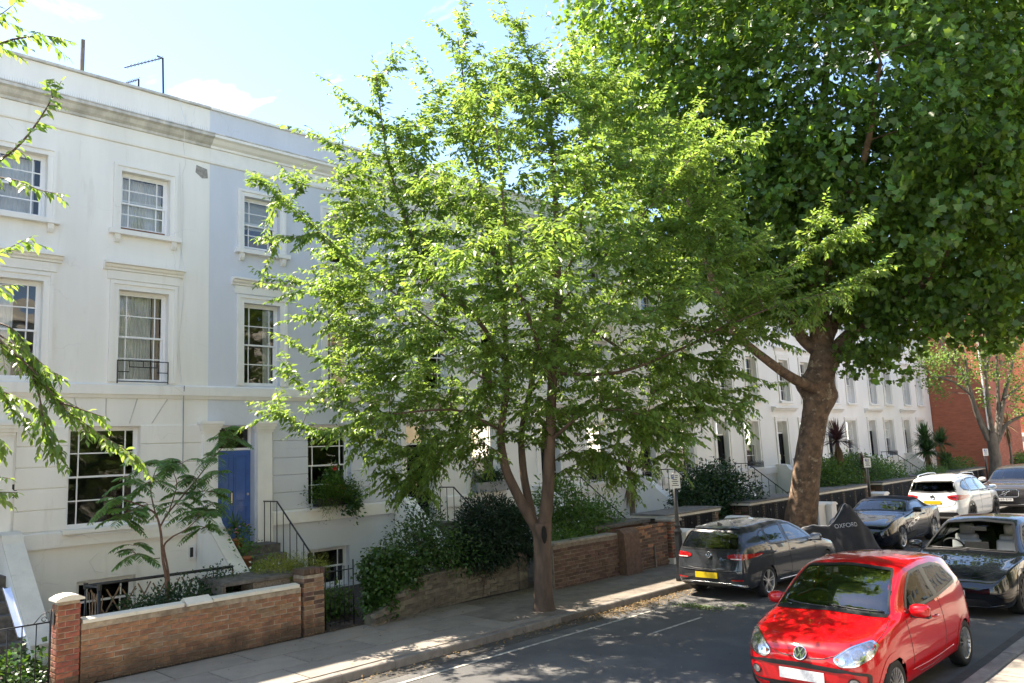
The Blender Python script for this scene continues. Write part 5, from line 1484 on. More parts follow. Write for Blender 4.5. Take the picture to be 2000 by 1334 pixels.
for o, sg in zip(fg, (1, -1)): c.ring('fog_rim', 'F', [(sg * .565 + .06 * math.cos(t), .40 + .052 * math.sin(t)) for t in np.linspace(0, 2 * math.pi, 17)[:-1]], .018, 'trim_black', .010, 0, o)
c.plate('F', 0, .415, .52, .112, 'plate_white', None, 0, .022)
c.roundel('F', 0, .645, .078, 'vw', .012)
c.line('bonnet_seam', 'F', [(-.70, .815), (-.52, .76), (-.34, .625), (0, .595), (.34, .625), (.52, .76), (.70, .815)], .0042)
c.line('bonnet_seam', 'T', [(.715, 1.50), (.735, 1.2), (.70, .98)], .0042, mirror=True)
c.line('door_seam', 'R', [(.70, .93), (.66, .60), (.63, .30), (-.26, .27), (-.46, .42), (-.50, .70), (-.42, .985)], .0042, mirror=True)
c.line('sill_crease', 'R', [(.70, .36), (0, .335), (-.75, .36)], .006, 'paint_red', mirror=True)
c.line('fuel_flap', 'R', [(-.98, .72), (-.98, .86), (-1.14, .86), (-1.14, .72), (-.98, .72)], .0032, mirror=False, rnd=1)
c.line('wiper', 'F', [(-.62, .995), (-.30, 1.0), (.02, 1.02)], .010, off=.012); c.line('wiper', 'F', [(-.05, .995), (.30, 1.0), (.58, 1.02)], .010, off=.012)
c.patch('cowl', 'F', [(-.67, .955), (0, .975), (.67, .955), (.66, .985), (0, 1.005), (-.66, .985)], 'trim_black', .006, 1)
c.mirror(.885, .50, .985, 'paint_red', .115, .09, .075)
c.handle(-.22, .80, 'paint_red')
for (wy, wz, wr_, ww) in UW: c.wheel(wy, wz, wr_, ww, .80, 16, 'alloy', 'thin', .68)
c.seat(.34, -.15, .40, 'interior_grey'); c.seat(-.34, -.15, .40, 'interior_grey'); c.seat(.3, -.85, .45, 'interior_grey', .5); c.seat(-.3, -.85, .45, 'interior_grey', .5)
c.dash(.42, .90, .55, .95, .66); c.steering(-.33 if False else .33, .36, .95)
paper = MB().quad((-.72, .30, .985), (-.70, .12, .985), (-.66, .12, 1.09), (-.67, .28, 1.08)).build('parking_permit', 'plate_white', c.root)
c.patch('tail_light', 'B', [(.58, .72), (.72, .74), (.70, 1.0), (.58, 1.02)], 'lamp_red', .006, 1, mirror=True)
c.finish(.035, cab=(-1.5, .93), floor=.5)

# ---- black saloon behind it ---------------------------------------------------
T = dict(
    zc=[(2.345, .50), (2.31, .58), (2.2, .66), (1.95, .735), (1.6, .80), (1.2, .87), (1.05, .905), (.75, 1.085), (.4, 1.265), (.1, 1.385), (-.15, 1.43), (-.5, 1.443), (-1.0, 1.40), (-1.5, 1.27), (-1.85, 1.13), (-2.2, 1.05), (-2.31, .98), (-2.345, .85)],
    zr=[(2.345, .47), (2.31, .55), (2.2, .635), (1.95, .715), (1.6, .785), (1.2, .85), (1.05, .88), (.75, 1.05), (.4, 1.225), (.1, 1.34), (-.15, 1.38), (-.5, 1.39), (-1.0, 1.35), (-1.5, 1.22), (-1.85, 1.08), (-2.2, 1.0), (-2.31, .95), (-2.345, .82)],
    wr=[(2.345, .35), (2.31, .5), (2.2, .58), (1.95, .63), (1.6, .66), (1.2, .70), (1.05, .71), (.75, .67), (.4, .62), (.1, .59), (-.5, .57), (-1.0, .56), (-1.5, .57), (-1.85, .62), (-2.2, .62), (-2.345, .45)],
    zsh=[(2.345, .45), (2.31, .53), (2.2, .64), (1.95, .735), (1.6, .80), (1.2, .845), (1.0, .86), (0, .90), (-1.0, .95), (-1.7, 1.0), (-2.2, .97), (-2.345, .75)],
    wsh=[(2.345, .45), (2.31, .64), (2.2, .76), (1.95, .83), (1.6, .865), (1.2, .88), (0, .88), (-1.0, .88), (-1.8, .84), (-2.2, .75), (-2.345, .55)],
    wm=[(2.345, .52), (2.31, .70), (2.2, .82), (1.95, .90), (1.5, .925), (0, .92), (-1.5, .925), (-2.0, .88), (-2.25, .78), (-2.345, .6)],
    zm=[(2.345, .40), (1.5, .52), (-2.345, .58)],
    zb=[(2.345, .28), (2.3, .19), (2.0, .15), (-2.0, .17), (-2.3, .25), (-2.345, .35)])
TWh = ((1.50, .335, .335, .235), (-1.375, .335, .335, .235))
c = Car('glossy black saloon with white seats parked behind the red car', (-4.70, 17.05, 0), math.pi, T, 'paint_black', TWh)
c.window('windscreen', 'F', [(-.76, .90), (-.66, 1.16), (-.56, 1.35), (0, 1.395), (.56, 1.35), (.66, 1.16), (.76, .90), (0, .925)], 'glass_clear', rim=.03, mirror=False, rnd=1)
c.window('side_window', 'R', [(.82, .90), (.45, 1.14), (.10, 1.31), (-.25, 1.345), (-.30, .935)], 'glass_car_dark', rnd=1)
c.window('side_window', 'R', [(-.37, .94), (-.32, 1.345), (-.8, 1.32), (-1.3, 1.17), (-1.5, 1.03), (-1.4, .99)], 'glass_car_dark', rnd=1)
hl = c.patch('headlight', 32, [(.37, .615), (.60, .61), (.76, .66), (.92, .765), (.86, .79), (.62, .735), (.44, .68)], 'lamp_reflector', .006, 1, mirror=True)
for o, sg in zip(hl, (1, -1)):
    for k in range(3):
        u = .52 + .11 * k; v = .655 + .025 * k
        c.patch('projector', sg * 32, [(sg * (u + .034 * math.cos(t)), v + .030 * math.sin(t)) for t in np.linspace(0, 2 * math.pi, 13)[:-1]], 'chrome', .010, 0, parent=o)
    c.ring('headlight_rim', sg * 32, [(sg * p[0], p[1]) for p in [(.365, .612), (.60, .603), (.765, .655), (.93, .768), (.86, .796), (.62, .741), (.44, .686)]], .012, 'trim_black', .008, 1, o)
c.line('bonnet_seam', 'F', [(-.80, .78), (-.62, .70), (-.4, .635), (0, .615), (.4, .635), (.62, .70), (.80, .78)], .004)
c.line('bonnet_seam', 'T', [(.80, 1.98), (.80, 1.6), (.76, 1.12)], .004, mirror=True)
c.patch('lower_grille', 'F', [(-.62, .22), (-.55, .32), (.55, .32), (.62, .22)], 'trim_black', .008, 1)
c.line('bumper_lip', 'F', [(-.78, .24), (-.5, .19), (.5, .19), (.78, .24)], .012, 'paint_black')
c.patch('side_intake', 20, [(.52, .28), (.74, .30), (.80, .50), (.70, .42)], 'trim_black', .008, 1, mirror=True)
c.line('door_seam', 'R', [(.88, .88), (.86, .5), (.80, .3), (-.30, .28), (-.34, .6), (-.33, .93)], .004, mirror=True)
c.plate('F', 0, .40, .52, .112, 'plate_white', None, 0, .02)
c.line('wiper', 'F', [(-.70, .925), (-.2, .935), (.1, .95)], .010, off=.012); c.line('wiper', 'F', [(0, .935), (.4, .94), (.68, .945)], .010, off=.012)
c.mirror(1.0, .68, .96, 'paint_black', .12, .09, .075)
c.handle(-.1, .80, 'paint_black')
for (wy, wz, wr_, ww) in TWh: c.wheel(wy, wz, wr_, ww, .915, 10, 'alloy_dark', 'wide', .72)
for x in (.38, -.38):
    c.seat(x, .0, .34, 'seat_white', .56)
c.seat(.36, -.95, .40, 'interior_dark', .55); c.seat(-.36, -.95, .40, 'interior_dark', .55)
c.dash(.58, 1.08, .5, .88, .74); c.steering(.40, .48, .90)
MB().box(-.20, .20, .50, .53, .82, 1.02).build('screen', 'interior_dark', c.root)
MB().box(-.14, .14, .30, .33, 1.20, 1.27).build('inner_mirror', 'interior_dark', c.root)
c.finish(.03, cab=(-1.7, 1.05), floor=.4)

# ---- grey hatchback seen from behind -------------------------------------------
T = dict(
    zc=[(2.13, .60), (2.09, .68), (1.95, .78), (1.6, .88), (1.2, .955), (.95, 1.0), (.7, 1.15), (.4, 1.30), (.1, 1.405), (-.15, 1.45), (-.6, 1.475), (-1.2, 1.45), (-1.6, 1.41), (-1.80, 1.375), (-1.86, 1.33), (-1.95, 1.20), (-2.03, 1.03), (-2.07, .93), (-2.10, .72), (-2.13, .62)],
    zr=[(2.13, .57), (2.09, .65), (1.95, .75), (1.6, .86), (1.2, .935), (.95, .975), (.7, 1.115), (.4, 1.26), (.1, 1.36), (-.15, 1.40), (-.6, 1.42), (-1.2, 1.395), (-1.6, 1.35), (-1.80, 1.31), (-1.86, 1.275), (-1.95, 1.16), (-2.03, 1.0), (-2.07, .90), (-2.10, .70), (-2.13, .60)],
    wr=[(2.13, .35), (2.09, .48), (1.95, .58), (1.6, .66), (1.2, .70), (.95, .71), (.7, .68), (.4, .64), (.1, .61), (-.6, .595), (-1.2, .585), (-1.6, .57), (-1.80, .56), (-1.95, .60), (-2.03, .63), (-2.1, .60), (-2.13, .5)],
    zsh=[(2.13, .53), (2.09, .60), (1.95, .70), (1.6, .82), (1.2, .885), (.9, .905), (0, .93), (-1.0, .965), (-1.5, .99), (-1.85, .98), (-2.0, .93), (-2.08, .82), (-2.13, .58)],
    wsh=[(2.13, .45), (2.09, .60), (1.95, .74), (1.6, .83), (1.2, .86), (0, .865), (-1.0, .86), (-1.5, .835), (-1.85, .79), (-2.0, .755), (-2.08, .71), (-2.13, .6)],
    wm=[(2.13, .5), (2.09, .66), (1.95, .80), (1.6, .88), (1.2, .895), (0, .895), (-1.4, .895), (-1.75, .875), (-1.95, .84), (-2.06, .79), (-2.11, .74), (-2.13, .66)],
    zm=[(2.13, .45), (0, .56), (-2.13, .52)],
    zb=[(2.13, .28), (2.08, .21), (1.8, .18), (-1.8, .20), (-2.05, .25), (-2.13, .33)])
GW = ((1.30, .316, .316, .205), (-1.32, .316, .316, .205))
c = Car('dark grey hatchback parked tail towards the camera beside the lamp post', (-8.80, 16.15, 0), R(-1.2), T, 'paint_grey', GW)
c.root.scale = (.96, .97, .975)
c.window('rear_window', 'B', [(-.72, .965), (-.64, 1.23), (-.57, 1.33), (.57, 1.33), (.64, 1.23), (.72, .965), (0, .945)], 'glass_car', mirror=False, rnd=1, rim=.035)
c.window('windscreen', 'F', [(-.70, 1.0), (-.58, 1.35), (0, 1.385), (.58, 1.35), (.70, 1.0)], mirror=False, rnd=1)
c.window('side_window', 'R', [(.72, .96), (.40, 1.19), (.06, 1.345), (-.30, 1.375), (-.33, .985)], rnd=1)
c.window('side_window', 'R', [(-.39, .985), (-.36, 1.375), (-.80, 1.36), (-1.06, 1.32), (-1.12, 1.03), (-1.10, 1.01)], rnd=0)
c.window('quarter_window', 'R', [(-1.14, 1.04), (-1.09, 1.315), (-1.24, 1.28), (-1.38, 1.19), (-1.40, 1.13)], rnd=1, rim=.022)
tl = c.patch('tail_light', -150, [(-.50 - .30, .865), (-.62, .90), (-.46, .885), (-.38, .84), (-.37, .80), (-.52, .775), (-.80, .79)], 'lamp_red', .008, 1) if False else None
for sg in (1, -1):
    o = c.patch('tail_light', 'B', [(sg * p[0], p[1]) for p in ((.42, .865), (.52, .90), (.74, .905), (.865, .885), (.86, .83), (.78, .795), (.55, .79), (.43, .82))], 'lamp_red', .008, 1)
    c.patch('lamp_strip', 'B', [(sg * p[0], p[1]) for p in ((.50, .815), (.78, .82), (.77, .805), (.52, .80))], 'lamp_white', .011, 0, parent=o)
    c.line('lamp_seam', 'B', [(sg * .62, .91), (sg * .62, .79)], .004, parent=o, off=.008)
    c.patch('reflector', 'B', [(sg * p[0], p[1]) for p in ((.50, .415), (.76, .43), (.76, .395), (.52, .39))], 'lamp_red', .010, 1)
    c.line('exhaust_trim', 'B', [(sg * .40, .315), (sg * .62, .32), (sg * .78, .28)], .010, 'chrome', off=.006)
c.line('bumper_chrome', 'B', [(-.78, .30), (-.60, .335), (0, .335), (.60, .335), (.78, .30)], .008, 'chrome', off=.004)
c.line('tailgate_seam', 'B', [(-.60, .80), (-.56, .66), (-.45, .60), (0, .585), (.45, .60), (.56, .66), (.60, .80)], .005)
c.line('bumper_edge', 'B', [(-.80, .60), (-.5, .565), (.5, .565), (.80, .60)], .007, 'paint_grey')
c.plate('B', -.06, .47, .52, .112, 'plate_yellow', None, 0, .016)
c.roundel('B', 0, .865, .065, 'vw', .012)
c.patch('lower_diffuser', 'B', [(-.66, .25), (-.58, .30), (.58, .30), (.66, .25)], 'trim_black', .008, 1)
c.line('door_seam', 'R', [(.80, .94), (.80, .6), (.76, .30), (-.30, .28), (-.36, .6), (-.36, .985)], .004, mirror=True)
c.line('door_seam', 'R', [(-.36, .30), (-.86, .32), (-1.0, .55), (-1.10, .72), (-1.12, 1.0)], .004, mirror=True)
c.line('sill_chrome', 'R', [(.78, .285), (0, .27), (-.85, .285)], .008, 'chrome', mirror=True)
c.line('shoulder_crease', 'R', [(1.3, .80), (.0, .79), (-1.2, .815), (-1.85, .83)], .005, 'paint_grey', mirror=True)
c.line('fuel_flap', 'R', [(-1.40, .80), (-1.40, .93), (-1.58, .93), (-1.58, .80), (-1.40, .80)], .0035, rnd=1)
c.handle(-.20, .83, 'paint_grey'); c.handle(-.98, .855, 'paint_grey')
c.mirror(1.0, .62, 1.0, 'paint_grey', .12, .09, .08)
MB().prism([(-1.66, 1.40), (-1.46, 1.405), (-1.62, 1.47), (-1.66, 1.475)], 'x', -.012, .012).build('roof_aerial_fin', 'trim_black', c.root)
c.patch('roof_spoiler', 'B', [(-.58, 1.345), (-.55, 1.37), (0, 1.392), (.55, 1.37), (.58, 1.345), (0, 1.352)], 'paint_grey', .025, 1)
for (wy, wz, wr_, ww) in GW: c.wheel(wy, wz, wr_, ww, .885, 5, 'alloy', 'twin', .70)
for x in (.36, -.36): c.seat(x, .0, .40, 'interior_dark', .62)
c.seat(.36, -.95, .45, 'interior_dark', .52); c.seat(-.36, -.95, .45, 'interior_dark', .52)
c.dash(.45, .92, .55, .95, .70)
c.finish(.035, cab=(-1.95, .93), floor=.5)

# ---- motorcycle under a black cover ---------------------------------------------
cv = empty('covered_motorcycle', (-9.05, 20.35, 0), 'motorcycle under a black cover with pale piping beyond the grey hatchback', 'motorcycle cover')
cv.rotation_euler = (0, 0, R(55))
prof = [(-1.05, .62), (-.85, .80), (-.6, .86), (-.40, .84), (-.15, .80), (.05, .90), (.25, 1.16), (.36, 1.33), (.42, 1.36), (.52, 1.22), (.75, .92), (1.0, .62), (1.12, .30)]
pq = np.linspace(-1.05, 1.12, 46); pz = np.interp(pq, [p[0] for p in prof], [p[1] for p in prof])
pz = np.convolve(np.pad(pz, 1, mode='edge'), [.22, .56, .22], 'valid')
vs = []; fs = []
NR = 25; crng = random.Random(3)
for i, (a, z) in enumerate(zip(pq, pz)):
    hw = .10 + .05 * math.exp(-((a - .42) / .25) ** 2); base = .40 + .06 * math.sin(a * 3)
    for j in range(NR):
        t = j / (NR - 1) * 2 - 1
        k = abs(t)
        zz = .04 + (z - .04) * (1 - max(0, (k - .16) / .84) ** 1.05)
        w = math.copysign(hw * min(1, k / .16) + (base - hw) * max(0, (k - .16) / .84) ** 1.15, t)
        fold = (.026 * math.sin(a * 11 + 2.5 * t) + .016 * math.sin(a * 23 - 6 * t) + .012 * math.sin(a * 5 + 17 * k)) * k
        vs.append((a, w + fold, zz + .008 * math.sin(a * 21) * (1 - k)))
n_ = len(pq)
fs = [(i * NR + j, (i + 1) * NR + j, (i + 1) * NR + j + 1, i * NR + j + 1) for i in range(n_ - 1) for j in range(NR - 1)]
fs += [tuple(range(NR)), tuple((n_ - 1) * NR + j for j in range(NR - 1, -1, -1))]
cvm = MB().add(vs, fs).build('cover', 'cover_cloth', cv, smooth=True)
MB().tube([tuple(Vector(vs[i * NR + NR // 2]) + Vector((0, 0, .006))) for i in range(n_)], .012, 5).build('piping', 'cover_trim', cv)
# lettering sits on the slope that faces the road and camera
i_ = int(np.argmin(abs(pq - .30))); A_ = Vector(vs[i_ * NR + 5]); B_ = Vector(vs[i_ * NR + 8]); C_ = A_
yv = (B_ - A_).normalized(); xv = Vector((1, 0, 0)); nv = xv.cross(yv).normalized()
ctr = (A_ + B_) / 2 + nv * .03 + Vector((-.05, 0, 0))
M4 = Matrix(((xv.x, yv.x, nv.x, ctr.x), (xv.y, yv.y, nv.y, ctr.y), (xv.z, yv.z, nv.z, ctr.z), (0, 0, 0, 1)))
tx = text_mesh('lettering', 'OXFORD', .15, 'cover_trim', cv, M4, .0, width=.55)
bvc = BVHTree.FromPolygons([Vector(p) for p in vs], fs)
for v in tx.data.vertices:   # print follows the folds of the cloth
    h = bvc.ray_cast(v.co + nv * .5, -nv)
    if h[0] is not None: v.co = h[0] + nv * .008

# ---- dark roadster --------------------------------------------------------------
T = dict(
    zc=[(2.16, .50), (2.12, .60), (2.0, .69), (1.6, .79), (1.2, .85), (.8, .895), (.58, .925), (.35, 1.06), (.12, 1.19), (-.02, 1.245), (-.3, 1.29), (-.7, 1.285), (-1.0, 1.21), (-1.3, 1.05), (-1.45, .985), (-1.8, .965), (-2.08, .94), (-2.14, .85), (-2.16, .75)],
    zr=[(2.16, .47), (2.12, .565), (2.0, .66), (1.6, .77), (1.2, .835), (.8, .88), (.58, .90), (.35, 1.025), (.12, 1.15), (-.02, 1.20), (-.3, 1.235), (-.7, 1.225), (-1.0, 1.15), (-1.3, 1.0), (-1.45, .955), (-1.8, .94), (-2.08, .91), (-2.14, .82), (-2.16, .72)],
    wr=[(2.16, .4), (2.12, .52), (2.0, .6), (1.6, .66), (1.2, .68), (.8, .70), (.58, .71), (.35, .67), (.12, .63), (-.3, .60), (-.7, .60), (-1.0, .60), (-1.3, .62), (-1.5, .65), (-2.0, .62), (-2.16, .45)],
    zsh=[(2.16, .45), (2.12, .54), (2.0, .64), (1.6, .80), (1.25, .84), (.8, .86), (0, .875), (-.8, .90), (-1.3, .93), (-1.8, .92), (-2.1, .85), (-2.16, .65)],
    wsh=[(2.16, .5), (2.12, .66), (2.0, .78), (1.6, .86), (1.2, .88), (.3, .86), (-.5, .87), (-1.2, .885), (-1.8, .83), (-2.1, .72), (-2.16, .55)],
    wm=[(2.16, .55), (2.12, .72), (2.0, .84), (1.6, .915), (1.2, .925), (.2, .90), (-1.1, .93), (-1.7, .90), (-2.05, .80), (-2.16, .62)],
    zm=[(2.16, .40), (0, .54), (-2.16, .58)],
    zb=[(2.16, .24), (2.1, .15), (1.8, .13), (-1.8, .15), (-2.1, .24), (-2.16, .34)])
ZW = ((1.33, .33, .33, .235), (-1.14, .335, .335, .25))
c = Car('dark navy soft top roadster facing the camera beneath the plane tree', (-9.13, 24.06, 0), math.pi, T, 'paint_navy', ZW,
        regions=(('soft_top', 'soft_top', lambda p, n: p[1] < .02 and p[1] > -1.36 and p[2] > .965 and (p[2] > 1.17 or p[1] < -.72)),))
c.window('windscreen', 'F', [(-.72, .92), (-.60, 1.195), (0, 1.225), (.60, 1.195), (.72, .92), (0, .945)], mirror=False, rnd=1)
c.window('side_window', 'R', [(.40, .93), (.12, 1.10), (-.05, 1.165), (-.40, 1.185), (-.68, 1.13), (-.66, .95)], rnd=1)
for sg in (1, -1):
    o = c.patch('headlight', sg * 25, [(sg * p[0], p[1]) for p in ((.42, .545), (.62, .555), (.80, .66), (.84, .735), (.70, .71), (.50, .62))], 'lamp_reflector', .006, 1)
    for k in range(2): c.patch('projector', sg * 25, [(sg * (.60 + .13 * k + .04 * math.cos(t)), .61 + .055 * k + .036 * math.sin(t)) for t in np.linspace(0, 2 * math.pi, 13)[:-1]], 'trim_black', .010, 0, parent=o)
    c.ring('headlight_rim', sg * 25, [(sg * p[0], p[1]) for p in ((.41, .54), (.62, .548), (.81, .655), (.85, .742), (.70, .718), (.50, .628))], .012, 'chrome', .008, 1, o)
    c.patch('kidney_grille', 'F', [(sg * p[0], p[1]) for p in ((.04, .36), (.05, .54), (.30, .55), (.42, .50), (.40, .38))], 'trim_black', .010, 1)
    c.ring('grille_rim', 'F', [(sg * p[0], p[1]) for p in ((.03, .355), (.04, .55), (.30, .56), (.43, .505), (.41, .372))], .014, 'chrome', .012, 1)
    c.patch('side_intake', 15, [(.55, .22), (.80, .26), (.82, .42), (.62, .36)] if sg > 0 else [(.55, .22), (.80, .26), (.82, .42), (.62, .36)], 'trim_black', .010, 1, mirror=False) if sg > 0 else c.patch('side_intake', -15, [(-.55, .22), (-.80, .26), (-.82, .42), (-.62, .36)], 'trim_black', .010, 1)
c.patch('lower_grille', 'F', [(-.48, .19), (-.42, .29), (.42, .29), (.48, .19)], 'trim_black', .010, 1)
c.plate('F', 0, .32, .52, .112, 'plate_white', None, 0, .03)
text_mesh('lettering', 'EU', .10, 'print_black', c.root, Matrix.Translation((-.16, 2.16 + .046, .32)) @ Matrix.Rotation(math.pi, 4, 'Z') @ Matrix.Rotation(R(90), 4, 'X'), .0006, width=.13)
c.roundel('F', 0, .645, .04, 'ring', .008)
c.line('bonnet_seam', 'T', [(.80, 1.85), (.80, 1.3), (.76, .62)], .004, mirror=True)
c.line('door_seam', 'R', [(.55, .88), (.56, .5), (.50, .25), (-.62, .25), (-.74, .55), (-.70, .92)], .004, mirror=True)
c.line('side_vent', 'R', [(.92, .70), (.80, .52), (.76, .42)], .012, 'trim_black', mirror=True)
c.mirror(.99, .28, .97, 'trim_black', .11, .085, .07)
c.handle(-.50, .80, 'paint_navy')
for (wy, wz, wr_, ww) in ZW: c.wheel(wy, wz, wr_, ww, .92, 5, 'alloy', 'twin', .74)
c.seat(.36, -.35, .30, 'interior_dark', .58); c.seat(-.36, -.35, .30, 'interior_dark', .58); c.dash(.2, .6, .45, .90, .72)
c.finish(.028, cab=(-1.2, .56), floor=.45)

# ---- white SUV from behind --------------------------------------------------------
T = dict(
    zc=[(2.24, .68), (2.2, .78), (2.05, .90), (1.7, 1.0), (1.3, 1.06), (1.05, 1.10), (.8, 1.26), (.5, 1.45), (.2, 1.58), (-.1, 1.635), (-.6, 1.66), (-1.3, 1.645), (-1.75, 1.61), (-1.95, 1.56), (-2.02, 1.45), (-2.12, 1.20), (-2.18, 1.05), (-2.22, .80), (-2.24, .66)],
    zr=[(2.24, .64), (2.2, .74), (2.05, .87), (1.7, .98), (1.3, 1.04), (1.05, 1.07), (.8, 1.22), (.5, 1.40), (.2, 1.53), (-.1, 1.58), (-.6, 1.60), (-1.3, 1.585), (-1.75, 1.55), (-1.95, 1.49), (-2.02, 1.39), (-2.12, 1.16), (-2.18, 1.02), (-2.22, .78), (-2.24, .64)],
    wr=[(2.24, .4), (2.2, .54), (2.05, .64), (1.7, .70), (1.3, .73), (1.05, .74), (.8, .71), (.5, .67), (.2, .645), (-.6, .63), (-1.3, .62), (-1.95, .60), (-2.12, .66), (-2.2, .66), (-2.24, .55)],
    zsh=[(2.24, .60), (2.2, .70), (2.05, .82), (1.7, .94), (1.3, .99), (.8, 1.01), (0, 1.03), (-1.0, 1.06), (-1.8, 1.07), (-2.1, 1.0), (-2.2, .88), (-2.24, .62)],
    wsh=[(2.24, .5), (2.2, .66), (2.05, .78), (1.7, .86), (1.2, .885), (0, .89), (-1.3, .88), (-1.8, .84), (-2.1, .78), (-2.2, .73), (-2.24, .62)],
    wm=[(2.24, .55), (2.2, .72), (2.05, .84), (1.7, .91), (1.2, .92), (-1.4, .92), (-1.85, .90), (-2.1, .85), (-2.2, .79), (-2.24, .70)],
    zm=[(2.24, .5), (0, .62), (-2.24, .60)],
    zb=[(2.24, .34), (2.18, .26), (1.8, .23), (-1.8, .25), (-2.15, .32), (-2.24, .40)])
SW = ((1.34, .35, .35, .235), (-1.34, .35, .35, .235))
c = Car('white SUV with roof rails parked tail first beyond the roadster', (-9.20, 30.55, 0), 0, T, 'paint_white', SW)
c.window('rear_window', 'B', [(-.72, 1.13), (-.64, 1.42), (-.60, 1.50), (.60, 1.50), (.64, 1.42), (.72, 1.13), (0, 1.10)], 'glass_car_dark', mirror=False, rnd=1, rim=.045)
c.window('windscreen', 'F', [(-.72, 1.12), (-.62, 1.53), (0, 1.56), (.62, 1.53), (.72, 1.12)], mirror=False, rnd=1)
c.window('side_window', 'R', [(.82, 1.06), (.45, 1.34), (.15, 1.50), (-.25, 1.53), (-.28, 1.085)], rnd=1)
c.window('side_window', 'R', [(-.35, 1.085), (-.32, 1.535), (-.95, 1.53), (-1.15, 1.50), (-1.18, 1.11)], rnd=0)
c.window('quarter_window', 'R', [(-1.25, 1.12), (-1.22, 1.50), (-1.55, 1.45), (-1.78, 1.30), (-1.72, 1.17)], rnd=1)
for sg in (1, -1):
    o = c.patch('tail_light', 'B', [(sg * p[0], p[1]) for p in ((.42, 1.0), (.60, 1.04), (.80, 1.045), (.90, 1.0), (.87, .90), (.70, .87), (.50, .92))], 'lamp_red', .010, 1)
    c.patch('lamp_strip', 'B', [(sg * p[0], p[1]) for p in ((.52, .975), (.66, 1.0), (.74, .95), (.62, .93))], 'lamp_red_dark', .013, 1, parent=o)
    MB().tube([(sg * .60, .35, 1.56), (sg * .60, .2, 1.655), (sg * .585, -.6, 1.69), (sg * .575, -1.5, 1.655), (sg * .57, -1.65, 1.59)], .016, 6).build('roof_rail', 'alloy', c.root, smooth=True)
c.line('tailgate_seam', 'B', [(-.74, 1.06), (-.70, .80), (-.58, .68), (0, .66), (.58, .68), (.70, .80), (.74, 1.06)], .005)
c.roundel('B', 0, .985, .065, 'vw', .012)
c.plate('B', 0, .80, .52, .112, 'plate_yellow', None, 0, .012)
c.patch('lower_bumper', 'B', [(-.76, .36), (-.72, .50), (.72, .50), (.76, .36)], 'trim_black', .008, 1)
c.line('door_seam', 'R', [(.90, 1.04), (.90, .6), (.86, .36), (-.26, .34), (-.30, .7), (-.31, 1.08)], .004, mirror=True)
c.line('door_seam', 'R', [(-.31, .36), (-.90, .38), (-1.02, .6), (-1.15, .78), (-1.20, 1.11)], .004, mirror=True)
c.line('shoulder_crease', 'R', [(1.2, .90), (0, .89), (-1.6, .93)], .005, 'paint_white', mirror=True)
c.handle(-.18, .92, 'paint_white'); c.handle(-1.02, .945, 'paint_white')
c.mirror(1.03, .72, 1.13, 'paint_white', .12, .10, .09)
for (wy, wz, wr_, ww) in SW: c.wheel(wy, wz, wr_, ww, .915, 5, 'alloy_dark', 'twin', .72)
for x in (.38, -.38): c.seat(x, .05, .5, 'interior_dark', .62); c.seat(x, -.95, .52, 'interior_dark', .55)
c.finish(.05, arch_mat='trim_black', cab=(-2.05, 1.02), floor=.6)

# ---- dark estate car facing us -------------------------------------------------------
T = dict(
    zc=[(2.475, .78), (2.45, .92), (2.33, 1.03), (1.9, 1.12), (1.5, 1.16), (1.25, 1.185), (1.0, 1.34), (.7, 1.53), (.4, 1.66), (.1, 1.73), (-.5, 1.765), (-1.5, 1.74), (-2.1, 1.68), (-2.3, 1.55), (-2.42, 1.2), (-2.475, .9)],
    zr=[(2.475, .74), (2.45, .88), (2.33, 1.0), (1.9, 1.095), (1.5, 1.135), (1.25, 1.155), (1.0, 1.30), (.7, 1.48), (.4, 1.60), (.1, 1.665), (-.5, 1.695), (-1.5, 1.67), (-2.1, 1.61), (-2.3, 1.48), (-2.42, 1.15), (-2.475, .86)],
    wr=[(2.475, .5), (2.45, .66), (2.33, .74), (1.9, .78), (1.25, .80), (1.0, .77), (.7, .73), (.4, .70), (.1, .68), (-.5, .67), (-1.5, .66), (-2.3, .64), (-2.475, .5)],
    zsh=[(2.475, .70), (2.45, .84), (2.33, .96), (1.9, 1.05), (1.25, 1.09), (0, 1.10), (-1.5, 1.13), (-2.2, 1.12), (-2.475, .8)],
    wsh=[(2.475, .62), (2.45, .80), (2.33, .88), (1.9, .93), (1.25, .94), (-1.5, .935), (-2.2, .86), (-2.475, .65)],
    wm=[(2.475, .68), (2.45, .85), (2.33, .93), (1.9, .965), (-1.7, .965), (-2.25, .90), (-2.475, .72)],
    zm=[(2.475, .55), (-2.475, .65)],
    zb=[(2.475, .36), (2.42, .27), (2.0, .25), (-2.0, .26), (-2.475, .42)])
VW_ = ((1.52, .37, .37, .245), (-1.46, .37, .37, .245))
c = Car('large dark grey SUV with a chrome framed grille facing the camera', (-8.5, 36.4, 0), math.pi, T, 'paint_anthracite', VW_)
c.root.scale = (1, 1, .96)
c.window('windscreen', 'F', [(-.80, 1.19), (-.70, 1.60), (0, 1.645), (.70, 1.60), (.80, 1.19), (0, 1.21)], mirror=False, rnd=1)
c.window('side_window', 'R', [(1.0, 1.12), (.6, 1.42), (.3, 1.57), (-.2, 1.62), (-.2, 1.14)], 'glass_car_dark', rnd=1)
c.window('side_window', 'R', [(-.28, 1.145), (-.28, 1.62), (-1.15, 1.61), (-1.2, 1.17)], 'glass_car_dark', rnd=0)
g = c.patch('grille', 'F', [(-.44, .66), (-.46, .84), (-.40, .89), (.40, .89), (.46, .84), (.44, .66), (.36, .63), (-.36, .63)], 'trim_black', .012, 1)
c.ring('grille_frame', 'F', [(-.455, .65), (-.475, .845), (-.41, .905), (.41, .905), (.475, .845), (.455, .65), (.37, .617), (-.37, .617)], .022, 'chrome', .018, 1, g)
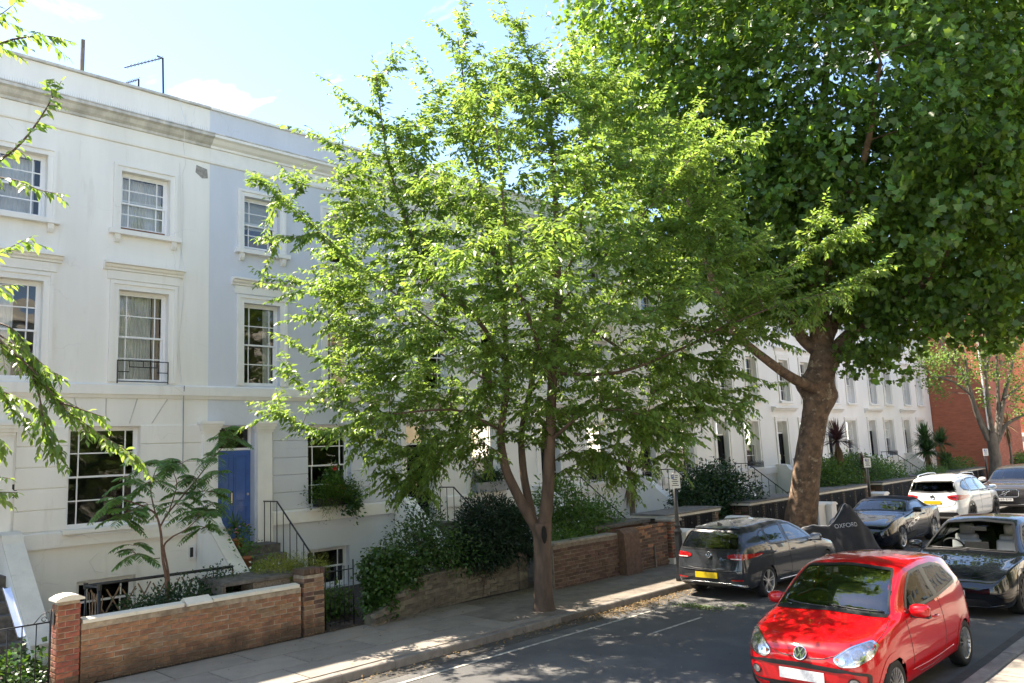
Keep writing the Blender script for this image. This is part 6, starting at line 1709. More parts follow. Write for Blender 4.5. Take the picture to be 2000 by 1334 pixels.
for k in range(11):
    u = -.40 + .08 * k
    c.line('grille_slat', 'F', [(u, .64), (u, .88)], .009, 'alloy_dark', parent=g, rnd=0, off=.016)
c.roundel('F', 0, .765, .072, 'volvo', .032)
for sg in (1, -1):
    o = c.patch('headlight', sg * 18, [(sg * p[0], p[1]) for p in ((.52, .80), (.56, .88), (.88, .93), (.90, .86), (.80, .79))], 'lamp_reflector', .008, 1)
    c.patch('lamp_bar', sg * 18, [(sg * p[0], p[1]) for p in ((.56, .835), (.86, .88), (.86, .86), (.56, .815))], 'lamp_white', .012, 0, parent=o)
    c.patch('side_intake', sg * 12, [(sg * p[0], p[1]) for p in ((.50, .38), (.80, .42), (.84, .60), (.66, .52))], 'trim_black', .010, 1)
c.patch('lower_grille', 'F', [(-.50, .33), (-.42, .44), (.42, .44), (.50, .33)], 'trim_black', .010, 1)
c.line('lower_chrome', 'F', [(-.78, .40), (-.50, .335), (.50, .335), (.78, .40)], .012, 'chrome')
c.plate('F', 0, .53, .52, .112, 'plate_white', 'V69 EYF', 0, .03)
c.line('bonnet_seam', 'T', [(.86, 2.2), (.86, 1.7), (.82, 1.3)], .004, mirror=True)
c.mirror(1.10, .88, 1.22, 'plastic_white', .13, .10, .09)
for (wy, wz, wr_, ww) in VW_: c.wheel(wy, wz, wr_, ww, .96, 10, 'alloy', 'wide', .72)
for x in (.42, -.42): c.seat(x, .1, .55, 'interior_dark', .62)
c.dash(.75, 1.2, .7, 1.15, .78)
c.finish(.05, arch_mat='trim_black', cab=(-2.2, 1.2), floor=.65)
# ---------------------------------------------------------------- foliage
def norm(a): return a / np.maximum(np.linalg.norm(a, axis=-1, keepdims=True), 1e-9)
LEAF_OVAL = (np.array([(0, 0, 0), (-.5, .42, .12), (0, 1, -.10), (.5, .42, .12), (0, .5, -.03)]), [(0, 4, 1), (1, 4, 2), (0, 3, 4), (3, 2, 4)])
LEAF_LONG = (np.array([(0, 0, 0), (-.46, .28, .10), (-.40, .62, .06), (0, 1, -.22), (.40, .62, .06), (.46, .28, .10), (0, .3, -.04), (0, .65, -.06)]),
             [(0, 6, 1), (1, 6, 7, 2), (2, 7, 3), (0, 5, 6), (5, 4, 7, 6), (4, 3, 7)])
_pl = [(0, 0), (-.58, .08), (-.42, .36), (-.50, .66), (-.26, .66), (0, 1.0), (.26, .66), (.50, .66), (.42, .36), (.58, .08)]
LEAF_PLANE = (np.array([(p[0], p[1], .16 * abs(p[0]) - .12 * p[1] ** 2) for p in _pl] + [(0, .32, -.02)]), [(10, i + 1, i) for i in range(9)] + [(10, 0, 9)])
LEAF_DIAMOND = (np.array([(0, 0, 0), (-.5, .5, .08), (0, 1, -.05), (.5, .5, .08)]), [(0, 3, 2, 1)])

def leaves(name, P, A, Nn, L, W, tmpl, m, parent=None, kind=None):
    P = np.asarray(P, float); A = norm(np.asarray(A, float)); Nn = np.asarray(Nn, float)
    Nn = Nn - (Nn * A).sum(1, keepdims=True) * A; Nn = norm(Nn); S = np.cross(A, Nn)
    tv, tf = tmpl; n = len(P); k = len(tv)
    L = np.broadcast_to(L, (n,)); W = np.broadcast_to(W, (n,))
    V = P[:, None, :] + S[:, None, :] * (tv[None, :, 0:1] * W[:, None, None]) + A[:, None, :] * (tv[None, :, 1:2] * L[:, None, None]) + Nn[:, None, :] * (tv[None, :, 2:3] * W[:, None, None])
    V = V.reshape(-1, 3)
    me = bpy.data.meshes.new(name)
    sizes = np.array([len(f) for f in tf]); flat = np.concatenate([np.array(f) for f in tf])
    loops = (flat[None, :] + (np.arange(n) * k)[:, None]).reshape(-1)
    tot = np.tile(sizes, n); start = np.concatenate([[0], np.cumsum(tot)[:-1]])
    me.vertices.add(len(V)); me.vertices.foreach_set('co', V.reshape(-1).astype(np.float32))
    me.loops.add(len(loops)); me.loops.foreach_set('vertex_index', loops.astype(np.int32))
    me.polygons.add(len(tot)); me.polygons.foreach_set('loop_start', start.astype(np.int32)); me.polygons.foreach_set('loop_total', tot.astype(np.int32))
    me.update(calc_edges=True); me.validate()
    me.materials.append(MATS[m])
    o = link(name, me, parent)
    return o

def leaves_stuff(*a): return stuff(leaves(*a))
def rv(n, s=1.0): return rng.normal(0, s, (n, 3))

class Skeleton:
    """limbs and branches of one tree, gathered into a few meshes"""
    def __init__(s): s.nodes = []; s.branches = []
    def limb(s, pts, r0, r1, sub=6, keep=1.0):
        pts = np.array(pts, float)
        t = np.linspace(0, len(pts) - 1, (len(pts) - 1) * sub + 1)
        sm = np.stack([pchip(np.arange(len(pts)), pts[:, k], t) for k in range(3)], 1)
        rad = np.linspace(r0, r1, len(sm)); s.branches.append((sm, rad))
        for i in range(int(len(sm) * keep)): s.nodes.append((sm[i], rad[i]))
        return sm
    def grow(s, tip, rise=.12, rmax=.03, zpen=.6, start_frac=.6):
        if getattr(s, 'cn', -1) != len(s.nodes): s.cN = np.array([n[0] for n in s.nodes]); s.cn = len(s.nodes)
        N = s.cN; d = np.linalg.norm(N - tip, axis=1)
        cost = d + zpen * np.maximum(0, N[:, 2] - tip[2] + .25) * 1.2
        i = int(np.argmin(cost)); p0 = N[i]; L = np.linalg.norm(tip - p0)
        if L < .15: return None
        mid = (p0 + tip) / 2 + np.array([0, 0, rise * L]) + rng.normal(0, .05 * L, 3)
        n = max(5, int(L / .18)); t = np.linspace(0, 1, n)[:, None]
        c = (1 - t) ** 2 * p0 + 2 * t * (1 - t) * mid + t ** 2 * tip
        r0 = min(s.nodes[i][1] * .75, .006 + .012 * L, rmax)
        rad = np.linspace(r0, .0028, n); s.branches.append((c, rad))
        for k in range(1, int(n * start_frac)): s.nodes.append((c[k], rad[k]))
        return c
    def build(s, name, m, parent, thick=.03):
        a = MB(); b = MB()
        for c, r in s.branches:
            (a if r[0] >= thick else b).tube([tuple(p) for p in c], [float(x) for x in r], 10 if r[0] >= thick else 4, cap=False)
        out = []
        if a.v: out.append(a.build(name, m, parent, smooth=True))
        if b.v: out.append(stuff(b.build('branches', 'bark_twig' if m == 'bark_cherry' else m, parent, smooth=True)))
        return out

class LeafList:
    def __init__(s): s.P = []; s.A = []; s.N = []; s.L = []
    def done(s): return np.concatenate(s.P), np.concatenate(s.A), np.concatenate(s.N), np.concatenate(s.L)

UP = np.array([0, 0, 1.0])
def leafy_shoot(ll, c, gap=.055, L=.10, droop=.7, start=0.0, up=.3):
    """leaves in two ranks along a shoot, hanging from it"""
    seg = np.diff(c, axis=0); ln = np.linalg.norm(seg, axis=1); cum = np.concatenate([[0], np.cumsum(ln)]); tot = cum[-1]
    if tot < .03: return
    q = np.arange(start * tot + .02, tot, gap); n = len(q)
    if n == 0: return
    i = np.clip(np.searchsorted(cum, q) - 1, 0, len(seg) - 1); l1 = np.maximum(ln[i], 1e-6)[:, None]
    p = c[i] + seg[i] * ((q - cum[i])[:, None] / l1); d = seg[i] / l1
    side = np.cross(d, UP); sn = np.linalg.norm(side, axis=1, keepdims=True)
    side = np.where(sn > .15, side / np.maximum(sn, 1e-6), norm(rng.normal(0, 1, (n, 3))))
    sg = np.where(np.arange(n) % 2, 1.0, -1.0)[:, None]
    a = side * sg * rng.uniform(.5, 1.0, (n, 1)) + d * rng.uniform(.25, .9, (n, 1)) - UP * rng.uniform(.15, 1.1, (n, 1)) * droop + rng.normal(0, .22, (n, 3))
    nn = UP + side * sg * .35 + rng.normal(0, .35, (n, 3))
    l_ = L * rng.uniform(.65, 1.15, n) * (.55 + .45 * np.minimum(1, (tot - q) / .12))
    ll.P.append(p); ll.A.append(a); ll.N.append(nn); ll.L.append(l_)
    ll.P.append(c[-1:]); ll.A.append((seg[-1] / max(ln[-1], 1e-6) - UP * .4 * droop)[None]); ll.N.append((UP + rng.normal(0, .3, 3))[None]); ll.L.append(np.array([L * .6]))

def in_px_poly(n, poly, seed=1):
    r = np.random.default_rng(seed); P = np.array(poly); lo, hi = P.min(0), P.max(0); out = []
    while len(out) < n:
        p = lo + (hi - lo) * r.random(2)
        if inpoly(p, poly): out.append(p)
    return np.array(out)
def edge_dist(p, poly):
    P = np.array(poly, float); Q = np.roll(P, -1, 0); d = Q - P
    t = np.clip(((p - P) * d).sum(1) / np.maximum((d * d).sum(1), 1e-9), 0, 1)
    return np.linalg.norm(P + d * t[:, None] - p, axis=1).min()

# ---- street cherry ---------------------------------------------------------------
D0 = 14.6
cherry = empty('cherry_tree', (-10.45, 11.0, .12), 'large leafy cherry tree in the pavement in front of the terrace', 'tree')
inv = np.array(cherry.location)
def cp(px, py, dd=0.0): return at(px, py, D0 + dd)
sk = Skeleton()
base = np.array([-10.45, 11.0, .08])
trunk = [base, cp(1060, 1120), cp(1060, 1060), cp(1058, 1020)]
trunk[0] = np.array([-10.45, 11.0, .05])
sm_t = MB()
tp = np.array(trunk); tt = np.linspace(0, 3, 22)
tc_ = np.stack([pchip(np.arange(4), tp[:, k], tt) for k in range(3)], 1)
# fluted trunk with a flare at the root and a scar at the fork
vs = []; NN = 28
for i, p in enumerate(tc_):
    f = i / 21; r_ = .165 + .07 * math.exp(-f * 11) - .005 * f + .035 * math.exp(-((f - .93) / .12) ** 2)
    for k in range(NN):
        a = 2 * math.pi * k / NN
        rr_ = r_ * (1 + .055 * math.sin(3 * a + 1.2 * f * 3) + .03 * math.sin(7 * a + f * 5) + .018 * math.sin(13 * a - 9 * f) + rng.normal(0, .006))
        vs.append((p[0] + rr_ * math.cos(a) - inv[0], p[1] + rr_ * math.sin(a) - inv[1], p[2] - inv[2]))
sm_t.add(vs, [(i * NN + k, i * NN + (k + 1) % NN, (i + 1) * NN + (k + 1) % NN, (i + 1) * NN + k) for i in range(21) for k in range(NN)] + [tuple(21 * NN + k for k in range(NN))])
sm_t.build('trunk', 'bark_cherry', cherry, smooth=True)
scar = cp(1063, 1045, -.20) - inv
MB().lathe([(0, -.16), (.030, -.12), (.055, -.02), (.045, .10), (.02, .18), (0, .2)], 12, tuple(scar)).build('bark_scar', 'arch_dark', cherry).scale = (1, 1, 1)
L1 = sk.limb([cp(1060, 1050), cp(1070, 960, -.1), cp(1074, 860, -.2), cp(1080, 720, -.2), cp(1090, 560, -.3), cp(1085, 400, -.2), cp(1075, 240, 0), cp(1015, 70, .1)], .135, .012)
L2 = sk.limb([cp(1052, 1040), cp(1015, 975, .0), cp(985, 905, .1), cp(978, 850, .1), cp(990, 740, .2), cp(985, 620, .3), cp(955, 450, .4), cp(925, 290, .3), cp(895, 80, .2)], .105, .010)
L3 = sk.limb([cp(1042, 1020, .25), cp(1022, 920, .5), cp(1018, 860, .6), cp(1040, 740, .9), cp(1060, 620, 1.1), cp(1130, 470, 1.2), cp(1145, 320, 1.2), cp(1125, 110, 1.0)], .085, .010)
L4 = sk.limb([cp(985, 700, .25), cp(920, 610, -.2), cp(845, 560, -.6), cp(800, 450, -.7), cp(755, 300, -.6), cp(735, 150, -.4)], .048, .008)
L5 = sk.limb([cp(1080, 730, -.2), cp(1190, 730, -.7), cp(1310, 690, -1.0), cp(1410, 640, -1.2), cp(1480, 580, -1.3), cp(1570, 500, -1.3), cp(1670, 445, -1.3)], .034, .006)
L6 = sk.limb([cp(1410, 640, -1.2), cp(1510, 600, -1.5), cp(1620, 570, -1.6), cp(1715, 525, -1.6)], .02, .006)
L7 = sk.limb([cp(1085, 600, -.3), cp(1200, 480, -1.2), cp(1290, 380, -1.6), cp(1380, 290, -1.6), cp(1470, 275, -1.5)], .022, .005)
L8 = sk.limb([cp(1080, 760, -.2), cp(1040, 640, -1.4), cp(1000, 520, -2.2), cp(980, 360, -2.4), cp(960, 180, -2.0)], .045, .007)
L9 = sk.limb([cp(1040, 760, .8), cp(1160, 640, 1.9), cp(1240, 480, 2.4), cp(1260, 300, 2.2)], .045, .007)
L10 = sk.limb([cp(985, 760, .2), cp(860, 690, .9), cp(740, 600, 1.2), cp(640, 560, 1.2), cp(520, 545, 1.0)], .026, .005)
L11 = sk.limb([cp(985, 740, .2), cp(860, 640, -1.2), cp(700, 520, -1.6), cp(610, 440, -1.6), cp(515, 355, -1.5)], .024, .005)
L12 = sk.limb([cp(1075, 860, -.2), cp(1160, 800, -1.2), cp(1250, 810, -1.8), cp(1330, 860, -2.0)], .035, .006)
L13 = sk.limb([cp(978, 840, .1), cp(880, 800, -.9), cp(760, 810, -1.4), cp(640, 840, -1.5), cp(545, 810, -1.4)], .024, .005)
L14 = sk.limb([cp(1090, 600, -.2), cp(1240, 700, .8), cp(1340, 760, 1.2), cp(1440, 790, 1.2)], .035, .006)
outline = [(1020, 120), (960, 90), (900, 110), (840, 170), (790, 200), (740, 230), (700, 290), (668, 330), (650, 420), (635, 500), (630, 580), (625, 680), (630, 760), (670, 820), (700, 890), (750, 950), (780, 965), (820, 945), (900, 935), (960, 905), (1020, 855), (1080, 880), (1150, 935), (1215, 960), (1285, 930), (1335, 900), (1355, 840), (1400, 800), (1430, 720), (1460, 660), (1520, 600), (1500, 500), (1440, 430), (1390, 370), (1400, 300), (1350, 250), (1260, 200), (1190, 170), (1140, 120), (1080, 140)]
feather = [(1012, 38), (985, 30), (960, 20), (925, 60), (892, 22), (860, 90), (800, 110), (765, 88), (738, 150), (728, 200), (690, 210), (642, 182), (655, 255), (602, 258), (612, 330), (575, 330), (508, 350), (545, 400), (560, 470), (505, 465), (498, 552), (560, 590), (530, 650), (545, 700), (540, 760), (488, 800), (1110, 45), (1142, 55), (1165, 90), (1200, 120), (1235, 140), (1280, 170), (1372, 195), (1405, 235), (1475, 280), (1440, 330), (1420, 380), (1500, 440), (1480, 480), (1560, 450), (1600, 415), (1625, 425), (1682, 438), (1650, 470), (1718, 525), (1690, 560), (1650, 590), (1600, 610), (1590, 645), (1560, 690), (1500, 745), (1480, 780), (1440, 825), (1530, 640), (1450, 840), (1060, 80), (1085, 95)]
tips = []
for p in in_px_poly(1300, outline, 5):
    d = edge_dist(p, outline) / 105.0; hd = min(3.7, .35 + 1.25 * d)
    tips.append(cp(p[0], p[1], rng.uniform(-1, 1) * hd + (-.9 if p[0] > 1350 or p[0] < 650 else 0)))
tips = np.array(tips)
ctr = cp(1030, 700)
tips = tips[np.argsort(np.linalg.norm(tips - ctr, axis=1))]
ll = LeafList(); twigs = []
for tip_ in tips:
    low = tip_[2] < 4.2
    c_ = sk.grow(tip_, rise=.18 if not low else .30, zpen=.5)
    if c_ is None: continue
    seg = np.diff(c_, axis=0); Lb = np.linalg.norm(seg, axis=1).sum()
    m_ = len(c_)
    i0 = max(1, int(m_ * max(.2, 1 - 1.5 / max(Lb, .1))))
    leafy_shoot(ll, c_[i0:], .038, .140, .75)
    for i in [k for k in range(i0, m_ - 1) for _ in (0, 1)]:
        if rng.random() < .86:
            d = norm(seg[min(i, len(seg) - 1)]); side = np.cross(d, UP); sn = np.linalg.norm(side); side = side / sn if sn > .2 else norm(rng.normal(0, 1, 3))
            sg = rng.choice([-1, 1])
            dr = norm(d * rng.uniform(.5, 1.0) + side * sg * rng.uniform(.5, 1.1) + UP * rng.uniform(-.45, .35) + rng.normal(0, .15, 3))
            l_ = rng.uniform(.2, .66); n_ = 5; t = np.linspace(0, 1, n_)[:, None]
            cc = c_[i] + dr * l_ * t - UP * (.22 * l_) * t ** 2
            leafy_shoot(ll, cc, .038, .138, .8)
            twigs.append(cc)
for lm in (L4, L5, L6, L7, L8, L9, L10, L11, L12, L13, L14, L1, L2, L3):
    k0 = int(len(lm) * .42)
    leafy_shoot(ll, lm[k0:], .05, .13, .8)
    for i in range(k0, len(lm) - 1):
        for _ in range(4):
            d = norm(lm[i + 1] - lm[i]); side = np.cross(d, UP); sn = np.linalg.norm(side); side = side / sn if sn > .2 else norm(rng.normal(0, 1, 3))
            l_ = rng.uniform(.25, .6); t = np.linspace(0, 1, 5)[:, None]
            cc = lm[i] + (lm[i + 1] - lm[i]) * rng.random() + norm(d * .7 + side * rng.uniform(-1, 1) + UP * rng.uniform(-.2, .7)) * l_ * t - UP * .25 * l_ * t ** 2
            leafy_shoot(ll, cc, .038, .135, .85)
for (fx_, fy_) in feather:
    for rep in range(3):
        tip_ = cp(fx_ + rng.normal(0, 12) * rep, fy_ + rng.normal(0, 12) * rep, rng.uniform(-.8, .8) + (-1.3 if fx_ > 1430 or fx_ < 640 else 0))
        c_ = sk.grow(tip_, rise=.06, zpen=.5, start_frac=.5)
        if c_ is None: continue
        m_ = len(c_); Lb = np.linalg.norm(np.diff(c_, axis=0), axis=1).sum(); i0 = max(0, int(m_ * (1 - 1.7 / max(Lb, .1))))
        leafy_shoot(ll, c_[i0:], .030, .138, .85)
        for i in range(i0, m_ - 2):
            d = norm(c_[i + 1] - c_[i]); side = np.cross(d, UP); sn = np.linalg.norm(side); side = side / sn if sn > .2 else norm(rng.normal(0, 1, 3))
            l_ = rng.uniform(.10, .32); t = np.linspace(0, 1, 4)[:, None]
            cc = c_[i] + norm(d * .8 + side * rng.choice([-1, 1]) * .7 + rng.normal(0, .2, 3)) * l_ * t - UP * .25 * l_ * t ** 2
            leafy_shoot(ll, cc, .036, .130, .9)
sk.branches += [(c_, np.linspace(.004, .0018, len(c_))) for c_ in twigs[::5]]
for i in range(len(sk.branches)): sk.branches[i] = (sk.branches[i][0] - inv, sk.branches[i][1])
sk.build('limbs', 'bark_cherry', cherry)
cP, cA, cN, cL = ll.done()
P_ = cP - inv
leaves('crown', P_, cA, cN, cL, cL * .44, LEAF_OVAL, 'leaf_cherry', cherry)
print('cherry leaves', len(P_))

# street trees on the camera's own side, seen only in glass and paintwork
for (x, y, rz, sc, lab) in ((3.7, 3.5, 2.2, .70, 'leafy cherry tree on the near pavement, seen in the cream house windows'), (3.7, 12.5, 4.0, .72, 'leafy cherry tree on the near pavement, seen in the red car'), (3.9, 23.0, .6, .72, 'leafy cherry tree on the near pavement, seen in the grey hatchback')):
    t = empty('cherry_tree', (x, y, .1), lab, 'tree', None, rz); t.scale = (sc, sc, sc)
    for ch in cherry.children:
        if ch.name.split('.')[0] in ('trunk', 'limbs', 'crown'):
            c_ = ch.copy(); COL.objects.link(c_); c_.parent = t

# ---- plane tree ------------------------------------------------------------------------
DP = 23.0
pb = np.array([-11.05, 22.55, .1])
plane = empty('plane_tree', tuple(pb), 'huge plane tree with thick mottled trunk and dense dark crown', 'tree')
def pp(px, py, dd=0.0): return at(px, py, DP + dd)
axis_pts = np.array([pb, pp(1568, 985), pp(1577, 900), pp(1590, 820), pp(1600, 750), pp(1612, 685)])
tt = np.linspace(0, 5, 40); tc_ = np.stack([pchip(np.arange(6), axis_pts[:, k], tt) for k in range(3)], 1)
vs = []; NN = 32
bumps = [(.72, 0.6, .22, .07, .5), (.80, 3.6, .30, .06, .6), (.55, 2.0, .12, .08, .7), (.35, 4.6, .10, .07, .6), (.90, 1.4, .16, .06, .6), (.15, 3.0, .10, .1, .8)]
for i, p in enumerate(tc_):
    f = i / 39; r_ = .375 + .13 * math.exp(-f * 8) + .06 * math.exp(-((f - .95) / .15) ** 2) - .03 * f
    for k in range(NN):
        a = 2 * math.pi * k / NN; rr_ = r_ * (1 + .05 * math.sin(3 * a + 2 * f) + .03 * math.sin(6 * a - 5 * f) + rng.normal(0, .010))
        for (bf, ba, bh, bw, bx) in bumps: rr_ += bh * math.exp(-((f - bf) / bw) ** 2 - ((((a - ba + math.pi) % (2 * math.pi)) - math.pi) / bx) ** 2)
        vs.append((p[0] + rr_ * math.cos(a) - pb[0], p[1] + rr_ * math.sin(a) - pb[1], p[2] - pb[2]))
MB().add(vs, [(i * NN + k, i * NN + (k + 1) % NN, (i + 1) * NN + (k + 1) % NN, (i + 1) * NN + k) for i in range(39) for k in range(NN)] + [tuple(39 * NN + k for k in range(NN))]).build('trunk', 'bark_plane', plane, smooth=True)
sk = Skeleton()
sk.limb([pp(1608, 700), pp(1600, 620, .2), pp(1590, 500, .2), pp(1600, 300, .0), pp(1620, 60, 0)], .36, .08)
sk.limb([pp(1612, 765), pp(1560, 745, -.6), pp(1500, 705, -1.3), pp(1440, 650, -2.0), pp(1380, 520, -2.6), pp(1330, 340, -3)], .18, .04)
sk.limb([pp(1625, 690), pp(1665, 650, -.4), pp(1725, 612, -1.0), pp(1800, 555, -1.8), pp(1880, 430, -2.4), pp(1930, 250, -2.6)], .22, .05)
sk.limb([pp(1600, 690), pp(1560, 650, .2), pp(1530, 560, .6), pp(1480, 420, 1.2), pp(1420, 200, 1.8)], .2, .05)
sk.limb([pp(1615, 660, .2), pp(1660, 560, 1.2), pp(1740, 420, 2.2), pp(1800, 250, 3)], .2, .05)
sk.limb([pp(1600, 560, .2), pp(1640, 430, -2.2), pp(1690, 300, -3.8), pp(1720, 120, -4.6)], .16, .04)
sk.limb([pp(1440, 650, -2.0), pp(1350, 640, -2.4), pp(1270, 560, -2.6)], .10, .03)
CPx = np.array([1650, 175]); Cc = pp(CPx[0], CPx[1], .6)
rad_r, rad_d, rad_u = 7.6, 6.6, 7.7
ph = (1 + 5 ** .5) / 2
lobes = []
NL = 150
for i in range(NL):
    z = 1 - 2 * (i + .5) / NL; th = 2 * math.pi * i / ph; s_ = math.sqrt(1 - z * z)
    u = np.array([s_ * math.cos(th), s_ * math.sin(th), z])
    k = rng.uniform(.80, 1.0)
    c_ = Cc + (C_RIGHT * u[0] * rad_r + np.array([C_FWD[0], C_FWD[1], 0]) / .99 * u[1] * rad_d + UP * u[2] * rad_u) * k
    if u[2] < -.75: c_ = c_ + UP * 1.2
    if u[1] > .62 or u[2] > .9: continue
    lobes.append((c_, u, rng.uniform(1.1, 1.9)))
    if i % 2 == 0: lobes.append((Cc + (c_ - Cc) * .62, u, 1.45))
# hanging skirts seen low in the photograph
for (px_, py_, dd, r_) in ((1700, 660, -1.2, .9), (1745, 690, -1.0, .8), (1690, 700, -.6, .7), (1655, 680, .4, .6), (1800, 620, -2, 1.1), (1860, 610, -2.2, 1.1), (1930, 620, -2.4, 1.1), (1985, 640, -2.2, 1.0), (1540, 600, .6, .9), (1480, 600, -.5, .9), (1430, 560, -1.2, 1.0), (1760, 600, -1.4, 1.0), (1900, 560, -3, 1.2), (1980, 560, -3, 1.2), (1560, 560, 1.4, 1.0), (1620, 540, 1.5, 1.1), (1690, 580, 1, 1.0)):
    lobes.append((pp(px_, py_, dd), np.array([0, -.6, -.6]), r_))
P_ = []; A_ = []; N_ = []; Ls = []
for (c_, u, r_) in lobes:
    n = int(420 * r_ ** 1.7)
    d = norm(rng.normal(0, 1, (n, 3))); q = rng.random(n) ** .45
    # twigs cluster leaves in small sprays
    ns = max(4, n // 12); sc_ = norm(rng.normal(0, 1, (ns, 3))) * (r_ * (.55 + .5 * rng.random((ns, 1)))); pick = rng.integers(0, ns, n)
    pos = c_ + sc_[pick] * np.array([1.05, 1.05, .8]) + rng.normal(0, .13, (n, 3))
    out = norm(pos - Cc)
    a = out * .7 + rng.normal(0, .55, (n, 3)) - UP * .55
    nn_ = UP * .7 + out * .6 + rng.normal(0, .65, (n, 3))
    P_.append(pos); A_.append(a); N_.append(nn_); Ls.append(rng.uniform(.08, .195, n))
    tpv = c_ - norm(c_ - Cc) * .3
    sk.grow(tpv, rise=.05, rmax=.07, zpen=.5)
for i in range(len(sk.branches)): sk.branches[i] = (sk.branches[i][0] - pb, sk.branches[i][1])
sk.build('limbs', 'bark_plane', plane, .05)
P_ = np.concatenate(P_); A_ = np.concatenate(A_); N_ = np.concatenate(N_); Ls = np.concatenate(Ls)
leaves('crown', P_ - pb, A_, N_, Ls, Ls * 1.05, LEAF_PLANE, 'leaf_plane', plane)
print('plane leaves', len(P_))

# ---- near cherry branches entering at the frame edge ------------------------------------
DN = 8.2
near = empty('cherry_tree', (-10.5, -2.3, .12), 'cherry tree outside the frame whose bright leafy branches reach in at the left edge', 'tree')
near.scale = (1, 1, 1)
ninv = np.array(near.location)
for ch in list(cherry.children):
    if ch.name.split('.')[0] in ('trunk', 'limbs', 'crown'):
        c_ = ch.copy(); COL.objects.link(c_); c_.parent = near; c_.rotation_euler = (0, 0, 2.4); c_.scale = (.86, .86, .86)
def npx(px, py, dd=0.0): return at(px, py, DN + dd)
tk = Skeleton(); ll = LeafList()
NB = [[(-620, 300), (-200, 180), (-40, 100), (40, 74), (90, 70), (142, 82)], [(-200, 180), (-60, 60), (10, 22), (45, -10)], [(-620, 500), (-200, 430), (-40, 335), (30, 290), (75, 236), (105, 186), (120, 158)],
      [(-200, 430), (-40, 345), (30, 352), (80, 372), (126, 380)], [(-200, 600), (-50, 520), (15, 486), (62, 462)], [(-620, 560), (-220, 590), (-60, 620), (15, 680), (65, 725), (115, 785), (175, 835), (235, 872), (266, 890)],
      [(-60, 620), (0, 655), (60, 700), (125, 780), (205, 818)], [(-200, 600), (-40, 560), (36, 556)], [(60, 722), (80, 790), (92, 850), (105, 895)], [(-60, 640), (-10, 740), (30, 800), (70, 830)], [(-200, 800), (-30, 760), (30, 775), (75, 800)],
      [(-100, 900), (-20, 960), (35, 962)], [(-100, 900), (-10, 930), (20, 935)], [(-60, 620), (20, 640), (70, 700), (130, 745)], [(-100, 820), (-10, 850), (10, 900)], [(115, 785), (160, 800), (205, 815)]]
for bi, b_ in enumerate(NB):
    dd = rng.uniform(-.25, .25)
    pts = np.array([npx(p[0], p[1], dd * (1 if k else 0) + .03 * k) for k, p in enumerate(b_)])
    c_ = tk.limb(pts, .026 if b_[0][0] < -300 else .012, .003, 9)
    vis = [i for i in range(len(c_)) if i > len(c_) * .25]
    leafy_shoot(ll, c_[vis[0]:], .026, .125, 1.0)
    dense = bi in (5, 6, 8, 9, 10, 13)
    for i in vis[::3 if not dense else 2]:
        if rng.random() < (.5 if not dense else .9) and i < len(c_) - 2:
            d = norm(c_[min(i + 1, len(c_) - 1)] - c_[i]); side = norm(np.cross(d, UP)) * rng.choice([-1, 1])
            l_ = rng.uniform(.12, .34); t = np.linspace(0, 1, 4)[:, None]
            cc = c_[i] + norm(d * .7 + side * .8 - UP * rng.uniform(0, .5)) * l_ * t - UP * .2 * l_ * t ** 2
            leafy_shoot(ll, cc, .028, .122, 1.0)
            tk.branches.append((cc, np.linspace(.003, .0015, 4)))
for i in range(len(tk.branches)): tk.branches[i] = (tk.branches[i][0] - ninv, tk.branches[i][1])
tk.build('edge_branches', 'bark_twig', near, .5)
cP, cA, cN, cL = ll.done()
leaves('edge_leaves', cP - ninv, cA, cN, cL, cL * .42, LEAF_LONG, 'leaf_cherry', near)

# ---- multi stemmed tree by the red brick wall ---------------------------------------------
fb = np.array([-12.3, 47.0, .1])
far = empty('multi_stem_tree', tuple(fb), 'many stemmed pollarded tree with sparse yellow green leaves by the red brick building', 'tree')
DF = float((fb - CAM) @ C_FWD)
def fp(px, py, dd=0.0): return at(px, py, DF + dd)
fk = Skeleton()
fk.limb([fb, fp(1945, 905), fp(1938, 860), fp(1935, 845)], .30, .22)
stems = [[(1938, 860), (1915, 820), (1895, 770), (1880, 730), (1850, 690), (1832, 660)], [(1930, 860), (1905, 800), (1890, 740), (1885, 700), (1870, 640)], [(1940, 855), (1930, 790), (1925, 730), (1920, 650)], [(1945, 860), (1950, 800), (1948, 730), (1945, 640)],
         [(1945, 870), (1965, 830), (1990, 815), (2030, 800)], [(1950, 850), (1960, 780), (1975, 720), (1990, 650)], [(1895, 770), (1860, 745), (1825, 735), (1800, 715)], [(1890, 740), (1850, 735), (1812, 740)], [(1960, 780), (1985, 760), (2010, 740)], [(1870, 690), (1845, 665), (1825, 640)], [(1925, 730), (1935, 690), (1960, 650)]]
for i, s_ in enumerate(stems):
    dd = rng.uniform(-.8, .8)
    fk.limb([fp(p[0], p[1], dd * k / 3) for k, p in enumerate(s_)], .135 if i < 6 else .07, .03)
ll = LeafList()
spots = [(1790, 700), (1800, 720), (1815, 690), (1830, 660), (1835, 700), (1850, 720), (1860, 680), (1870, 650), (1875, 730), (1890, 690), (1905, 720), (1915, 670), (1930, 700), (1945, 660), (1950, 735), (1965, 700), (1980, 670), (1985, 740), (1995, 770), (2005, 700), (1820, 745), (1840, 755), (1940, 640), (1900, 640), (1995, 640), (2010, 660), (1970, 640), (1925, 770), (1990, 800)]
PP_ = []; AA_ = []
for (px_, py_) in spots:
    for _ in range(5):
        c0 = fp(px_ + rng.normal(0, 10), py_ + rng.normal(0, 9), rng.uniform(-1.2, 1.2))
        fk.grow(c0, rise=.1, rmax=.03)
        n = 34; PP_.append(c0 + rng.normal(0, .22, (n, 3))); AA_.append(rng.normal(0, 1, (n, 3)) - UP * .3)
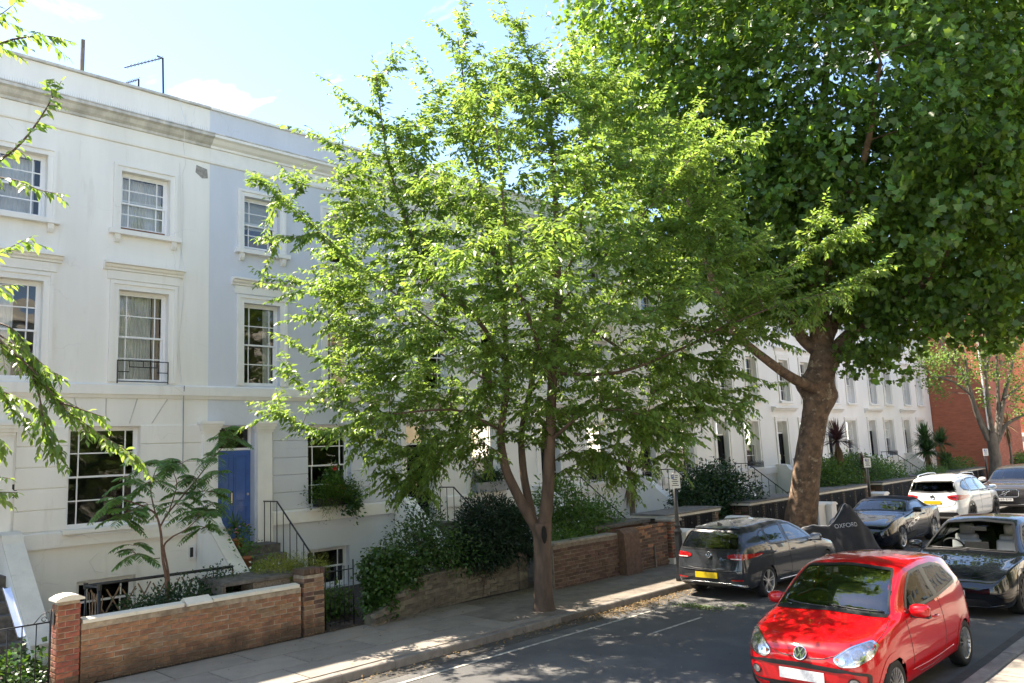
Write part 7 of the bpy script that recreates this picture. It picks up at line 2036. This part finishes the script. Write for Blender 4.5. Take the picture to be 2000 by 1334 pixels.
for i in range(len(fk.branches)): fk.branches[i] = (fk.branches[i][0] - fb, fk.branches[i][1])
fk.build('stems', 'bark_grey', far, .05)
PP_ = np.concatenate(PP_); AA_ = np.concatenate(AA_)
leaves('crown', PP_ - fb, AA_, rng.normal(0, .5, PP_.shape) + UP, rng.uniform(.10, .17, len(PP_)), rng.uniform(.08, .13, len(PP_)), LEAF_OVAL, 'leaf_lime', far)

# ---- sumac in the cream house garden --------------------------------------------------------
sb = np.array([-13.6, 5.35, .11])
sumac = empty('sumac_tree', tuple(sb), 'small sumac tree with fern like leaves behind the orange brick wall', 'tree')
def sp_(px, py, x=-13.6): return at_x(px, py, x)
ks = Skeleton()
ks.limb([sb, sp_(326, 1150), sp_(318, 1090), sp_(314, 1040), sp_(304, 1005), sp_(270, 985, -13.5), sp_(235, 975, -13.4)], .032, .008)
ks.limb([sb + np.array([.03, .05, 0]), sp_(330, 1140), sp_(320, 1070), sp_(335, 1050, -13.5), sp_(362, 1035, -13.3), sp_(390, 1010, -13.2)], .022, .007)
ks.limb([sp_(312, 1030), sp_(330, 1000, -13.7), sp_(360, 965, -13.7), sp_(385, 935, -13.7), sp_(420, 890, -13.7), sp_(446, 862, -13.7)], .016, .006)
ks.limb([sp_(304, 1005), sp_(295, 965, -13.8), sp_(300, 930, -13.9), sp_(310, 905, -13.9)], .012, .006)
ks.limb([sp_(312, 1090), sp_(290, 1092, -13.5), sp_(268, 1082, -13.4)], .008, .005)
ks.limb([sp_(330, 1000, -13.7), sp_(345, 950, -13.5), sp_(335, 915, -13.4)], .010, .005)
heads = [(235, 975, -13.4, 5), (262, 940, -13.6, 4), (310, 905, -13.9, 5), (335, 912, -13.4, 5), (390, 1005, -13.2, 6), (446, 858, -13.7, 6), (420, 890, -13.7, 4), (266, 1082, -13.4, 4), (385, 935, -13.7, 5), (290, 985, -13.5, 4), (360, 965, -13.6, 4), (355, 905, -13.8, 4), (410, 960, -13.3, 5), (230, 1010, -13.5, 4), (250, 1000, -13.3, 4), (400, 1030, -13.3, 4), (300, 940, -13.5, 4), (280, 910, -13.7, 3), (425, 925, -13.5, 4), (370, 1000, -13.5, 4), (345, 985, -13.4, 3), (438, 840, -13.7, 4), (415, 985, -13.5, 3), (260, 1065, -13.4, 2)]
lp, la, ln_, lL = [], [], [], []
rach = []
for (hx, hy, X, n) in heads:
    h0 = sp_(hx, hy, X)
    for k in range(int(n * 2.2)):
        az = rng.uniform(0, 6.28); d0 = np.array([math.cos(az), math.sin(az), rng.uniform(-.35, .9)]); d0 = d0 / np.linalg.norm(d0); l_ = rng.uniform(.28, .46)
        t = np.linspace(0, 1, 14)[:, None]; c_ = h0 + d0 * l_ * t - UP * .55 * l_ * t ** 2
        rach.append((c_[::3], np.linspace(.004, .0015, len(c_[::3]))))
        for i in range(3, 14):
            d = norm(c_[i] - c_[i - 1]); side = norm(np.cross(d, UP))
            ll_ = .13 * math.sin(math.pi * (i - 1.2) / 13.5) + .02
            for sg in (1, -1):
                lp.append(c_[i]); la.append(side * sg + d * .45 - UP * .35 + rng.normal(0, .08, 3)); ln_.append(UP + rng.normal(0, .15, 3)); lL.append(ll_)
ks.branches += rach
for i in range(len(ks.branches)): ks.branches[i] = (ks.branches[i][0] - sb, ks.branches[i][1])
ks.build('stems', 'bark_sumac', sumac, .006)
leaves('crown', np.array(lp) - sb, la, ln_, np.array(lL), np.array(lL) * .26, LEAF_LONG, 'leaf_sumac', sumac)

# ---- shrubs -----------------------------------------------------------------------------------
def shrub(name, label, cat, blobs, n, L, W, m, tmpl=LEAF_OVAL, group=None, stems=True, droop=.3, base_z=.11, spray=.10, stem_m='bark_twig'):
    """blobs: (centre, radii) ellipsoids whose outer shells carry leaf sprays"""
    c0 = np.array(blobs[0][0]); root = empty(name, (c0[0], c0[1], base_z), label, cat, group); b0 = np.array(root.location)
    vol = np.array([np.prod(b[1]) ** .667 for b in blobs]); cnt = (vol / vol.sum() * n).astype(int)
    P_, A_, N_ = [], [], []
    for (c, r), k in zip(blobs, cnt):
        c = np.array(c); r = np.array(r); ns = max(5, k // 9)
        u = norm(rng.normal(0, 1, (ns, 3))); s_ = c + u * r * (1 - .45 * rng.random((ns, 1)) ** 2) * (1 + .10 * np.sin(u[:, :1] * 7 + u[:, 2:] * 5))
        pick = rng.integers(0, ns, k); pos = s_[pick] + rng.normal(0, spray, (k, 3))
        out = norm(pos - c)
        P_.append(pos); A_.append(out + rng.normal(0, .6, (k, 3)) - UP * droop); N_.append(UP * .7 + out * .6 + rng.normal(0, .45, (k, 3)))
    P_ = np.concatenate(P_); A_ = np.concatenate(A_); N_ = np.concatenate(N_)
    ok = P_[:, 2] > base_z + .01
    P_, A_, N_ = P_[ok], A_[ok], N_[ok]; k = len(P_)
    if stems:
        mb = MB()
        for (c, r) in blobs:
            for _ in range(9):
                u = norm(rng.normal(0, 1, 3)); e = np.array(c) + u * np.array(r) * .8
                s0 = np.array([c[0] + rng.normal(0, .08), c[1] + rng.normal(0, .08), base_z]); md = (s0 + e) / 2 + UP * .1
                mb.tube([tuple(s0 - b0), tuple(md - b0), tuple(e - b0)], [.014, .009, .003], 5, cap=False)
        mb.build('stems', stem_m, root, smooth=True)
    leaves('foliage', P_ - b0, A_, N_, rng.uniform(.7, 1.2, k) * L, rng.uniform(.7, 1.2, k) * W, tmpl, m, root)
    return root

shrub('box_shrub', 'dark green low shrub bed behind the orange brick wall', 'shrub', [((-13.5, 4.95, .55), (.35, .40, .42)), ((-13.5, 5.6, .62), (.4, .5, .48)), ((-13.6, 6.25, .68), (.35, .35, .55)), ((-13.4, 5.2, .5), (.4, .5, .35))], 13000, .062, .036, 'leaf_box')
shrub('ivy_patch', 'bright green ivy at the foot of the cream house steps', 'plant', [((-13.4, 3.25, .25), (.28, .30, .22)), ((-13.2, 2.85, .2), (.3, .35, .14))], 900, .09, .085, 'leaf_ivy', stems=False)
shrub('weeds', 'dark weeds growing at the foot of the red brick gate pier', 'plant', [((-12.75, 3.25, .16), (.12, .28, .08))], 350, .05, .03, 'leaf_box', stems=False)
shrub('juniper_bush', 'low feathery yellow green juniper by the blue house steps', 'shrub', [((-13.3, 7.25, 1.12), (.36, .42, .22)), ((-13.25, 7.75, 1.1), (.34, .36, .18)), ((-13.3, 7.0, 1.1), (.22, .22, .12))], 5200, .075, .010, 'leaf_juniper', LEAF_DIAMOND, spray=.07, droop=-.2)
shrub('ivy_bush', 'rounded glossy ivy bush spilling over the wall beside the black gate', 'shrub', [((-12.55, 9.0, 1.0), (.34, .46, .34)), ((-12.45, 8.85, .62), (.28, .34, .42)), ((-12.35, 8.72, .35), (.2, .24, .3)), ((-12.5, 9.3, .85), (.32, .33, .30))], 9000, .080, .068, 'leaf_ivy', spray=.06, droop=.5)
shrub('garden_ferns', 'leafy green plants behind the black barred gate', 'plant', [((-13.6, 8.0, .3), (.25, .25, .2)), ((-13.5, 8.5, .35), (.25, .25, .25))], 1300, .10, .06, 'leaf_hedge', stems=False)
shrub('dark_shrub', 'loose dark shrub with straggly twigs over the low stone wall', 'shrub', [((-12.95, 9.9, 1.15), (.5, .55, .55)), ((-12.8, 9.6, .9), (.4, .5, .35)), ((-12.9, 10.5, 1.25), (.5, .5, .5)), ((-12.8, 10.9, .95), (.5, .6, .35)), ((-13.2, 10.4, 1.7), (.3, .35, .4))], 7000, .085, .040, 'leaf_ivy', spray=.12)
shrub('yew_bush', 'very dark dense clipped yew overhanging the stone wall beside the cherry trunk', 'shrub', [((-13.0, 12.1, 1.35), (.62, .85, .72)), ((-12.85, 11.7, 1.1), (.55, .7, .5)), ((-12.8, 12.6, 1.2), (.5, .6, .6)), ((-12.7, 11.4, .85), (.4, .6, .25))], 30000, .095, .030, 'leaf_yew', LEAF_DIAMOND, spray=.07, droop=.4)
shrub('climbing_shrub', 'airy green shrub behind the rough brick wall', 'shrub', [((-13.2, 14.6, 1.75), (.5, .65, .5)), ((-12.9, 15.1, 1.35), (.5, .6, .4)), ((-12.7, 14.4, 1.1), (.5, .6, .3)), ((-13.0, 15.9, 1.3), (.4, .5, .4))], 5000, .12, .05, 'leaf_hedge', spray=.13)
shrub('wall_moss_plants', 'small green plants along the top of the rough brick wall', 'plant', [((-12.1, 13.5, 1.1), (.2, .5, .12)), ((-12.2, 14.1, 1.1), (.2, .3, .12))], 700, .06, .03, 'leaf_hedge', stems=False)
shrub('laurel_bush', 'big rounded laurel bush behind the bin store by the grey hatchback', 'shrub', [((-13.9, 22.3, 1.35), (.9, 1.2, .85)), ((-13.7, 23.4, 1.2), (.9, 1.1, .8)), ((-13.8, 21.6, 1.1), (.7, .8, .7)), ((-13.8, 22.9, 1.95), (.6, .7, .4))], 16000, .115, .06, 'leaf_box', spray=.13)
shrub('garden_hedge', 'bushy green hedge above the bin store behind the roadster', 'hedge', [((-13.9, 32.2, 1.5), (.9, 1.4, .7)), ((-13.8, 34.4, 1.45), (.9, 1.5, .65)), ((-13.8, 36.4, 1.3), (.9, 1.4, .55)), ((-13.9, 30.8, 1.3), (.8, 1.0, .8)), ((-13.9, 33.3, 1.95), (.6, .8, .35))], 20000, .13, .055, 'leaf_hedge', spray=.14)
shrub('ground_cover', 'fluffy light green ground cover plant above the white car', 'plant', [((-12.9, 39.9, 1.25), (.5, 1.3, .28)), ((-13.1, 41, 1.25), (.5, 1.0, .25))], 3200, .09, .03, 'leaf_hedge', stems=False, spray=.08)
shrub('flower_bed', 'small flowering shrubs in front of the red brick wall', 'plant', [((-13.3, 46.0, 1.3), (.5, 1.2, .4)), ((-13.2, 44.2, 1.2), (.5, .8, .5))], 2500, .10, .05, 'leaf_hedge', stems=False, spray=.12)
shrub('sunlit_shrub', 'pale green leafy shrub in front of the garage beside the red brick building', 'plant', [((-11.9, 52.0, 1.2), (.5, .8, .5))], 1500, .14, .09, 'leaf_lime', spray=.12)

def strap_plant(name, label, base, heads, n, L, W, m, trunk_m='bark_grey', dead=None, trunk_r=.06, group=None):
    root = empty(name, tuple(base), label, 'plant', group); b0 = np.array(base); mb = MB()
    V = []; F = []; Vd = []; Fd = []
    for h in heads:
        h = np.array(h); mid = (b0 + h) / 2 + np.array([.03, .04, 0])
        mb.tube([(0, 0, 0), tuple(mid - b0), tuple(h - b0)], [trunk_r, trunk_r * .9, trunk_r * .8], 8, cap=False)
        for k in range(n):
            isd = dead and k < n * dead
            el = rng.uniform(-.2, 1.45) if not isd else rng.uniform(-1.4, -.5)
            az = rng.uniform(0, 6.28); d = np.array([math.cos(az) * math.cos(el), math.sin(az) * math.cos(el), math.sin(el)])
            l_ = L * rng.uniform(.7, 1.1); side = norm(np.cross(d, UP) + 1e-6); t = np.array([0, .35, .7, 1.0]); wd = np.array([.6, 1, .75, .05]) * W / 2
            c_ = h + d * (l_ * t)[:, None] - UP * (l_ * .30 * t ** 2)[:, None] * (1 if el < 1.0 else .3)
            if isd: c_ = h - UP * .05 + d * (l_ * t)[:, None] * np.array([.35, .35, 1]) - UP * (l_ * .25 * t)[:, None]
            VV, FF = (Vd, Fd) if isd else (V, F); o = len(VV)
            for i in range(4): VV.append(tuple(c_[i] - side * wd[i] - b0)); VV.append(tuple(c_[i] + side * wd[i] - b0))
            for i in range(3): FF.append((o + 2 * i, o + 2 * i + 1, o + 2 * i + 3, o + 2 * i + 2))
    mb.build('stem', trunk_m, root, smooth=True)
    MB().add(V, F).build('leaves', m, root)
    if Vd: MB().add(Vd, Fd).build('dead_leaves', 'leaf_dead', root)
    return root
strap_plant('cordyline', 'purple cordyline with spiky head beside the plane tree trunk', (-13.6, 31.7, .1), [(-13.6, 31.75, 2.95)], 320, .95, .055, 'leaf_cordyline', dead=.35, trunk_r=.07, group='spiky cordylines and yuccas')
strap_plant('cordyline', 'shorter drooping purple cordyline in front of the green hedge', (-13.2, 33.0, .1), [(-13.2, 33.0, 1.75)], 180, .75, .05, 'leaf_cordyline', dead=.6, trunk_r=.06, group='spiky cordylines and yuccas')
strap_plant('cordyline', 'cordyline skirted with dead brown leaves behind the rough brick wall', (-14.0, 18.5, .1), [(-14.0, 18.55, 2.2)], 150, .85, .04, 'leaf_cordyline', dead=.65, trunk_r=.08, group='spiky cordylines and yuccas')
strap_plant('yucca', 'tall green yucca, left one of the pair by the last white house', (-14.0, 43.0, .1), [(-14.0, 43.1, 2.75), (-13.9, 42.9, 2.2)], 220, 1.0, .08, 'leaf_yucca', dead=.1, trunk_r=.08, group='spiky cordylines and yuccas')
strap_plant('yucca', 'tall green yucca, right one of the pair against red brick', (-14.0, 45.3, .1), [(-14.0, 45.3, 2.55), (-13.8, 45.2, 1.3)], 220, 1.0, .08, 'leaf_yucca', dead=.15, trunk_r=.08, group='spiky cordylines and yuccas')
strap_plant('cordyline', 'tall thin cordyline with dry head beside the far tree', (-11.9, 49.5, .1), [(-11.9, 49.6, 3.3)], 110, .9, .05, 'leaf_dead', dead=.4, trunk_r=.07, group='spiky cordylines and yuccas')
strap_plant('potted_yucca', 'small spiky green plant in front of the blue door', (-15.75, 7.62, 1.36), [(-15.75, 7.62, 1.75)], 46, .48, .035, 'leaf_yucca', trunk_r=.03, group='spiky cordylines and yuccas')

# pots on the steps
def pot(x, y, z, label, flower, n=220, r=.11):
    p = empty('flower_pot', (x, y, z), label, 'plant pot', 'flower pots on the blue house steps')
    MB().lathe([(0, 0), (r * .72, 0), (r, .17), (r * 1.1, .17), (r * 1.1, .21), (r * .95, .21), (r * .9, .15), (0, .15)], 18).build('pot', 'terracotta', p, smooth=True)
    q = np.array([0, 0, .32]) + rng.normal(0, 1, (n, 3)) * np.array([.12, .12, .11])
    leaves('foliage', q, norm(q - np.array([0, 0, .2])) + rng.normal(0, .4, (n, 3)), UP + rng.normal(0, .5, (n, 3)), .065, .045, LEAF_OVAL, 'leaf_hedge', p)
    if flower:
        q = np.array([0, 0, .40]) + rng.normal(0, 1, (16, 3)) * np.array([.13, .13, .07])
        leaves_stuff('flowers', q, rng.normal(0, 1, (16, 3)), UP + rng.normal(0, .6, (16, 3)), .05, .05, LEAF_OVAL, flower, p)
pot(-15.55, 7.58, 1.36, 'terracotta pot with pink and red flowers beside the blue door', 'petal_pink')
pot(-15.15, 7.56, 1.03, 'terracotta pot of trailing green leaves halfway up the blue house steps', None)
pot(-14.55, 7.56, .68, 'terracotta pot with small white flowers low on the blue house steps', 'petal_white', 260)

# window box of the blue house
wb = empty('window_box', (-16.36, 10.35, 2.0), 'overflowing window box with red geraniums under the blue house window', 'window box')
MB().box(-.11, .12, -.52, .52, .002, .18).build('trough', 'plastic_black', wb)
q = np.array([.08, 0, .28]) + rng.normal(0, 1, (2600, 3)) * np.array([.10, .30, .14]); q = q[(q[:, 0] > -.08)]
q2 = np.array([.16, .38, .02]) + rng.normal(0, 1, (500, 3)) * np.array([.06, .12, .14])
q3 = np.array([.16, -.30, .02]) + rng.normal(0, 1, (260, 3)) * np.array([.06, .08, .13])
q4 = np.array([.05, -.08, .62]) + rng.normal(0, 1, (260, 3)) * np.array([.06, .10, .12])
for qq, m, l_, w_ in ((q, 'leaf_hedge', .075, .03), (q2, 'leaf_ivy', .09, .06), (q3, 'leaf_lime', .07, .012), (q4, 'leaf_hedge', .09, .075), (q[::3] + np.array([.03, .05, .02]), 'leaf_juniper', .07, .012)):
    leaves('foliage', qq, norm(qq - np.array([0, 0, .1])) + rng.normal(0, .5, qq.shape), UP + rng.normal(0, .5, qq.shape), l_, w_, LEAF_OVAL, m, wb)
for (y, z) in ((-.06, .86), (-.10, .84), (.10, .40), (.14, .42), (-.02, .30)):
    q = np.array([.14, y, z]) + rng.normal(0, .022, (14, 3)); leaves_stuff('flower', q, rng.normal(0, 1, (14, 3)), rng.normal(0, 1, (14, 3)) + np.array([1, 0, 0]), .035, .035, LEAF_OVAL, 'petal_red', wb)
q = np.array([.14, .22, .52]) + rng.normal(0, .02, (14, 3)); leaves_stuff('flower', q, rng.normal(0, 1, (14, 3)), rng.normal(0, 1, (14, 3)) + np.array([1, 0, 0]), .04, .04, LEAF_OVAL, 'petal_white', wb)
wb2 = empty('window_box', (-16.36, 15.35, 2.0), 'grey window box with purple flowers behind the cherry trunk', 'window box')
MB().box(-.11, .14, -.62, .62, .002, .26).build('trough', 'lead_grey', wb2)
q = np.array([.05, 0, .38]) + rng.normal(0, 1, (1300, 3)) * np.array([.08, .28, .10]); leaves('foliage', q, rng.normal(0, 1, q.shape) + UP * .3, UP + rng.normal(0, .5, q.shape), .07, .035, LEAF_OVAL, 'leaf_box', wb2)
q = np.array([.08, .1, .46]) + rng.normal(0, 1, (60, 3)) * np.array([.06, .25, .06]); leaves_stuff('flowers', q, rng.normal(0, 1, q.shape), UP + rng.normal(0, .6, q.shape), .04, .04, LEAF_OVAL, 'leaf_cordyline', wb2)

# ---- litter -----------------------------------------------------------------------------------
def litter(name, label, pts, L, m, z):
    n = len(pts); P_ = np.column_stack([pts, np.full(n, z) + rng.uniform(0, .02, n)])
    A_ = np.column_stack([rng.normal(0, 1, (n, 2)), rng.normal(0, .18, n)]); N_ = UP + rng.normal(0, .28, (n, 3))
    o = leaves(name, P_, A_, N_, rng.uniform(.5, 1.2, n) * L, rng.uniform(.5, 1.2, n) * L * .45, LEAF_OVAL, m)
    o['label'] = label; o['category'] = 'leaves'; return stuff(o)
yv = np.concatenate([rng.uniform(5.5, 11, 220), rng.normal(12.6, 1.1, 1150)])
xv = KX + .02 + np.abs(rng.normal(0, .16, len(yv))) * np.where(yv > 11, 1.6, .8)
litter('fallen_leaves', 'brown dead leaves drifted along the kerb gutter', np.column_stack([xv, yv]), .06, 'leaf_litter', .012)
pts = np.column_stack([rng.uniform(-9.7, -5.0, 420), rng.uniform(6, 16, 420)])
litter('scattered_leaves', 'few dead leaves scattered over the road', pts, .045, 'leaf_litter', .010)
pts = np.column_stack([rng.normal(-8.55, .28, 260), rng.normal(13.25, .10, 260)]); pts = np.concatenate([pts, np.column_stack([rng.normal(-8.0, .08, 50), rng.normal(13.75, .06, 50)])])
litter('green_sprigs', 'fresh green leaf sprigs dropped on the road behind the grey hatchback', pts, .075, 'leaf_hedge', .015)
pts = np.column_stack([rng.uniform(-12.4, -10.1, 260), rng.uniform(4, 16, 260)])
litter('pavement_leaves', 'sparse bits of leaf litter on the pavement', pts, .04, 'leaf_litter', .132)
yv = rng.uniform(3.9, 12.5, 700)
litter('wall_foot_litter', 'dark weeds and litter along the foot of the garden walls', np.column_stack([np.where(yv < 7.7, -12.46, -12.42 + .3 * (yv > 8.4)) + np.abs(rng.normal(0, .05, 700)), yv]), .04, 'leaf_litter', .128)
